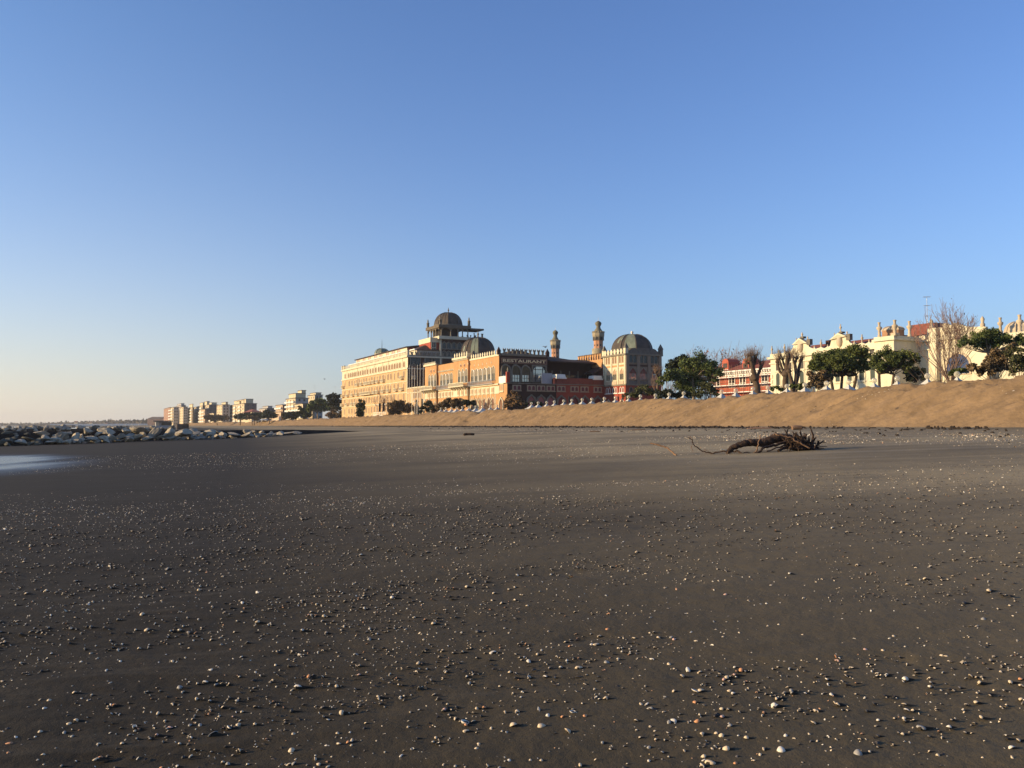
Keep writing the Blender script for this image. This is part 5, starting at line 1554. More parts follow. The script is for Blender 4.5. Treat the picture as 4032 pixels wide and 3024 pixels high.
def leaf_mesh(name, clumps, n_per, size, m, flat=0.75, seed=0, needle=False):
    """clumps: (x,y,z,r). leaves fill shells of the clumps, denser outside; each leaf is a small bent blade"""
    g = np.random.default_rng(seed)
    C = []
    for (x, y, z, r) in clumps:
        n = int(17 * (r / size) ** 2) + 4
        d = g.normal(size=(n, 3)); d /= np.linalg.norm(d, axis=1)[:, None]
        rad = r * g.random(n) ** 0.42
        rad *= 1 + 0.22 * np.sin(d[:, 0] * 5 + x) * np.cos(d[:, 2] * 6 + y)
        p = d * rad[:, None]; p[:, 2] *= flat
        # gather the leaves into tufts
        p = p + g.normal(size=p.shape) * 0.04 * r
        C.append(p + np.array([x, y, z]))
    P = np.concatenate(C); n = len(P)
    a = g.normal(size=(n, 3)); a /= np.linalg.norm(a, axis=1)[:, None]
    a[:, 2] = a[:, 2] * 0.7 + 0.25
    b = np.cross(a, g.normal(size=(n, 3))); b /= np.linalg.norm(b, axis=1)[:, None] + 1e-9
    s = size * (0.6 + 0.8 * g.random(n))[:, None]
    wd = 0.30 if needle else 0.5
    V = np.stack([P - a * s * .5, P + b * s * wd, P + a * s * .5, P - b * s * wd], 1).reshape(-1, 3)
    Fq = np.arange(4 * n).reshape(n, 4)
    return np_mesh(name, V, Fq, m)

def limbs(name, paths, m, parent=None, n=5):
    b = MB()
    for pts, r0, r1 in paths:
        k = len(pts)
        b.tube(pts, [r0 + (r1 - r0) * i / (k - 1) for i in range(k)], n)
    return b.build(name, m, parent)

def curve(p, q, sag=0.0, n=5, g=None, wob=0.0):
    p, q = Vector(p), Vector(q); out = []
    for i in range(n + 1):
        t = i / n; v = p.lerp(q, t); v.z += sag * math.sin(math.pi * t)
        if g is not None and 0 < i < n: v += Vector(g.normal(size=3)) * wob
        out.append(v)
    return out

def pine_tree(name, label, cat, base_px, base_py, Y, clumps_px, n_per, size, m, trunk_r=0.3, needle=True, depth=1.0, group=None, fork_px=None, seed=1, flat=0.72, gz=2.4, stems=1, bark=None):
    g = np.random.default_rng(seed)
    B = at(base_px, base_py, Y); B.z = gz
    rt = empty(name, B); tag(rt, label, cat, group)
    sc = Y / F
    cl = []
    for (px, py, r) in clumps_px:
        p = at(px, py, Y); rr = r * sc * (1.22 if name == 'stone_pine' else 1.08)
        off = (g.random() - .5) * 2.2 * rr * depth
        # each clump becomes several irregular tufts
        for k in range(9):
            d = g.normal(size=3) * rr * 0.46; d[2] *= .75
            cl.append((p.x - B.x + d[0], p.y - B.y + off + d[1], p.z - B.z + d[2], rr * (0.46 + .34 * g.random())))
    link('crown', leaf_mesh('crown', cl, n_per, size, m, flat, seed, needle), rt)
    paths = []
    top = sum((Vector((c[0], c[1], c[2])) for c in cl), Vector()) / len(cl)
    fk = Vector((0, 0, top.z * 0.45))
    if fork_px: f_ = at(fork_px[0], fork_px[1], Y); fk = f_ - B
    for s in range(stems):
        o = Vector(((s - (stems - 1) / 2) * .7, g.normal() * .3, -.6)) if stems > 1 else Vector((0, 0, -.6))
        paths.append((curve(o, fk + Vector((o.x * 2.4, o.y, 0)), 0, 4, g, trunk_r * .25), trunk_r, trunk_r * .7))
    for c in cl[::6]:
        q = Vector((c[0], c[1], c[2] - c[3] * .25))
        s0 = fk + Vector(((g.integers(stems) - (stems - 1) / 2) * 1.68 if stems > 1 else 0, 0, 0))
        paths.append((curve(s0, q, -0.06 * (q - s0).length, 5, g, .08 * (q - s0).length / 3), trunk_r * .34, trunk_r * .08))
    limbs('trunk', paths, bark or BARK, rt)
    return rt

TWIG_MIN = [.017]
def branch_tree(b, g, p, d, length, r, depth, maxd, up=0.25, spread=0.5, seg=3, kids=(2, 3), shrink=0.68):
    """recursive bare branching into the tube builder"""
    pts = [Vector(p)]
    dd = Vector(d).normalized()
    for i in range(seg):
        dd = (dd + Vector(g.normal(size=3)) * .10 + Vector((0, 0, up * .12))).normalized()
        pts.append(pts[-1] + dd * length / seg)
    r1 = r * (.62 if depth < maxd else .25)
    b.tube(pts, [max(TWIG_MIN[0], r + (r1 - r) * i / seg) for i in range(seg + 1)], 4 if depth < 2 else 3, cap=False)
    if depth >= maxd: return
    k = int(g.integers(kids[0], kids[1] + 1))
    for j in range(k):
        t = 1.0 if j == 0 else .35 + .6 * g.random()
        i = min(seg - 1, int(t * seg)); q = pts[i].lerp(pts[i + 1], min(1, t * seg - i)) if j else pts[-1]
        side = dd.orthogonal(); side.rotate(Matrix.Rotation(g.random() * 6.283, 3, dd))
        nd = (dd + side * spread * (.5 + g.random() * .8) * (.5 if j == 0 else 1) + Vector((0, 0, up))).normalized()
        branch_tree(b, g, q, nd, length * shrink * (.75 + .5 * g.random()), r1 * (.95 if j == 0 else .7), depth + 1, maxd, up, spread, seg, kids, shrink)

def bare_tree(name, label, px, Y, py_top, py_base=None, r=.18, stems=1, lean=.15, maxd=5, m=TWIG, up=.3, spread=.42, seed=3, gz=2.4, kids=(2, 3), withered=0, first=.34, cat='bare tree', group=None):
    g = np.random.default_rng(seed)
    B = at(px, 1500, Y); B.z = gz if py_base is None else EYE + ray(px, py_base).z * Y
    H = EYE + ray(px, py_top).z * Y - B.z
    rt = empty(name, B); tag(rt, label, cat, group)
    b = MB(); TWIG_MIN[0] = .017 if Y < 150 else .034
    for s in range(stems):
        a = 6.283 * s / max(1, stems) + g.random()
        dd = Vector((math.cos(a) * lean * (1 if stems > 1 else .3), math.sin(a) * lean * .6, 1))
        branch_tree(b, g, Vector((math.cos(a) * .15 * (stems > 1), math.sin(a) * .15 * (stems > 1), -.4)), dd, H * first, r, 0, maxd, up, spread, 3, kids, .74)
    # scale height to fit
    zmax = max(v[2] for v in b.v)
    k = H / zmax
    b.v = [(x * (k ** .5), y * (k ** .5), z * k) for x, y, z in b.v]
    b.build('branches', m, rt)
    if withered:
        idx = g.integers(0, len(b.v), withered)
        P = np.array([b.v[i] for i in idx if b.v[i][2] > H * .4])
        P = P + g.normal(size=P.shape) * .3
        n = len(P); a = g.normal(size=(n, 3)) * (.075 if Y < 150 else .15); c = g.normal(size=(n, 3)) * (.05 if Y < 150 else .1)
        V = np.stack([P - a, P + c, P + a, P - c], 1).reshape(-1, 3)
        link('withered_leaves', np_mesh('withered_leaves', V, np.arange(4 * n).reshape(n, 4), RUST), rt)
    return rt

def pollard_tree(label, px, Y, limbs_px, tops_px, r=.3, shoot=2.2, nsh=34, seed=5, py_base=1545, shoot_r=.022, spread=1.0):
    """thick lopped limbs ending in knobs that bristle with thin shoots"""
    g = np.random.default_rng(seed)
    B = at(px, py_base, Y); B.z = 2.2
    rt = empty('pollard_tree', B); tag(rt, label, 'bare tree')
    t = MB()
    for path, r0, r1 in limbs_px:
        pts = []
        off = (g.random() - .5) * 1.6
        for i, (a, c) in enumerate(path):
            v = at(a, c, Y) - B; v.y += off * i / max(1, len(path) - 1); pts.append(v)
        if path[0][1] >= py_base - 6: pts[0].z = -.5
        k = len(pts)
        t.tube(pts, [r0 + (r1 - r0) * i / (k - 1) for i in range(k)], 7)
        e = pts[-1]
        t.lathe([(.05, -r1 * 1.6), (r1 * 1.5, -r1 * .6), (r1 * 1.7, r1 * .4), (r1 * .9, r1 * 1.4), (.03, r1 * 1.8)], 7, tuple(e))
    t.build('trunk', BARK, rt)
    s = MB()
    for (a, c) in tops_px:
        e = at(a, c, Y) - B
        for k in range(nsh):
            d = Vector((g.normal() * .55 * spread, g.normal() * .55, .9 + .35 * g.random())).normalized()
            L = shoot * (.35 + .75 * g.random())
            p1 = e + d * L * .5 + Vector(g.normal(size=3)) * .05; p2 = e + (d + Vector((0, 0, .25))).normalized() * L
            s.tube([e + Vector(g.normal(size=3)) * .14, p1, p2], [shoot_r * 1.3, shoot_r, shoot_r * .4], 3, cap=False)
            if g.random() < .6:
                d2 = (d + Vector(g.normal(size=3)) * .5).normalized(); s.tube([p1, p1 + d2 * L * .35], [shoot_r * .8, shoot_r * .3], 3, cap=False)
    s.build('shoots', TWIG, rt)

# ---- around the corner tower
pine_tree('evergreen_oak', 'dark evergreen oak rising behind the left of the big pine', 'tree', 2690, 1560, 148, [(2690, 1415, 24), (2668, 1432, 26), (2652, 1450, 20), (2700, 1450, 34), (2660, 1480, 25), (2720, 1490, 40)], 22, .42, OAK, .3, False, seed=11)
pine_tree('pine_tree', 'big spreading green pine between the corner tower and the red scaffolded house', 'tree', 2735, 1560, 132,
          [(2745, 1416, 30), (2712, 1432, 34), (2775, 1440, 32), (2690, 1465, 36), (2662, 1490, 30), (2632, 1490, 20), (2610, 1497, 16), (2740, 1462, 36), (2800, 1440, 26), (2815, 1468, 24), (2793, 1452, 26), (2715, 1500, 34), (2760, 1500, 30), (2680, 1520, 24), (2790, 1490, 22), (2725, 1530, 25)], 26, .32, PINE, .32, seed=12, fork_px=(2727, 1480), bark=PALEBARK)
pine_tree('pine_shrub', 'low olive green shrub in front of the shaded side of the corner tower', 'shrub', 2540, 1570, 150, [(2535, 1530, 18), (2515, 1545, 20), (2555, 1542, 18), (2490, 1556, 16), (2575, 1552, 18), (2470, 1560, 12)], 30, .3, leaf_mat('olive_pine', (.085, .085, .03), (.04, .044, .018)), .12, seed=13)
pine_tree('dark_hedge', 'dark bushy hedge under the left edge of the big pine', 'hedge', 2640, 1575, 125, [(2600, 1552, 16), (2625, 1545, 18), (2650, 1550, 20), (2680, 1552, 18), (2710, 1555, 16)], 26, .3, OAK, .1, False, seed=14)
pine_tree('pine_shrub', 'bushy olive young pine leaning before the left end of the red scaffolded house', 'shrub', 2785, 1560, 118, [(2760, 1540, 18), (2785, 1525, 18), (2805, 1540, 16), (2775, 1515, 14), (2820, 1552, 12), (2745, 1555, 14)], 30, .26, leaf_mat('olive_pine', (.085, .085, .03), (.04, .044, .018)), .12, seed=15, bark=PALEBARK)
pollard_tree('small lopped tree with a knobbly head in front of the corner tower', 2591, 150, [([(2591, 1556), (2590, 1520), (2592, 1490), (2588, 1472)], .22, .16), ([(2592, 1490), (2600, 1470)], .14, .1), ([(2590, 1485), (2580, 1468)], .14, .1)], [(2588, 1470), (2600, 1468), (2580, 1466)], .2, 1.6, 26, 16, 1556)
bare_tree('poplar', 'bare poplar with reddish withered leaves behind the big pine', 2795, 235, 1350, None, .26, 6, .45, 5, TWIGR, .22, .62, 21, withered=1500, cat='tree')
bare_tree('poplar', 'bare poplar with withered leaves, nearest the big pine of the row', 2762, 240, 1368, None, .22, 5, .42, 5, TWIGR, .22, .62, 22, withered=1100, cat='tree')
bare_tree('poplar', 'grey bare poplar rising above the left roof dormer of the red house', 2868, 245, 1358, None, .2, 6, .3, 5, TWIG, .34, .5, 23, withered=250, cat='tree')
bare_tree('poplar', 'tall slim bare poplar above the middle of the red house roof', 2908, 250, 1343, None, .2, 6, .26, 5, TWIG, .38, .45, 24, withered=250, cat='tree')
bare_tree('poplar', 'bare poplar partly hidden by the forked lopped tree', 2972, 240, 1358, None, .2, 6, .34, 5, TWIG, .32, .52, 25, withered=150, cat='tree')
bare_tree('poplar', 'bare poplar between the forked lopped tree and the white palace', 3012, 250, 1388, None, .18, 5, .34, 5, TWIG, .3, .55, 26, cat='tree')
bare_tree('bare_shrub', 'thin bare sapling just right of the corner tower', 2618, 190, 1440, None, .06, 5, .2, 3, TWIG, .4, .3, 27, cat='sapling')
# ---- big lopped plane trees
pollard_tree('forked lopped plane tree with two bristly heads in front of the red house', 2987, 138,
             [([(2987, 1552), (2983, 1520), (2975, 1490)], .62, .5), ([(2975, 1490), (2965, 1460), (2958, 1435), (2950, 1415)], .42, .3), ([(2978, 1490), (2990, 1465), (2998, 1448)], .3, .2), ([(2962, 1450), (2972, 1425), (2975, 1410)], .28, .2), ([(2958, 1435), (2942, 1428), (2936, 1438)], .2, .14)],
             [(2950, 1412), (2975, 1408), (2998, 1446), (2940, 1430), (2962, 1420)], .6, 2.5, 44, 31, 1552)
pollard_tree('lopped plane tree with a curved left limb before the palace corner', 3091, 128,
             [([(3091, 1535), (3090, 1500), (3090, 1475)], .5, .4), ([(3090, 1478), (3072, 1465), (3064, 1440), (3062, 1425)], .22, .2), ([(3090, 1475), (3078, 1450), (3070, 1425), (3066, 1412)], .24, .14), ([(3090, 1475), (3096, 1445), (3098, 1415), (3102, 1405)], .34, .24), ([(3094, 1452), (3086, 1430), (3084, 1415)], .2, .14), ([(3098, 1440), (3110, 1420), (3114, 1408)], .2, .16)],
             [(3062, 1424), (3067, 1410), (3084, 1412), (3102, 1402), (3114, 1406)], .5, 2.0, 26, 32, 1535)
pollard_tree('lopped plane tree leaning left between two tall shuttered windows of the palace', 3124, 126,
             [([(3124, 1535), (3118, 1505), (3110, 1480), (3106, 1462)], .32, .24), ([(3126, 1532), (3134, 1500), (3136, 1470), (3130, 1430), (3138, 1410)], .34, .2), ([(3136, 1505), (3146, 1475), (3150, 1445), (3158, 1420)], .26, .2), ([(3131, 1440), (3122, 1420), (3120, 1408)], .2, .14), ([(3148, 1462), (3156, 1462)], .12, .08)],
             [(3106, 1460), (3138, 1408), (3158, 1418), (3120, 1406)], .4, 1.9, 24, 33, 1535)
# ---- stone pines in front of the palace
q6 = lambda q: 2980 + q / 3.95
r6 = lambda q: 1220 + q / 3.95
pine_tree('stone_pine', 'wide flat-topped stone pine with many leaning stems before the palace', 'tree', q6(1330), 1525, 112,
          [(q6(a), r6(b), c) for a, b, c in ((1040, 760, 24), (960, 830, 22), (1130, 700, 24), (1240, 690, 26), (1350, 640, 22), (1450, 610, 18), (1560, 610, 20), (1660, 640, 18), (1720, 680, 16), (1400, 720, 28), (1550, 700, 26), (1650, 740, 22), (1160, 800, 26), (1280, 800, 28), (1420, 830, 24), (1020, 860, 22), (900, 860, 16), (880, 910, 14), (1100, 890, 22), (1250, 890, 20), (1540, 820, 20), (1640, 830, 18), (1180, 950, 16), (1320, 950, 18), (1440, 935, 16), (1560, 900, 18), (1010, 930, 16), (1680, 900, 14))],
          34, .24, STONEPINE, .26, seed=41, fork_px=(q6(1350), r6(1020)), stems=3, depth=1.4, flat=.8)
pine_tree('pine_shrub', 'ragged greenish brown bush under the left side of the wide stone pine', 'shrub', q6(930), 1528, 106, [(q6(a), r6(b), c) for a, b, c in ((870, 990, 16), (920, 1050, 20), (980, 990, 16), (1030, 1060, 18), (960, 1130, 18), (890, 1110, 16), (1090, 1000, 12), (850, 1170, 14), (1000, 1180, 14), (1130, 1060, 10), (1180, 1020, 10))], 26, .24, OLIVE, .12, False, seed=42, bark=PALEBARK)
pine_tree('stone_pine', 'smaller round stone pine with an arching trunk, right of the wide one', 'tree', q6(1970), 1510, 104,
          [(q6(a), r6(b), c) for a, b, c in ((1860, 740, 18), (1940, 700, 18), (2030, 670, 20), (2120, 690, 20), (2200, 720, 22), (2290, 720, 20), (2360, 760, 18), (2410, 800, 14), (1900, 800, 20), (2010, 780, 22), (2120, 790, 22), (2240, 800, 20), (1840, 830, 14), (1950, 860, 14), (2200, 870, 16), (2320, 850, 16), (1890, 900, 16), (2290, 910, 14), (2040, 880, 16), (2120, 880, 14))],
          36, .23, STONEPINE, .24, seed=43, fork_px=(q6(2000), r6(1000)), stems=2, depth=1.3, flat=.78)
pine_tree('dark_hedge', 'dark clipped hedge beside the palace corner, under the round stone pine', 'hedge', 3585, 1500, 112, [(3568, 1470, 16), (3595, 1465, 18), (3575, 1490, 16), (3605, 1488, 16), (3618, 1470, 10)], 26, .22, OAK, .1, False, seed=44)
pine_tree('cypress', 'narrow dark cypress standing at the palace wall', 'tree', 3634, 1490, 118, [(3634, 1455, 8), (3634, 1466, 9), (3634, 1478, 9), (3634, 1490, 9)], 60, .2, OAK, .08, False, depth=.2, seed=45, flat=1.0)
pine_tree('green_bush', 'low green bush at the foot of the lopped plane trees', 'shrub', 3140, 1530, 108, [(3130, 1522, 12), (3150, 1520, 13), (3168, 1524, 12), (3142, 1528, 12)], 30, .22, STONEPINE, .08, False, seed=46)
pine_tree('green_bush', 'low green bush between globe-topped tents at the palace corner', 'shrub', 3060, 1536, 112, [(3040, 1530, 9), (3058, 1528, 10), (3076, 1533, 9)], 30, .22, STONEPINE, .08, False, seed=47)
# ---- bare multi-stem poplar and right-hand pines
bare_tree('bare_poplar', 'tall bare many-stemmed tree fanning up before the palace front', 3745, 100, 1165, 1500, .12, 12, .42, 5, TWIGR, .38, .46, 51, kids=(2, 3), first=.36, withered=250)
g_ = np.random.default_rng(52)
B_ = at(3702, 1480, 98); B_.z = 3.4
st_ = empty('tree_stump', B_); tag(st_, 'thick dark stump sprouting long thin shoots left of the tall bare tree', 'stump')
sm_ = MB()
for k in range(5): sm_.tube(curve((g_.normal() * .3, g_.normal() * .3, -.4), (g_.normal() * .7, g_.normal() * .5, 2.2 + g_.random() * 1.2), 0, 4, g_, .08), [.3, .28, .24, .2, .16], 7)
sm_.build('trunk', BARK, st_)
sh_ = MB()
for k in range(60):
    a = g_.normal() * .75; L = 2.5 + 3.5 * g_.random()
    p = Vector((g_.normal() * .4, g_.normal() * .3, 1.0 + 1.6 * g_.random())); d = Vector((math.sin(a), g_.normal() * .3, math.cos(a))).normalized()
    sh_.tube([p, p + d * L * .5 + Vector((0, 0, .1)), p + d * L + Vector((0, 0, .6))], [.028, .02, .008], 3, cap=False)
sh_.build('shoots', TWIG, st_)
q7 = lambda q: 3480 + q / 3.949
r7 = lambda q: 1120 + q / 3.949
pine_tree('pine_tree', 'spreading wind-bent pine at the right end above the sand bank', 'tree', q7(1620), 1470, 86,
          [(q7(a), r7(b), c) for a, b, c in ((1180, 930, 16), (1260, 860, 16), (1340, 900, 18), (1430, 830, 18), (1520, 780, 20), (1620, 750, 20), (1720, 740, 20), (1800, 770, 20), (1880, 820, 20), (1980, 820, 20), (2080, 820, 18), (2160, 850, 14), (1500, 900, 18), (1620, 880, 22), (1740, 880, 22), (1860, 900, 18), (2240, 900, 20), (2300, 950, 20), (1980, 900, 14), (1560, 840, 20), (1680, 810, 20), (1400, 930, 16), (1560, 960, 14), (1700, 960, 14), (1940, 860, 18), (2120, 900, 18))],
          38, .2, PINE, .2, seed=53, fork_px=(q7(1620), r7(1060)), depth=1.2, flat=.72, bark=PALEBARK, gz=3.2)
pine_tree('pine_shrub', 'thicket of grey brown and green shrubs along the right end of the bank', 'shrub', q7(1750), 1475, 80, [(q7(a), r7(b), c) for a, b, c in ((1700, 1060, 14), (1790, 1070, 16), (1890, 1040, 16), (1980, 980, 16), (1750, 1140, 16), (1880, 1110, 16), (1660, 1170, 14), (1340, 1280, 16), (1450, 1310, 16), (1560, 1280, 18), (1680, 1250, 20), (1780, 1200, 18), (1880, 1180, 18), (1800, 1300, 20), (1920, 1290, 20), (1640, 1350, 18), (1520, 1370, 14))], 40, .2, OLIVE, .1, False, seed=54, bark=PALEBARK, gz=3.4)
pine_tree('pine_shrub', 'green pine bush at the right edge under the wind-bent pine', 'shrub', q7(2120), 1470, 76, [(q7(a), r7(b), c) for a, b, c in ((1980, 1080, 16), (2060, 1030, 18), (2150, 1060, 20), (2060, 1130, 18), (2180, 1160, 22), (2000, 1200, 18), (2120, 1260, 22), (2220, 1280, 24), (2020, 1330, 18))], 40, .2, leaf_mat('olive_pine', (.085, .085, .03), (.04, .044, .018)), .1, seed=55, bark=PALEBARK, gz=3.4)
pine_tree('green_bush', 'small green bush left of the fan window', 'shrub', q7(1080), 1478, 92, [(q7(a), r7(b), c) for a, b, c in ((1060, 1380, 11), (1120, 1350, 12), (1180, 1390, 11), (1240, 1340, 10))], 36, .2, STONEPINE, .08, False, seed=56, gz=3.2)
# ---- shrubs before the hotel
q1 = lambda q: 1300 + q / 3.3175
r1 = lambda q: 1180 + q / 3.3175
pine_tree('round_tree', 'dark green round tree before the left part of the pale hotel block', 'tree', q1(480), r1(1540), 318, [(q1(a), r1(b), c) for a, b, c in ((420, 1370, 14), (480, 1350, 14), (550, 1345, 13), (450, 1460, 14), (500, 1440, 13), (420, 1500, 10), (395, 1420, 14), (450, 1410, 15), (520, 1400, 14), (580, 1390, 10), (380, 1480, 11), (430, 1480, 12), (600, 1350, 7), (390, 1520, 8))], 12, .5, leaf_mat('bush_green', (.05, .058, .018), (.025, .032, .012)), .3, False, seed=61, gz=2.3)
pine_tree('tamarisk', 'brown leafless-looking tamarisk thicket in front of the hotel flagpoles', 'shrub', q1(900), r1(1500), 262, [(q1(a), r1(b), c) for a, b, c in ((800, 1440, 12), (830, 1390, 14), (870, 1350, 14), (920, 1360, 15), (960, 1390, 15), (1010, 1390, 15), (1050, 1420, 14), (850, 1450, 15), (920, 1440, 16), (990, 1450, 15), (880, 1400, 16), (1100, 1440, 9), (790, 1480, 9))], 13, .38, OLIVE, .1, False, seed=62, gz=2.3)
q2 = lambda q: 1620 + q / 3.3175
r2 = lambda q: 1180 + q / 3.3175
pine_tree('dark_bush', 'dark green bush left of the first globe-topped tents before the hotel link wing', 'shrub', q2(220), r2(1460), 245, [(q2(a), r2(b), c) for a, b, c in ((140, 1420, 10), (190, 1370, 11), (240, 1350, 11), (280, 1400, 11), (210, 1430, 12), (120, 1460, 7), (290, 1440, 8))], 16, .36, OAK, .1, False, seed=63, gz=2.2)
pine_tree('tamarisk', 'mixed brown and green shrub row before the ground arches of the sign wing', 'shrub', q2(470), r2(1430), 222, [(q2(a), r2(b), c) for a, b, c in ((340, 1400, 11), (390, 1370, 12), (440, 1330, 12), (480, 1310, 12), (540, 1340, 14), (590, 1330, 13), (640, 1330, 13), (680, 1340, 12), (500, 1380, 14), (600, 1380, 14), (420, 1390, 13), (650, 1390, 13), (550, 1390, 13))], 16, .34, OLIVE, .1, False, seed=64, gz=2.2)
pine_tree('dark_bush', 'dark evergreen bush at the right end of the brown shrub row', 'shrub', q2(750), r2(1420), 216, [(q2(a), r2(b), c) for a, b, c in ((720, 1340, 10), (760, 1345, 10), (800, 1355, 9), (740, 1380, 9), (810, 1330, 6))], 18, .32, OAK, .1, False, seed=65, gz=2.2)
pine_tree('tamarisk', 'bushy rust brown tamarisk at the corner of the dark terrace building', 'shrub', 2022, 1605, 190, [(2010, 1570, 14), (2030, 1560, 14), (2045, 1575, 14), (2000, 1585, 12), (2025, 1590, 16), (2050, 1592, 12), (2020, 1545, 9), (1990, 1598, 8), (2065, 1600, 8)], 22, .32, TAMA, .1, False, seed=66, gz=2.2)
pine_tree('dark_hedge', 'dark hedge behind tents below the horseshoe arches', 'hedge', 2090, 1600, 186, [(2075, 1590, 8), (2095, 1585, 8), (2115, 1588, 8), (2130, 1592, 7)], 24, .3, OAK, .08, False, seed=67, gz=2.2)
bare_tree('bare_shrub', 'thin bare tree against the middle of the pale hotel block', q1(650), 285, 1520, None, .1, 3, .2, 4, TWIG, .35, .4, 68, cat='bare tree')
bare_tree('bare_shrub', 'thin bare twigs before the right ground arches of the sign wing', 1915, 205, 1555, None, .06, 4, .3, 4, TWIG, .3, .45, 69, cat='bare shrub')
# ---- left of the hotel
pine_tree('stone_pine', 'umbrella pine with a pale forked trunk left of the hotel', 'tree', q8(1765), r8(440), 440, [(q8(a), r8(b), c) for a, b, c in ((1690, 310, 14), (1730, 280, 15), (1780, 260, 14), (1830, 270, 14), (1870, 310, 13), (1720, 330, 16), (1780, 310, 18), (1840, 330, 15), (1680, 350, 10), (1900, 330, 10))], 8, .8, PINE, .5, False, seed=71, fork_px=(q8(1768), r8(375)), bark=PALEBARK)
pine_tree('pine_tree', 'dark ragged pine directly left of the pale hotel block', 'tree', q8(1940), r8(430), 400, [(q8(a), r8(b), c) for a, b, c in ((1870, 220, 10), (1910, 200, 10), (1960, 220, 12), (2000, 210, 10), (1900, 260, 14), (1960, 270, 15), (2000, 270, 12), (1930, 320, 16), (1990, 330, 12), (2010, 300, 8))], 9, .7, OAK, .4, False, seed=72)
pine_tree('tamarisk', 'rusty brown shrub at the foot of the dark pine', 'shrub', q8(1920), r8(440), 385, [(q8(a), r8(b), c) for a, b, c in ((1890, 400, 11), (1925, 375, 11), (1950, 410, 11), (1905, 430, 9))], 11, .5, TAMA, .1, False, seed=73)
pine_tree('tamarisk', 'grey brown shrub beside the lower left corner of the hotel', 'shrub', q8(1990), r8(440), 380, [(q8(a), r8(b), c) for a, b, c in ((1975, 400, 10), (2005, 390, 10), (2000, 425, 10), (1970, 430, 8))], 11, .5, OLIVE, .1, False, seed=74)
hed = [(1560, 1690, 330, 430, 450, 'dark tree clump before the tiered white block'), (1420, 1560, 370, 440, 470, 'dark low tree clump below the small peach house'), (1200, 1330, 355, 440, 520, 'dark tree clump between the red-roofed cottage and the peach house'),
       (1020, 1200, 370, 440, 540, 'dark rounded tree group before the red-roofed cottage'), (920, 1010, 390, 450, 570, 'dark tree clump before the large cream block'), (620, 830, 410, 455, 660, 'brownish tree row before the blank white slab block')]
for i, (a, b, t, bo, Y, lb) in enumerate(hed):
    gg = np.random.default_rng(80 + i); n = max(5, int((b - a) / 18))
    cl = [(q8(a + (b - a) * (k + .5) / n), r8(t + 12 + (bo - t) * .5 * gg.random()), 7 + 4 * gg.random()) for k in range(n)] + [(q8(a + (b - a) * (k + .5) / n), r8(bo - 22), 8) for k in range(n)]
    pine_tree('tree_clump', lb, 'trees', q8((a + b) / 2), 1650, Y, cl, 7, .9, OLIVE if i == 5 else OAK if i % 2 else leaf_mat('bush_green', (.05, .058, .018), (.025, .032, .012)), .3, False, seed=80 + i, gz=2.4)
pine_tree('tree_clump', 'grey brown shrub before the dark trees of the cottage', 'shrub', q8(1090), 1650, 515, [(q8(a), r8(b), 8) for a, b in ((1050, 435), (1080, 425), (1110, 430), (1130, 440))], 7, .8, OLIVE, .2, False, seed=88)

# far shore under haze: low wooded strip and pale beach houses
def far_shore():
    g = np.random.default_rng(90)
    P = []
    for px in np.arange(-60, 660, 1.6):
        Y = 2600 - 900 * max(0, (px - 200) / 460) + g.normal() * 60
        h = (3 + 3.5 * sstep(60, 250, px) + 3 * sstep(250, 480, px)) * (1 + .45 * pnoise(px * .03, 1.0, 3)) 
        x = ray(px, 1676).x * Y
        for k in range(5):
            P.append((x + g.normal() * 5, Y + g.normal() * 20, h * (k / 4) ** .7 + 1.5 + g.normal() * .6))
    P = np.array(P); n = len(P)
    a = g.normal(size=(n, 3)) * 3.2; b = g.normal(size=(n, 3)) * 2.6
    V = np.stack([P - a, P + b, P + a, P - b], 1).reshape(-1, 3)
    o = link('far_woods', np_mesh('far_woods', V, np.arange(4 * n).reshape(n, 4), leaf_mat('far_leaves', (.10, .075, .05), (.06, .05, .035)))); tag(o, kind='stuff')
far_shore()
for i, (a, b, t, Y, lb) in enumerate(((292, 305, 1658, 1900, 'tiny white villa on the far shore, left of the pair'), (352, 362, 1660, 1880, 'tiny white villa on the far shore, right of the pair'), (580, 645, 1641, 1500, 'long dark low block just left of the reddish apartment block'), (415, 423, 1665, 1700, 'tiny square pale beach tower on the far shore'))):
    p = at(a, 1676, Y); w = (b - a) / F * Y; h = EYE + ray(a, t).z * Y
    rt = empty('far_house', (p.x, p.y, 0)); tag(rt, lb, 'house')
    MB().box(0, w, 0, w * .6, -1, h * .8).build('wall', AB if i == 2 else AC, rt); MB().frustum(-.5, w + .5, -.5, w * .6 + .5, h * .8 + .01, w * .2, w * .8, w * .2, w * .4, h).build('roof', RTILE if i != 2 else AD, rt)
bh = MB().box(0, 12, 0, 5, 0, 2.6); bh.frustum(-.3, 12.3, -.3, 5.3, 2.6, .5, 11.5, 1.5, 3.5, 3.3)
bm_ = bh.mesh('beach_cabins', WHITE)
for k in range(14):
    px = 195 + k * 27; Y = 1500 - k * 22; p = at(px, 1676, Y)
    o = link('beach_cabins', bm_, None, (p.x, p.y, .9), HRZ + R(90)); tag(o, 'row of white beach cabins on the far shore', 'cabins', 'white cabin rows along the far shore')
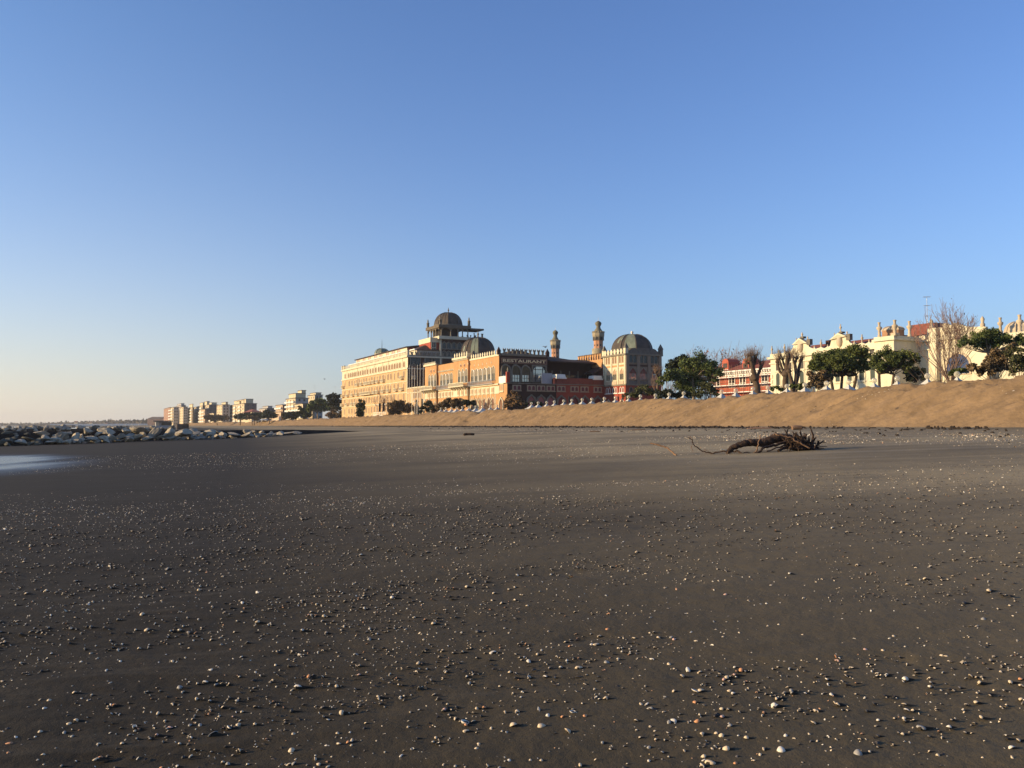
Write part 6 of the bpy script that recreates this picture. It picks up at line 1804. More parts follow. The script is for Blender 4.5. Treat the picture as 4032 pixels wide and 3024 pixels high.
# ================================================================== globe-topped tents behind the bank
TENTW = mat('tent_canvas', (0.52, 0.49, 0.43), .75, .05, .8)
def globe_mat():
    m = bpy.data.materials.new('lamp_globe'); m.use_nodes = True
    t = m.node_tree; N = t.nodes; L = t.links
    b = N['Principled BSDF']; b.inputs['Base Color'].default_value = (.62, .56, .42, 1); b.inputs['Roughness'].default_value = .12; b.inputs['Specular IOR Level'].default_value = .7
    tr = N.new('ShaderNodeBsdfTransparent'); mx = N.new('ShaderNodeMixShader'); lw = N.new('ShaderNodeLayerWeight'); lw.inputs['Blend'].default_value = .35
    mr = N.new('ShaderNodeMapRange'); mr.inputs[3].default_value = .38; mr.inputs[4].default_value = .95
    L.new(lw.outputs['Facing'], mr.inputs[0]); L.new(mr.outputs[0], mx.inputs[0]); L.new(tr.outputs[0], mx.inputs[1]); L.new(b.outputs[0], mx.inputs[2])
    L.new(mx.outputs[0], N['Material Output'].inputs[0])
    return m
GLOBE = globe_mat()
def make_tent():
    rt = empty('beach_tent', (0, 0, 0), HRZ)
    V = []; Fc = []
    rings = [(0.07, 5.72), (0.16, 5.58), (0.42, 5.30), (0.80, 5.02), (1.25, 4.78), (1.72, 4.60), (1.74, 4.42)]
    for r, z in rings:
        V += [(-r, -r, z), (r, -r, z), (r, r, z), (-r, r, z)]
    for i in range(len(rings) - 1):
        for k in range(4):
            k2 = (k + 1) % 4; Fc.append((4 * (i + 1) + k, 4 * (i + 1) + k2, 4 * i + k2, 4 * i + k))
    Fc.append((0, 1, 2, 3))
    MB().add(V, Fc).build('roof', TENTW, rt)
    MB().box(-1.68, 1.68, -1.68, 1.68, 2.2, 4.40).build('canvas_wall', TENTW, rt)
    r = .27
    MB().lathe([(max(.01, r * math.sin(math.pi * i / 9)), 6.0 - r * math.cos(math.pi * i / 9)) for i in range(10)], 14).build('lamp_globe', GLOBE, rt)
    MB().lathe([(.08, 5.70), (.10, 5.74), (.05, 5.78)], 8).build('globe_socket', METAL, rt)
    return rt
TENTS = [(3872, 1480), (3768.7, 1472), (3652, 1481), (3532.8, 1491), (3441.8, 1498), (3341, 1504), (3254.5, 1509.5), (3168.6, 1516), (3098.5, 1521), (3024, 1527), (2964.6, 1531), (2896.8, 1537), (2841.4, 1541.4), (2692, 1548.5), (2634.8, 1552.8), (2580.8, 1556.5), (2521.8, 1560), (2474.8, 1563), (2423.4, 1566.5), (2379.8, 1569), (2330.2, 1572), (2292.7, 1573.5), (2251.7, 1576.5), (2219.7, 1578.5), (2183, 1582), (2153, 1584.6), (2119, 1586), (2093, 1588), (1957.6, 1597.5), (1930.5, 1599), (1899.7, 1600), (1873.2, 1601), (1846, 1602), (1820.5, 1603.5), (1798, 1605), (1777.6, 1605.6), (1755.6, 1607), (1736, 1608.5)]
ORD = ['first', 'second', 'third', 'fourth', 'fifth', 'sixth', 'seventh', 'eighth', 'ninth', 'tenth', 'eleventh', 'twelfth', 'thirteenth']
def tent_place(px):
    for lo, hi, nm in ((3640, 4000, 'by the fan window and bare multi-stemmed tree'), (3200, 3640, 'in front of the stone pines'), (3000, 3200, 'in front of the lopped plane trees'), (2830, 3000, 'in front of the red scaffolded house'), (2500, 2830, 'in front of the dark pines and hedges'), (2375, 2500, 'in front of the domed corner tower'), (2060, 2375, 'in front of the dark horseshoe arches'), (1700, 2060, 'in front of the sign wing shrubs')):
        if lo <= px < hi: return nm
proto_tent = make_tent(); cnt = {}
for i, (px, py) in enumerate(TENTS):
    if i == 1: px, py = 3768.7, 1474
    if i == 0: continue
    o = proto_tent if i == 1 else copy_tree(proto_tent)
    zz = 6.0
    Y = (zz - EYE) / ray(px, py).z
    X = ray(px, py).x * Y
    o.location = (X, Y, 0); o.rotation_euler = (0, 0, HRZ)
    w_ = tent_place(px); cnt[w_] = cnt.get(w_, 0) + 1
    tag(o, 'globe-topped white tent ' + w_ + ', ' + ORD[cnt[w_] - 1] + ' from the right', 'beach tent', 'white tents with glass globes behind the sand bank')
# far row of small cabins on the bank crest
fcab = MB().box(-1.3, 1.3, -1.3, 1.3, 0, 2.0); fcab.frustum(-1.5, 1.5, -1.5, 1.5, 2.0, -.1, .1, -.1, .1, 3.0)
fcab.lathe([(.04, 2.9), (.28, 3.1), (.28, 3.3), (.04, 3.5)], 6)
fm_ = fcab.mesh('far_cabin', TENTW)
for k in range(34):
    px = 812 + k * 13.2
    Y = 690 - 9.0 * k
    cx = float(crest_x(Y)) + 7
    Y2 = Y
    x = ray(px, 1650).x
    # keep to the line just inland of the crest
    for _ in range(12): Y2 = (float(crest_x(Y2)) + 5.5) / x if abs(x) > 1e-4 else Y2
    if not 250 < Y2 < 900: continue
    o = link('beach_cabin', fm_, None, (x * Y2, Y2, 2.6), HRZ); tag(o, 'small white cabin with a knob on its roof on the far stretch of the bank', 'cabin', 'far cabins on the bank')
lr = empty('white_canopy', (ray(1035, 1650).x * 560 - 1.0, 560, 2.4), HRZ); tag(lr, 'long low pale blue canopy roof on the far bank', 'canopy')
MB().frustum(-22, 22, -4, 4, 2.6, -21, 21, -.3, .3, 3.4).build('roof', mat('pale_blue_sheet', (.50, .55, .58), .6, .05), lr)
for x in (-20, -10, 0, 10, 20): MB().box(x - .1, x + .1, -3.6, -3.4, 0, 2.6).build('post', WHITE, lr)

# ================================================================== flagpoles, banners, lamps, aerials, birds
fp = MB().tube([(0, 0, 0), (0, 0, 1)], [.085, .05], 6).mesh('flagpole', WHITE)
for i, (px, pt) in enumerate(((1612, 1437), (1622.6, 1442), (1633, 1447), (1643.7, 1437), (1654.5, 1433), (1666.8, 1428))):
    Y = 262 - i * 3.0; zt = zat(pt, Y, px); x = ray(px, pt).x * Y
    o = link('flagpole', fp, None, (x, Y, 2.2), 0, (1, 1, zt - 2.2)); tag(o, 'bare white flagpole before the shaded hotel side, ' + ORD[i] + ' from the left', 'flagpole', 'white flagpoles in a row before the hotel side')
NAVY = mat('navy_cloth', (0.014, 0.016, 0.03), .85, .1, 1.0)
for px, a, b, Y, lb in ((1496, 1587, 1621, 285, 'dark navy banner on a pole before the pale hotel block, left of three'), (1511.5, 1585, 1619, 283, 'dark navy banner on a pole before the pale hotel block, middle of three'), (1528, 1584, 1618, 281, 'dark navy banner on a pole before the pale hotel block, right of three'), (1641, 1574, 1606, 258, 'dark navy banner before the hotel link wing, left of the pair'), (1663, 1571, 1604, 255, 'dark navy banner before the hotel link wing, right of the pair'), (2436, 1563, 1579, 170, 'dark short banner between globe-topped tents at the corner tower foot'), (2242, 1561, 1587, 188, 'dark narrow banner beside the fourth horseshoe arch')):
    x = ray(px, a).x * Y; z1 = zat(a, Y, px); z0 = zat(b, Y, px); wd = (6.5 if Y > 200 else 4.5) / F * Y / 2
    rt = empty('banner', (x, Y, 2.2), R(8)); tag(rt, lb, 'banner')
    MB().tube([(-wd - .08, 0, -.3), (-wd - .08, 0, z1 - 2.2 + .2)], .06, 6).build('pole', IRON, rt)
    cb = MB()
    n = 6; V = []
    for k in range(n + 1):
        xx = -wd + 2 * wd * k / n; yy = .12 * math.sin(k * 1.3)
        V += [(xx, yy, z0 - 2.2), (xx, yy, z1 - 2.2), (xx, yy + .03, z0 - 2.2), (xx, yy + .03, z1 - 2.2)]
    Fc = []
    for k in range(n):
        a4, b4 = 4 * k, 4 * (k + 1); Fc += [(a4, b4, b4 + 1, a4 + 1), (a4 + 2, a4 + 3, b4 + 3, b4 + 2), (a4 + 1, b4 + 1, b4 + 3, a4 + 3), (a4, a4 + 2, b4 + 2, b4)]
    cb.add(V, Fc).build('cloth', NAVY, rt)
for px, pt, Y, lb in ((1485, 1595, 287, 'street lamp with two globes left of the navy banners'), (1524, 1592, 279, 'street lamp with two globes right of the navy banners'), (1639, 1580, 257, 'street lamp with globe before the link wing, left one'), (1682, 1576, 252, 'street lamp with globe at the end of the link wing, right one')):
    x = ray(px, pt).x * Y; z1 = zat(pt, Y, px)
    rt = empty('street_lamp', (x, Y, 2.2)); tag(rt, lb, 'street lamp')
    MB().tube([(0, 0, -.3), (0, 0, z1 - 2.2)], [.09, .06], 6).build('post', METAL, rt)
    arm = MB().tube([(-.55, 0, z1 - 2.5), (.55, 0, z1 - 2.5)], .04, 5); arm.build('arm', METAL, rt)
    for s in (-1, 1): MB().lathe([(.02, -.3), (.26, -.12), (.3, .05), (.2, .24), (.02, .32)], 8, (s * .55, 0, z1 - 2.25)).build('lamp_globe', WHITE, rt)
# white railing of the beach terrace by the banners
rl = empty('white_railing', (ray(1500, 1625).x * 276, 276, 2.2), HRZ); tag(rl, 'low white railing below the navy banners at the hotel foot', 'railing')
zr = zat(1624, 276, 1500) - 2.2
for z in (zr - 1.0, zr - .5, zr): MB().box(-9, 5, 0, .08, z - .06, z + .06).build('rail', WHITE, rl)
for k in range(8): MB().box(-9 + k * 2, -8.9 + k * 2, -.02, -.001, -.3, zr).build('post', WHITE, rl)
def aerial(px, pt, pb, Y, lb, kind):
    x = ray(px, pt).x * Y; z0 = zat(pb, Y, px); h = zat(pt, Y, px) - z0
    rt = empty('aerial_mast', (x, Y, z0)); tag(rt, lb, 'aerial')
    MB().tube([(0, 0, -1.0), (0, 0, h)], [.06, .035], 5).build('mast', METAL, rt)
    r = h * .09
    for t in ((1.0, .68, .3) if kind else (.97,)):
        a = MB().tube([(-r * 1.4 * t, 0, h * t - .1), (r * 1.4 * t, 0, h * t)], .04, 5)
        for k in range(5): a.tube([((k - 2) * r * .6, -.35, h * t - .05), ((k - 2) * r * .6, .35, h * t - .05)], .03, 4)
        a.build('antenna', METAL, rt)
aerial(3649, 1168, 1275, 150, 'tall thin white aerial mast above the palace roof', True)
aerial(1320, 1521, 1557, 420, 'small T-shaped aerial above the dark pine left of the hotel', False)
aerial(1239, 1516, 1551, 540, 'thin aerial on the roof of the tiered white apartment block', False)
aerial(937, 1631, 1655, 500, 'thin pale pole standing before the large cream apartment block', False)
def gull(px, py, Y, lb, s=1.0):
    p = at(px, py, Y); rt = empty('gull', p, R(40)); tag(rt, lb, 'bird')
    b = MB().lathe([(.01, -.25), (.07, -.12), (.09, .02), (.06, .16), (.03, .24), (.01, .27)], 6)
    b.v = [(z * s, y * s, x * s) for x, y, z in b.v]; b.build('body', mat('gull_grey', (.12, .12, .13), .8, .05), rt)
    for d in (-1, 1):
        V = [(.08, 0, .02), (.0, d * .32, .20), (-.10, d * .65, .16), (-.16, d * .62, .14), (-.12, d * .3, .16), (-.10, 0, .02)]
        V = [(x * s, y * s, z * s) for x, y, z in V]
        V2 = [(x, y, z + .015) for x, y, z in V]
        MB().add(V + V2, [(5, 4, 3, 2, 1, 0), (6, 7, 8, 9, 10, 11)] + [(i, (i + 1) % 6, 6 + (i + 1) % 6, 6 + i) for i in range(6)]).build('wing', bpy.data.materials['gull_grey'], rt)
gull(2147, 1367, 140, 'small dark bird in flight left of the shorter minaret')
gull(1278, 1493, 260, 'tiny dark bird in flight above the trees left of the hotel')

# ================================================================== groyne: concrete wall and rock pile
GW0 = Vector((-20.5, 131.0, 0)); GDIR = Vector((-.55, -.835, 0)).normalized(); GN = Vector((GDIR.y, -GDIR.x, 0))  # GN points to the viewer's side?
if GN.dot(Vector((0, -1, 0))) < 0: GN = -GN
def groyne_wall():
    g = MB(); N_ = 40; L = 92.0
    vs = []; fs = []
    for i in range(N_ + 1):
        t = L * i / N_; p = GW0 + GDIR * t
        zt = .62 + .30 * min(1, t / 16) + .02 * math.sin(i * 1.7)
        for d, z in ((0.6, -1.6), (0.6, zt), (-.6, zt), (-.6, -1.6)):
            q = p + GN * d; vs.append((q.x, q.y, z))
    for i in range(N_):
        for k in range(4):
            k2 = (k + 1) % 4; fs.append((4 * i + k, 4 * i + k2, 4 * i + 4 + k2, 4 * i + 4 + k))
    fs += [(0, 1, 2, 3), (4 * N_, 4 * N_ + 3, 4 * N_ + 2, 4 * N_ + 1)]
    o = g.add(vs, fs).build('groyne_wall', mat('shade_concrete', (.035, .030, .026), .85, .2, .6, bump=.4)); tag(o, 'long dark low concrete groyne wall behind the pile of boulders', 'wall')  # shade of the wall face put into near-black concrete
groyne_wall()
STONE = mat('limestone', (0.45, 0.375, 0.265), .92, .16, 1.2, bump=.5, bscale=5)
STONE2 = mat('grey_limestone', (0.33, 0.28, 0.21), .92, .2, 1.0, bump=.5, bscale=5)
STONE3 = mat('algae_stone', (0.10, 0.095, 0.07), .9, .25, 1.0, bump=.5, bscale=5)
def rock_mesh(seed, m):
    g = np.random.default_rng(seed)
    import bmesh
    bm = bmesh.new(); bmesh.ops.create_icosphere(bm, subdivisions=3, radius=1.0)
    pl = []
    for k in range(9):
        n = Vector(g.normal(size=3)).normalized(); pl.append((n, .36 + .40 * g.random()))
    for v in bm.verts:
        p = v.co.copy()
        for n, d in pl:
            e = p.dot(n) - d
            if e > 0: p -= n * e * .96
        q = p.normalized()
        p += q * .05 * math.sin(q.x * 7 + seed) * math.cos(q.y * 6 + q.z * 5)
        p += Vector(g.normal(size=3)) * .012
        v.co = p
    me = bpy.data.meshes.new('boulder'); bm.to_mesh(me); bm.free(); me.materials.append(m)
    return me
ROCKS = [rock_mesh(100 + i, (STONE, STONE2, STONE)[i % 3]) for i in range(9)]
DROCKS = [rock_mesh(140 + i, STONE3) for i in range(4)]
# listed by photo column, row of the centre, width and height in photo pixels
qA = lambda q: q / 2.765
rA = lambda q: 1560 + q / 2.765
RK = [(690, 430, 115, 125, 'large pale round boulder near the middle of the groyne pile'), (955, 378, 120, 75, 'white flat-topped boulder catching the sun behind the pile front'), (1170, 385, 165, 75, 'broad blocky pale boulder at the top of the pile'),
      (830, 455, 130, 95, 'grey slanting slab boulder left of the blocky top stone'), (1010, 455, 135, 60, None), (1130, 455, 110, 65, None), (1230, 450, 90, 90, 'narrow upright boulder with a sunlit edge'), (1310, 440, 110, 70, None), (1390, 380, 115, 60, None), (1550, 375, 180, 75, 'long pale boulder lying on the pile crest'),
      (1480, 455, 115, 55, 'sunlit broken pale boulder at the front of the pile'), (1555, 420, 115, 55, None), (1410, 430, 100, 60, None), (1670, 400, 120, 130, 'tallest boulder, a leaning slab with a white sunlit tip'), (1620, 458, 120, 48, None), (1720, 458, 105, 35, None), (1830, 410, 120, 110, 'tall grey boulder right of the leaning slab'), (1975, 405, 170, 90, 'large grey boulder with a rounded back'), (1860, 448, 130, 45, None), (2120, 390, 105, 60, None), (2100, 440, 100, 40, None),
      (510, 460, 120, 75, 'brown boulder with a bright tilted top edge'), (440, 400, 150, 60, 'long flat grey boulder lying against the groyne wall'), (330, 465, 140, 50, None), (620, 475, 110, 60, None), (70, 400, 120, 50, None), (290, 410, 60, 30, None), (180, 430, 55, 30, None), (610, 430, 60, 40, None), (880, 440, 70, 80, None), (1070, 410, 80, 45, None), (700, 498, 70, 22, None), (935, 482, 95, 28, None), (1270, 480, 70, 25, None), (150, 410, 50, 22, None), (100, 480, 120, 40, None), (240, 490, 120, 40, None), (40, 480, 90, 40, None), (390, 490, 120, 40, None), (560, 500, 90, 35, None), (160, 455, 90, 36, None), (760, 400, 60, 40, None), (460, 440, 70, 40, None)]
qB = lambda q: 600 + q / 2.765
rB = lambda q: 1600 + q / 2.765
RK2 = [(260, 250, 0, 0, None), (320, 295, 165, 85, 'big grey boulder with a mottled face, left of the split one'), (490, 290, 110, 55, None), (640, 295, 150, 85, 'pinkish split boulder with layered sunlit faces'), (580, 295, 60, 50, None), (430, 270, 90, 40, None), (450, 330, 100, 40, None), (540, 333, 75, 28, None), (575, 340, 50, 20, None), (770, 308, 85, 50, None), (880, 300, 150, 60, 'broad low grey boulder with a flat top'), (1015, 270, 70, 50, 'pale cream boulder propped up near the thin end of the pile'), (1050, 300, 80, 45, None), (1000, 315, 80, 25, None), (1110, 275, 90, 35, None), (1190, 275, 60, 40, None), (1140, 308, 75, 38, None), (1205, 306, 60, 30, None), (1270, 303, 70, 25, None), (1385, 292, 95, 28, None), (1485, 292, 100, 30, None), (1585, 290, 100, 28, 'last white boulder at the thin right end of the groyne pile'), (950, 325, 50, 14, None), (720, 275, 60, 30, None), (240, 285, 60, 40, None)]
def wall_Y(px):
    k = ray(px, 1700).x
    # intersection of the column with the groyne line
    t = (k * GW0.y - GW0.x) / (GDIR.x - k * GDIR.y); p = GW0 + GDIR * t
    return p.y
gk = np.random.default_rng(150)
items = [(qA(a), rA(b), w_ / 2.765, h / 2.765, lb) for a, b, w_, h, lb in RK] + [(qB(a), rB(b), w_ / 2.765, h / 2.765, lb) for a, b, w_, h, lb in RK2 if w_]
for i, (px, py, wp, hp, lb) in enumerate(items):
    base_py = 1757 - 50 * min(1, px / 1150)
    front = max(0, min(1, (py + hp / 2 - (base_py - 32)) / 30))
    Y = wall_Y(px) - 1.6 - 3.2 * front
    p = at(px, py, Y); sx = wp / F * Y / 2; sz = hp / F * Y / 2
    dark = px < 215 and gk.random() < .6 and lb is None
    me = (DROCKS if dark else ROCKS)[int(gk.integers(4 if dark else 9))]
    o = link('boulder', me, None, p, 0, (sx * (1.25 + .3 * gk.random()), sx * (1.0 + .4 * gk.random()), sz * (.95 + .4 * gk.random())))
    o.rotation_euler = (gk.normal() * .18, gk.normal() * .22, gk.random() * 6.28)
    if lb and 'leaning slab' in lb: o.rotation_euler = (.1, .75, .3); o.scale = (sx * .95, sx, sz * 1.9)
    if lb is None:
        side = 'weedy dark boulder low in the left end of the groyne pile' if dark else 'grey boulder in the left part of the groyne pile' if px < 300 else 'grey limestone boulder in the middle of the groyne pile' if px < 760 else 'small grey boulder in the right part of the groyne pile'
        tag(o, side, 'boulder', 'boulders piled along the groyne')
    else: tag(o, lb, 'boulder', 'boulders piled along the groyne')
# filler stones half buried along the foot and between
for i in range(70):
    px = gk.random() * 1120 - 20
    Y = wall_Y(px) - 1.2 - 4.2 * gk.random()
    x = ray(px, 1720).x * Y; z = ground(x, Y)
    s = .28 + .35 * gk.random()
    me = (DROCKS if px < 230 else ROCKS)[int(gk.integers(4 if px < 230 else 9))]
    o = link('boulder', me, None, (x, Y, z + s * .3 + (1 - (wall_Y(px) - 1.2 - Y) / 4.2) * -.0 + gk.random() * .15 * (1 if px < 800 else .2)), 0, (s * 1.3, s * 1.2, s * .8)); o.rotation_euler = (gk.normal() * .3, gk.normal() * .3, gk.random() * 6.28)
    tag(o, 'small stone wedged between the larger groyne boulders', 'stone', 'small stones in the groyne pile')
# second groyne farther along
for i in range(110):
    t = gk.random(); px = -20 + 700 * t ** 1.05
    Y = 205 + 40 * t + gk.normal() * 2.0
    p = at(px, 1689 - 2.5 * t + gk.normal() * 2.2, Y); s = .5 + .8 * gk.random()
    me = (DROCKS if gk.random() < .3 else ROCKS)[int(gk.integers(4))]
    o = link('boulder', me, None, p, 0, (s * 1.3, s * 1.1, s * .75)); o.rotation_euler = (gk.normal() * .3, gk.normal() * .3, gk.random() * 6.28)
    tag(o, 'distant boulder in the second groyne beyond the first wall', 'boulder', 'boulders of the far groyne')
b2 = MB()
p0 = at(-40, 1686, 204); p1 = at(660, 1684, 246)
d_ = (p1 - p0).normalized()
o = MB().box(0, (p1 - p0).length, -.6, .6, -1.5, .7).build('groyne_wall', bpy.data.materials['shade_concrete'], None, (p0.x, p0.y, 0), math.atan2(d_.y, d_.x)); tag(o, 'farther dark groyne wall among small distant boulders', 'wall')
jt = at(75, 1676, 900); o = MB().box(0, 60, 0, 6, -.8, 2.2).build('jetty', mat('grey_jetty', (.16, .15, .14), .9, .1), None, (jt.x, jt.y, 0), -.1); tag(o, 'thin grey jetty on the water at the far left horizon', 'jetty')

# ================================================================== driftwood
DW = mat('driftwood', (0.058, 0.034, 0.022), .9, .25, 3.0, bump=.6, bscale=20)
DWL = mat('bare_driftwood', (0.25, 0.145, 0.08), .85, .2, 3.0, bump=.5, bscale=20)
q5 = lambda q: 2500 + q / 2.4578
r5 = lambda q: 1660 + q / 2.4578
YD = 28.0
def dpt(q, r, dy=0.0):
    return at(q5(q), r5(r), YD + dy)
def ground_hit(px, py):
    lo, hi = 2.0, 400.0; r = ray(px, py)
    for _ in range(50):
        m = (lo + hi) / 2
        if EYE + r.z * m > ground(r.x * m, m): lo = m
        else: hi = m
    return lo
YD = ground_hit(q5(1400), r5(288))
root = Vector(dpt(1560, 270)); root.z = ground(root.x, root.y)
dt = empty('driftwood_tree', root); tag(dt, 'dark uprooted driftwood tree with tangled root ball lying on the beach', 'driftwood')
gd = np.random.default_rng(160)
def dtube(name, pts, r0, r1, m, dys=None, n=8, wob=.012, parent=dt, off=None):
    P = []
    k = len(pts)
    for i, (a, b) in enumerate(pts):
        v = Vector(dpt(a, b, 0 if dys is None else dys[0] + (dys[1] - dys[0]) * i / (k - 1)))
        P.append(v - (off or root))
    # smooth with catmull-rom
    S = []
    for i in range(k - 1):
        p0, p1, p2, p3 = P[max(0, i - 1)], P[i], P[i + 1], P[min(k - 1, i + 2)]
        for j in range(4):
            t = j / 4
            S.append(.5 * ((2 * p1) + (p2 - p0) * t + (2 * p0 - 5 * p1 + 4 * p2 - p3) * t * t + (3 * p1 - p0 - 3 * p2 + p3) * t ** 3) + Vector(gd.normal(size=3)) * wob * (1 if i or j else 0))
    S.append(P[-1])
    m_ = len(S)
    return MB().tube(S, [(r0 + (r1 - r0) * i / (m_ - 1)) * (1 + .1 * math.sin(i * 2.1)) for i in range(m_)], n).build(name, m, parent)
K_ = YD / F / 2.4578     # metres per zoomed pixel
dtube('trunk', [(890, 298), (935, 262), (985, 232), (1050, 214), (1120, 206), (1200, 205), (1290, 188), (1370, 160), (1450, 168), (1540, 200), (1620, 235)], 22 * K_, 56 * K_, DW, (-.3, .2), 10)
dtube('trunk_fork', [(1240, 200), (1290, 165), (1350, 140), (1430, 145), (1520, 170), (1600, 200)], 14 * K_, 26 * K_, DW, (.3, .2))
dtube('bare_branch', [(1340, 126), (1400, 130), (1460, 142), (1530, 172), (1600, 208), (1690, 256)], 6 * K_, 7 * K_, DWL, (-.5, -.7))
dtube('branch', [(1050, 326), (1020, 300), (985, 280), (950, 294), (850, 287), (760, 306), (690, 297), (650, 283), (580, 236), (560, 205), (550, 175), (515, 150)], 9 * K_, 4.5 * K_, DW, (-.5, .2))
dtube('branch', [(1145, 325), (1200, 288), (1250, 250), (1320, 235), (1400, 218), (1480, 195)], 10 * K_, 15 * K_, DW, (-.6, -.1))
dtube('bare_branch', [(1140, 328), (1182, 275), (1198, 205), (1215, 130)], 8 * K_, 5 * K_, DWL, (-.5, -.4))
dtube('branch', [(1275, 287), (1350, 262), (1440, 236), (1500, 215)], 6 * K_, 9 * K_, DW, (-.6, -.2))
dtube('branch', [(1388, 286), (1420, 262), (1480, 240)], 14 * K_, 14 * K_, DW, (-.4, -.2))
dtube('twig', [(543, 232), (552, 262), (568, 295)], 3.5 * K_, 2 * K_, DWL, (.1, .1), 5)
dtube('twig', [(832, 268), (880, 276), (932, 286)], 4.5 * K_, 3 * K_, mat('bleached_wood', (.5, .45, .37), .85, .1), (-.3, -.3), 5)
dtube('twig', [(1130, 330), (1180, 300), (1200, 318)], 4 * K_, 3 * K_, DWL, (-.55, -.5), 5)
dtube('twig', [(1040, 310), (1090, 300), (1140, 318)], 5 * K_, 4 * K_, DW, (-.5, -.5), 5)
dtube('twig', [(670, 262), (700, 285), (740, 300)], 3 * K_, 2 * K_, DWL, (.1, .1), 5)
rb = MB()
for k in range(110):
    a0 = gd.random(); bx_ = 1440 + 300 * a0; by_ = 150 + 60 * a0 + 70 * gd.random() 
    s = Vector(dpt(bx_, by_, gd.normal() * .3)) - root
    ang = gd.normal() * .9 + .2
    d = Vector((math.sin(ang), gd.normal() * .5, math.cos(ang) * (1 if gd.random() < .68 else -1)))
    L = (.10 + .24 * gd.random()) * (1.0 if by_ < 230 else .8)
    rb.tube([s, s + d * L * .5 + Vector(gd.normal(size=3)) * .02, s + d * L], [.030, .020, .006], 4, cap=False)
rb.lathe([(.05, -.05), (.34, .02), (.30, .10), (.20, .20), (.10, .26), (.03, .28)], 9, tuple(Vector(dpt(1575, 270)) - root), smooth=False)
rb.lathe([(.05, -.05), (.26, .02), (.24, .10), (.12, .20), (.03, .22)], 8, tuple(Vector(dpt(1680, 272)) - root), smooth=False)
for k in range(16):
    s = Vector(dpt(1460 + 260 * gd.random(), 190 + 50 * gd.random(), gd.normal() * .25)) - root
    ang = gd.normal() * .8 + .3; d = Vector((math.sin(ang), gd.normal() * .5, math.cos(ang))).normalized(); L = .25 + .3 * gd.random()
    m1 = s + d * L * .5 + Vector(gd.normal(size=3)) * .04; e1 = s + d * L + Vector(gd.normal(size=3)) * .06
    rb.tube([s, m1, e1], [.05, .034, .014], 6); rb.tube([m1, m1 + (d + Vector(gd.normal(size=3)) * .6).normalized() * L * .45], [.026, .01], 5)
rb.build('root_ball', DW, dt)
sr = MB()
for a, b in (((1755, 260), (1770, 180)), ((1760, 230), (1830, 180)), ((1770, 215), (1855, 200)), ((1760, 240), (1800, 262)), ((1780, 205), (1790, 180)), ((1700, 265), (1860, 240)), ((1690, 260), (1695, 120)), ((1640, 240), (1660, 130)), ((1540, 180), (1555, 100))):
    s, e = Vector(dpt(*a)) - root, Vector(dpt(*b)) - root
    sr.tube([s, s.lerp(e, .5) + Vector(gd.normal(size=3)) * .02, e], [.03, .022, .008], 5)
sr.build('root', DW, dt)
st0 = Vector(dpt(395, 327)); YB = ground_hit(q5(395), r5(327))
sb_ = at(q5(395), r5(327), YB)
so = empty('driftwood_branch', sb_); tag(so, 'bent dry branch poking out of the sand left of the driftwood tree', 'driftwood')
YD0 = YD; YD = YB
dtube('stem', [(402, 332), (375, 308), (345, 280), (310, 252), (230, 226), (148, 208)], 9 * YB / F / 2.4578, 7 * YB / F / 2.4578, DWL, (0, .5), 8, .006, so, sb_)
YD = YD0
def lying(name, lb, px0, py0, px1, py1, r, m, cat, bend=.05, cap2=None):
    Ya = ground_hit((px0 + px1) / 2, max(py0, py1) + 2)
    a, b = at(px0, py0, Ya), at(px1, py1, Ya); a.z = ground(a.x, a.y) + r * .75; b.z = ground(b.x, b.y) + r * .75
    mid = (a + b) / 2
    rt = empty(name, mid); tag(rt, lb, cat)
    MB().tube([a - mid, (a - mid) * .3 + Vector((0, bend, .03)), (b - mid) * .4 + Vector((0, -bend, .02)), b - mid], [r, r * 1.05, r * .95, r * .9], 9).build('trunk', m, rt)
    if cap2: MB().tube([b - mid + (b - a).normalized() * .001, b - mid + (b - a).normalized() * .04], r * .88, 9).build('cut_end', cap2, rt)
    return rt
lying('log', 'short cut pinkish log on the beach behind the driftwood tree', 3119, 1691, 3155, 1690, .17, DWL, 'log', 0, DW)
lying('plank', 'pale pink driftwood pole lying near the foot of the bank', 2942, 1686, 3036, 1687, .05, mat('pink_wood', (.42, .24, .15), .85, .1), 'driftwood')
lying('dark_branch', 'dark weathered branch lying alone on the middle beach', 1826, 1709, 1866, 1712, .10, DW, 'driftwood', .2)
lying('pale_stick', 'thin pale stick lying below the seaweed line', 2486, 1692, 2540, 1688, .035, DWL, 'driftwood')
lying('pale_stick', 'small pale chip of wood left of the thin pale stick', 2322, 1699, 2362, 1698, .04, DWL, 'driftwood')

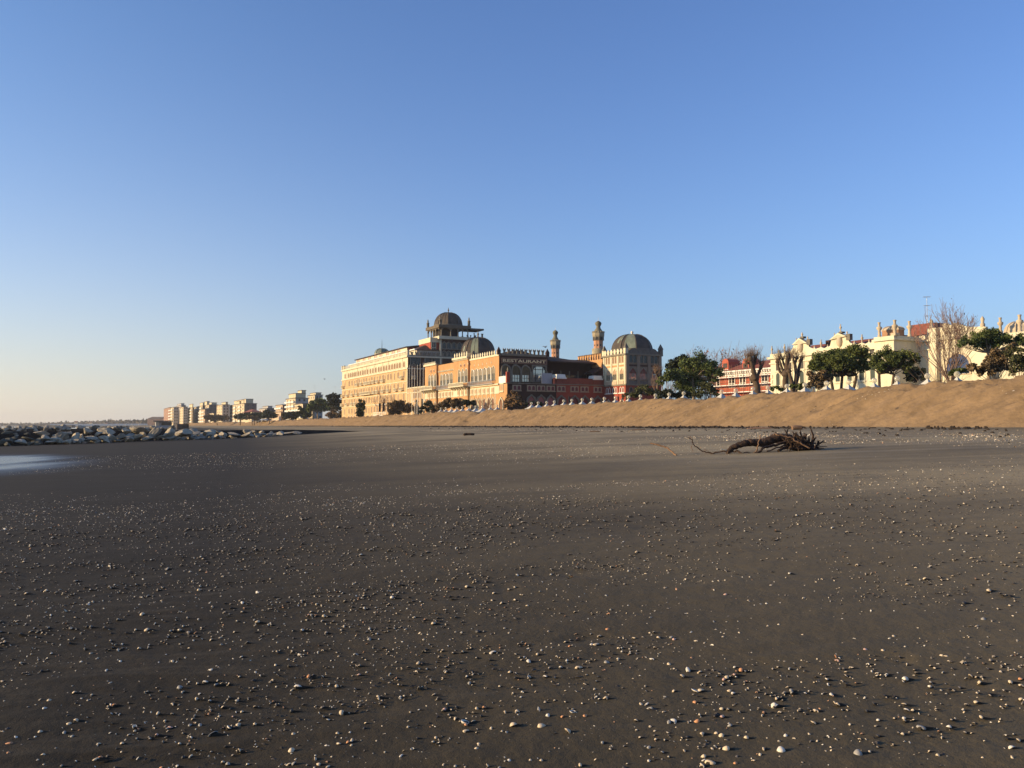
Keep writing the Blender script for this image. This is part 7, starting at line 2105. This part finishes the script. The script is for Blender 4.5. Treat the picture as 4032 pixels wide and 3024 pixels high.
# ================================================================== seaweed line at the foot of the bank (countless scraps: one stuff object)
def wrack():
    g = np.random.default_rng(170)
    V = []; Fq = []; k = 0
    def scrap(x, y, s, h):
        nonlocal k
        z = ground(x, y)
        n = 6
        a0 = g.random() * 6.28
        ring = [(x + s * (.7 + .5 * g.random()) * math.cos(a0 + 6.283 * i / n), y + s * 1.5 * (.7 + .5 * g.random()) * math.sin(a0 + 6.283 * i / n), z - .04) for i in range(n)]
        top = [(x + (p[0] - x) * .55 + g.normal() * s * .15, y + (p[1] - y) * .55, z + h * (.4 + .9 * g.random())) for p in ring]
        V.extend(ring + top)
        for i in range(n):
            j = (i + 1) % n; Fq.append((k + i, k + j, k + n + j, k + n + i))
        Fq.append((k + n, k + n + 1, k + n + 2, k + n + 3)); Fq.append((k + n, k + n + 3, k + n + 4, k + n + 5))
        k += 2 * n
    Y = 48.0
    while Y < 420:
        dens = .25 + .95 * max(0, pnoise(Y * .045, 3.0, 7) + .15) * 2
        dens *= 2.8 if 75 < Y < 240 else .6
        for j in range(int(g.poisson(dens * 9))):
            n = 40.6 - abs(g.normal()) * 1.7 + .5 * float(pnoise(Y * .1, 1.0, 8))
            y = Y + g.random() * 1.5; x = float(crest_x(y)) + (n - 48) * 1.05
            s = (.05 + .16 * g.random() ** 2) * (1 + Y / 250)
            scrap(x, y, s, .04 + .13 * g.random())
        Y += .8
    for j in range(260):
        y = 25 + 150 * g.random() ** 1.3; n = 27 + 13 * g.random(); x = float(crest_x(y)) + (n - 48) * 1.05
        scrap(x, y, .05 + .10 * g.random(), .06)
    o = link('seaweed', np_mesh('seaweed', V, Fq, mat('dry_seaweed', (.028, .019, .013), .95, .2, 2.0))); tag(o, kind='stuff')
wrack()
# ================================================================== shells
def shell_template(rings, segs, open_up=False):
    """fan-shaped bivalve: pointed hinge at -x, ribbed dome"""
    V = [(-.25, 0, .52)]
    for i in range(1, rings + 1):
        t = i / rings
        for k in range(segs):
            a = 2 * math.pi * k / segs
            rr = 1.0 + .10 * math.cos(a) - .14 * max(0, -math.cos(a)) ** 4
            rib = 1 + .035 * (k % 2) * t
            x = math.cos(a) * rr * t * rib * 1.0 - .25 * (1 - t); y = math.sin(a) * rr * t * .82 * rib
            z = .52 * (1 - t ** 2.2) + .02 * (k % 2)
            V.append((x, y, z))
    Fq = []
    for k in range(segs): Fq.append((0, 1 + k, 1 + (k + 1) % segs, 0))
    for i in range(rings - 1):
        for k in range(segs):
            a = 1 + i * segs + k; b = 1 + i * segs + (k + 1) % segs
            Fq.append((a, a + segs, b + segs, b))
    return np.array(V, float), Fq
def shells():
    g = np.random.default_rng(200)
    pts = []
    # scatter by rings; density thins with distance
    for r0, r1, rho in ((1.4, 5, 135), (5, 8, 118), (8, 12, 84), (12, 18, 58), (18, 26, 32), (26, 36, 15), (36, 52, 5)):
        span = R(128) if r1 <= 18 else R(96)
        area = (span / 2) * (r1 ** 2 - r0 ** 2)
        n = int(area * rho * 1.9)
        r = np.sqrt(r0 ** 2 + (r1 ** 2 - r0 ** 2) * g.random(n)); a = (g.random(n) - .5) * span
        x = r * np.sin(a); y = r * np.cos(a)
        keep = g.random(n) < np.clip(.66 + .55 * fbm(x * .55, y * .55, 3, 71) + .5 * fbm(x * 2.2, y * 2.2, 2, 74), .04, 1)
        keep &= g.random(n) < np.where(r > 6, 1.15 - .75 * sstep(-3 - .1 * r, .45 * r, x) * sstep(1.2 * r, .6 * r, x), 1.0)
        keep &= ~((wet_mask(x, y) > .7) & (g.random(n) < .8))
        pts.append(np.stack([x[keep], y[keep]], 1))
    P = np.concatenate(pts)
    # belt of shell hash under the bank
    n = 15000
    y = 16 + 95 * g.random(n) ** 1.4; nn = 20.5 + 11 * g.random(n)
    x = crest_x(y) + (nn - 48) * 1.05
    kp = (g.random(n) < np.clip(.5 + 1.6 * fbm(x * .25, y * .12, 3, 77), .03, 1)) & (np.abs(x) < y * .68)
    PB = np.stack([x[kp], y[kp]], 1)
    # small fragments near the viewer
    n = 9000
    r = np.sqrt(2.6 ** 2 + (9 ** 2 - 2.6 ** 2) * g.random(n)); a = (g.random(n) - .5) * R(78)
    x = r * np.sin(a); y = r * np.cos(a)
    kp = g.random(n) < np.clip(.35 + 1.5 * fbm(x * .9, y * .9, 3, 79), .02, 1)
    PF = np.stack([x[kp], y[kp]], 1)
    ALL = np.concatenate([P, PB, PF])
    size = np.concatenate([np.clip(np.exp(g.normal(-4.95, .42, len(P))), .004, .021), np.exp(g.normal(-3.95, .4, len(PB))), np.exp(g.normal(-5.5, .3, len(PF)))])
    size = size * (1 + .0 * size)
    dist = np.hypot(ALL[:, 0], ALL[:, 1])
    # far shells drawn a touch larger groups (clusters of valves)
    size = np.where((dist > 9) & (np.arange(len(ALL)) < len(P)), size * (1 + (dist - 9) * .02), size)
    Z = beach_z(ALL[:, 0], ALL[:, 1]) - GZ0
    # projected size in view
    zc = -(Z - EYE)
    py = 1676 + zc / ALL[:, 1] * F; px = 2016 + ALL[:, 0] / ALL[:, 1] * F
    vis = (py < 3040) & (px > -10) & (px < 4042)
    kind = g.random(len(ALL))
    appar = np.where(vis & (np.arange(len(ALL)) < len(P)), size / dist, 0)
    order = np.argsort(-appar)
    top = order[:300]
    ind = np.zeros(len(ALL), bool); ind[top] = True
    rotz = g.random(len(ALL)) * 6.283
    tilt = g.normal(size=(len(ALL), 2)) * .42
    # little sand pedestals with wind-blown tails under the nearer shells
    LIFT = np.where((dist < 15) & (size > .0055), size * .24, 0.0)
    idx = np.nonzero(LIFT > 0)[0]; n = len(idx)
    T = np.array([(-1.0, 0, -.25), (-.5, .85, -.25), (.6, .75, -.25), (4.6, .0, -.3), (.6, -.75, -.25), (-.5, -.85, -.25),
                  (-.62, 0, .42), (-.3, .5, .42), (.5, .42, .42), (1.7, 0, .26), (.5, -.42, .42), (-.3, -.5, .42)])
    wd = R(10) + g.normal(size=n) * .10; c, sn = np.cos(wd)[:, None], np.sin(wd)[:, None]
    B = np.repeat(T[None], n, 0).copy(); B[:, 3, 0] *= (.6 + .7 * g.random(n)); 
    W = np.stack([B[:, :, 0] * c - B[:, :, 1] * sn, B[:, :, 0] * sn + B[:, :, 1] * c, B[:, :, 2]], -1) * size[idx][:, None, None]
    W += np.stack([ALL[idx, 0], ALL[idx, 1], Z[idx]], 1)[:, None]
    q = np.array([(i, (i + 1) % 6, 6 + (i + 1) % 6, 6 + i) for i in range(6)] + [(6, 7, 8, 9), (6, 9, 10, 11)])
    Fa = (q[None] + (np.arange(n) * 12)[:, None, None]).reshape(-1, 4)
    o = link('sand_tails', np_mesh('sand_tails', W.reshape(-1, 3), Fa, mat('damp_sand', (.034, .026, .017), .9, .12, 6, spec=.2))); tag(o, kind='stuff')
    Z = Z + LIFT
    # --- individual shells
    def smat(nm, c, c2): return mat(nm, c, .55, .1, 60, col2=c2, spec=.4)
    kinds = [('cream', smat('shell_cream', (.66, .52, .34), (.50, .38, .24)), 'cream clam shell lying hollow side down on the dark sand'),
             ('white', smat('shell_white', (.70, .63, .52), (.56, .49, .39)), 'white clam shell lying hollow side down on the dark sand'),
             ('orange', smat('shell_orange', (.62, .30, .13), (.45, .20, .09)), 'orange brown shell lying on the dark sand'),
             ('grey', smat('shell_grey', (.36, .33, .28), (.22, .20, .17)), 'grey shell lying on the dark sand'),
             ('pink', smat('shell_pink', (.56, .36, .28), (.42, .26, .20)), 'pinkish shell lying on the dark sand'),
             ('open', smat('shell_white', (.70, .63, .52), (.56, .49, .39)), 'pale shell lying hollow side up like a cup'),
             ('dark', smat('shell_dark', (.05, .045, .042), (.03, .028, .026)), 'black mussel shell lying on the dark sand')]
    Vt, Ft = shell_template(4, 14)
    V2 = Vt * np.array([1.25, .72, .8])
    def tomesh(V, m, solid=True):
        me = bpy.data.meshes.new('shell'); fs = [f[:3] if f[0] == f[3] else f for f in Ft]
        nV = len(V); inner = V * .90 - np.array([0, 0, .04])
        rim = [nV - 14 + k for k in range(14)]
        F2 = [tuple(int(i) for i in f) for f in fs] + [tuple(int(i) + nV for i in f[::-1]) for f in fs] + [(rim[k], rim[k] + nV, rim[(k + 1) % 14] + nV, rim[(k + 1) % 14]) for k in range(14)]
        me.from_pydata([tuple(v) for v in np.concatenate([V, inner])], [], F2); me.polygons.foreach_set('use_smooth', [True] * len(F2)); me.materials.append(m); me.update()
        return me
    meshes = {k[0]: [tomesh(Vt, k[1]), tomesh(V2, k[1])] for k in kinds}
    cum = np.cumsum([.46, .17, .09, .14, .06, .04, .04])
    lab = {}
    for n_i, i in enumerate(top):
        c = min(6, int(np.searchsorted(cum, kind[i])))
        nm, m, lb = kinds[c]
        s = float(size[i]) * (1.08 if n_i < 12 else 1.0)
        o = link('shell', meshes[nm][int(g.random() < .4)], None, (float(ALL[i, 0]), float(ALL[i, 1]), float(Z[i]) - s * .10))
        up = nm == 'open'
        o.scale = (s, s, s * 1.3); o.rotation_euler = (float(tilt[i, 0]) + (math.pi if up else 0), float(tilt[i, 1]), float(rotz[i]))
        if up: o.location.z += s * .45
        big = ('larger ' if n_i < 60 else 'small ')
        half = 'left half' if px[i] < 2016 else 'right half'
        tag(o, big + lb + ', foreground ' + half, 'shell', big + kinds[c][0] + ' shells strewn over the foreground, ' + half)
    # --- all others, uncounted
    rest = ~ind
    Vl, Fl = shell_template(2, 7)
    Fl = np.array(Fl)
    def mass(sel, name, m):
        idx = np.nonzero(sel)[0]; n = len(idx)
        if n == 0: return
        s = size[idx][:, None, None]
        el = np.where(g.random(n) < .35, 1.3, 1.0)[:, None]
        B = np.repeat(Vl[None], n, 0).copy(); B[:, :, 0] *= el; B[:, :, 1] /= el; B[:, :, 2] *= (.8 + .8 * g.random(n))[:, None]
        B[:, :, 2] += B[:, :, 0] * tilt[idx, 1][:, None] + B[:, :, 1] * tilt[idx, 0][:, None]
        c, sn = np.cos(rotz[idx])[:, None], np.sin(rotz[idx])[:, None]
        X = B[:, :, 0] * c - B[:, :, 1] * sn; Yv = B[:, :, 0] * sn + B[:, :, 1] * c
        W = np.stack([X, Yv, B[:, :, 2]], -1) * s
        W[:, :, 0] += ALL[idx, 0][:, None]; W[:, :, 1] += ALL[idx, 1][:, None]; W[:, :, 2] += (Z[idx] - size[idx] * .12)[:, None]
        tri = Fl[:7][:, :3]; quad = Fl[7:]
        # write every face as a quad, fans as doubled quads split in two triangles
        k = len(Vl); off = (np.arange(n) * k)[:, None, None]
        q = np.concatenate([np.stack([quad[:, 0], quad[:, 1], quad[:, 2]], 1), np.stack([quad[:, 0], quad[:, 2], quad[:, 3]], 1), tri])
        Fa = (q[None] + off).reshape(-1, 3)
        o = link(name, np_mesh(name, W.reshape(-1, 3), Fa, m)); tag(o, kind='stuff')
    def heap_mat():
        m = bpy.data.materials.new('mixed_shells'); m.use_nodes = True
        t = m.node_tree; b = t.nodes['Principled BSDF']; b.inputs['Roughness'].default_value = .6
        gi = t.nodes.new('ShaderNodeNewGeometry'); cr = t.nodes.new('ShaderNodeValToRGB'); cr.color_ramp.interpolation = 'CONSTANT'
        cols = [(0, (.64, .51, .34)), (.36, (.68, .60, .47)), (.50, (.46, .24, .12)), (.55, (.30, .245, .18)), (.70, (.16, .13, .10)), (.80, (.035, .030, .027)), (.86, (.50, .39, .26))]
        e = cr.color_ramp.elements
        e[0].position = 0; e[0].color = (*cols[0][1], 1); e[1].position = cols[1][0]; e[1].color = (*cols[1][1], 1)
        for p_, c_ in cols[2:]:
            x = e.new(p_); x.color = (*c_, 1)
        t.links.new(gi.outputs['Random Per Island'], cr.inputs[0]); t.links.new(cr.outputs[0], b.inputs['Base Color'])
        return m
    HM = heap_mat()
    mass(rest, 'scattered_shells', HM)
    # dark pebbles and bits of weed between the shells
    n = 9000
    r = np.sqrt(2.6 ** 2 + (22 ** 2 - 2.6 ** 2) * g.random(n) ** 1.2); a = (g.random(n) - .5) * R(78)
    X = r * np.sin(a); Yv = r * np.cos(a)
    kp = g.random(n) < np.clip(.4 + 1.3 * fbm(X * .5, Yv * .5, 3, 91), .03, 1)
    X, Yv, r = X[kp], Yv[kp], r[kp]; n = len(X)
    s = np.clip(np.exp(g.normal(-5.1, .4, n)), 0, .011) * (1 + r * .04); zz = beach_z(X, Yv) - GZ0
    T = np.array([(1, 0, 0), (.3, .9, 0), (-.8, .6, 0), (-.8, -.6, 0), (.3, -.9, 0), (.1, .1, .8)])
    ang = g.random(n) * 6.283; el = 1 + 1.2 * g.random(n)
    B = np.repeat(T[None], n, 0) * np.stack([el, np.ones(n), .5 + .5 * g.random(n)], 1)[:, None]
    c, sn = np.cos(ang)[:, None], np.sin(ang)[:, None]
    W = np.stack([B[:, :, 0] * c - B[:, :, 1] * sn, B[:, :, 0] * sn + B[:, :, 1] * c, B[:, :, 2]], -1) * s[:, None, None]
    W += np.stack([X, Yv, zz - s * .1], 1)[:, None]
    q = np.array([(0, 1, 5), (1, 2, 5), (2, 3, 5), (3, 4, 5), (4, 0, 5)])
    Fa = (q[None] + (np.arange(n) * 6)[:, None, None]).reshape(-1, 3)
    o = link('dark_grit', np_mesh('dark_grit', W.reshape(-1, 3), Fa, mat('dark_grit', (.05, .042, .036), .9, .2, 30, island=.5))); tag(o, kind='stuff')
shells()

# ================================================================== haze over the shore
def haze():
    m = bpy.data.materials.new('haze'); m.use_nodes = True
    t = m.node_tree; t.nodes.remove(t.nodes['Principled BSDF'])
    v = t.nodes.new('ShaderNodeVolumePrincipled'); v.inputs['Color'].default_value = (.86, .84, .82, 1); v.inputs['Density'].default_value = HAZE_D; v.inputs['Anisotropy'].default_value = .35
    t.links.new(v.outputs[0], t.nodes['Material Output'].inputs['Volume'])
    b = MB().box(-5300, 5300, -5300, 5300, -7.5, 62)
    o = b.build('haze', m); tag(o, kind='stuff')
HAZE_D = 0.00013
haze()
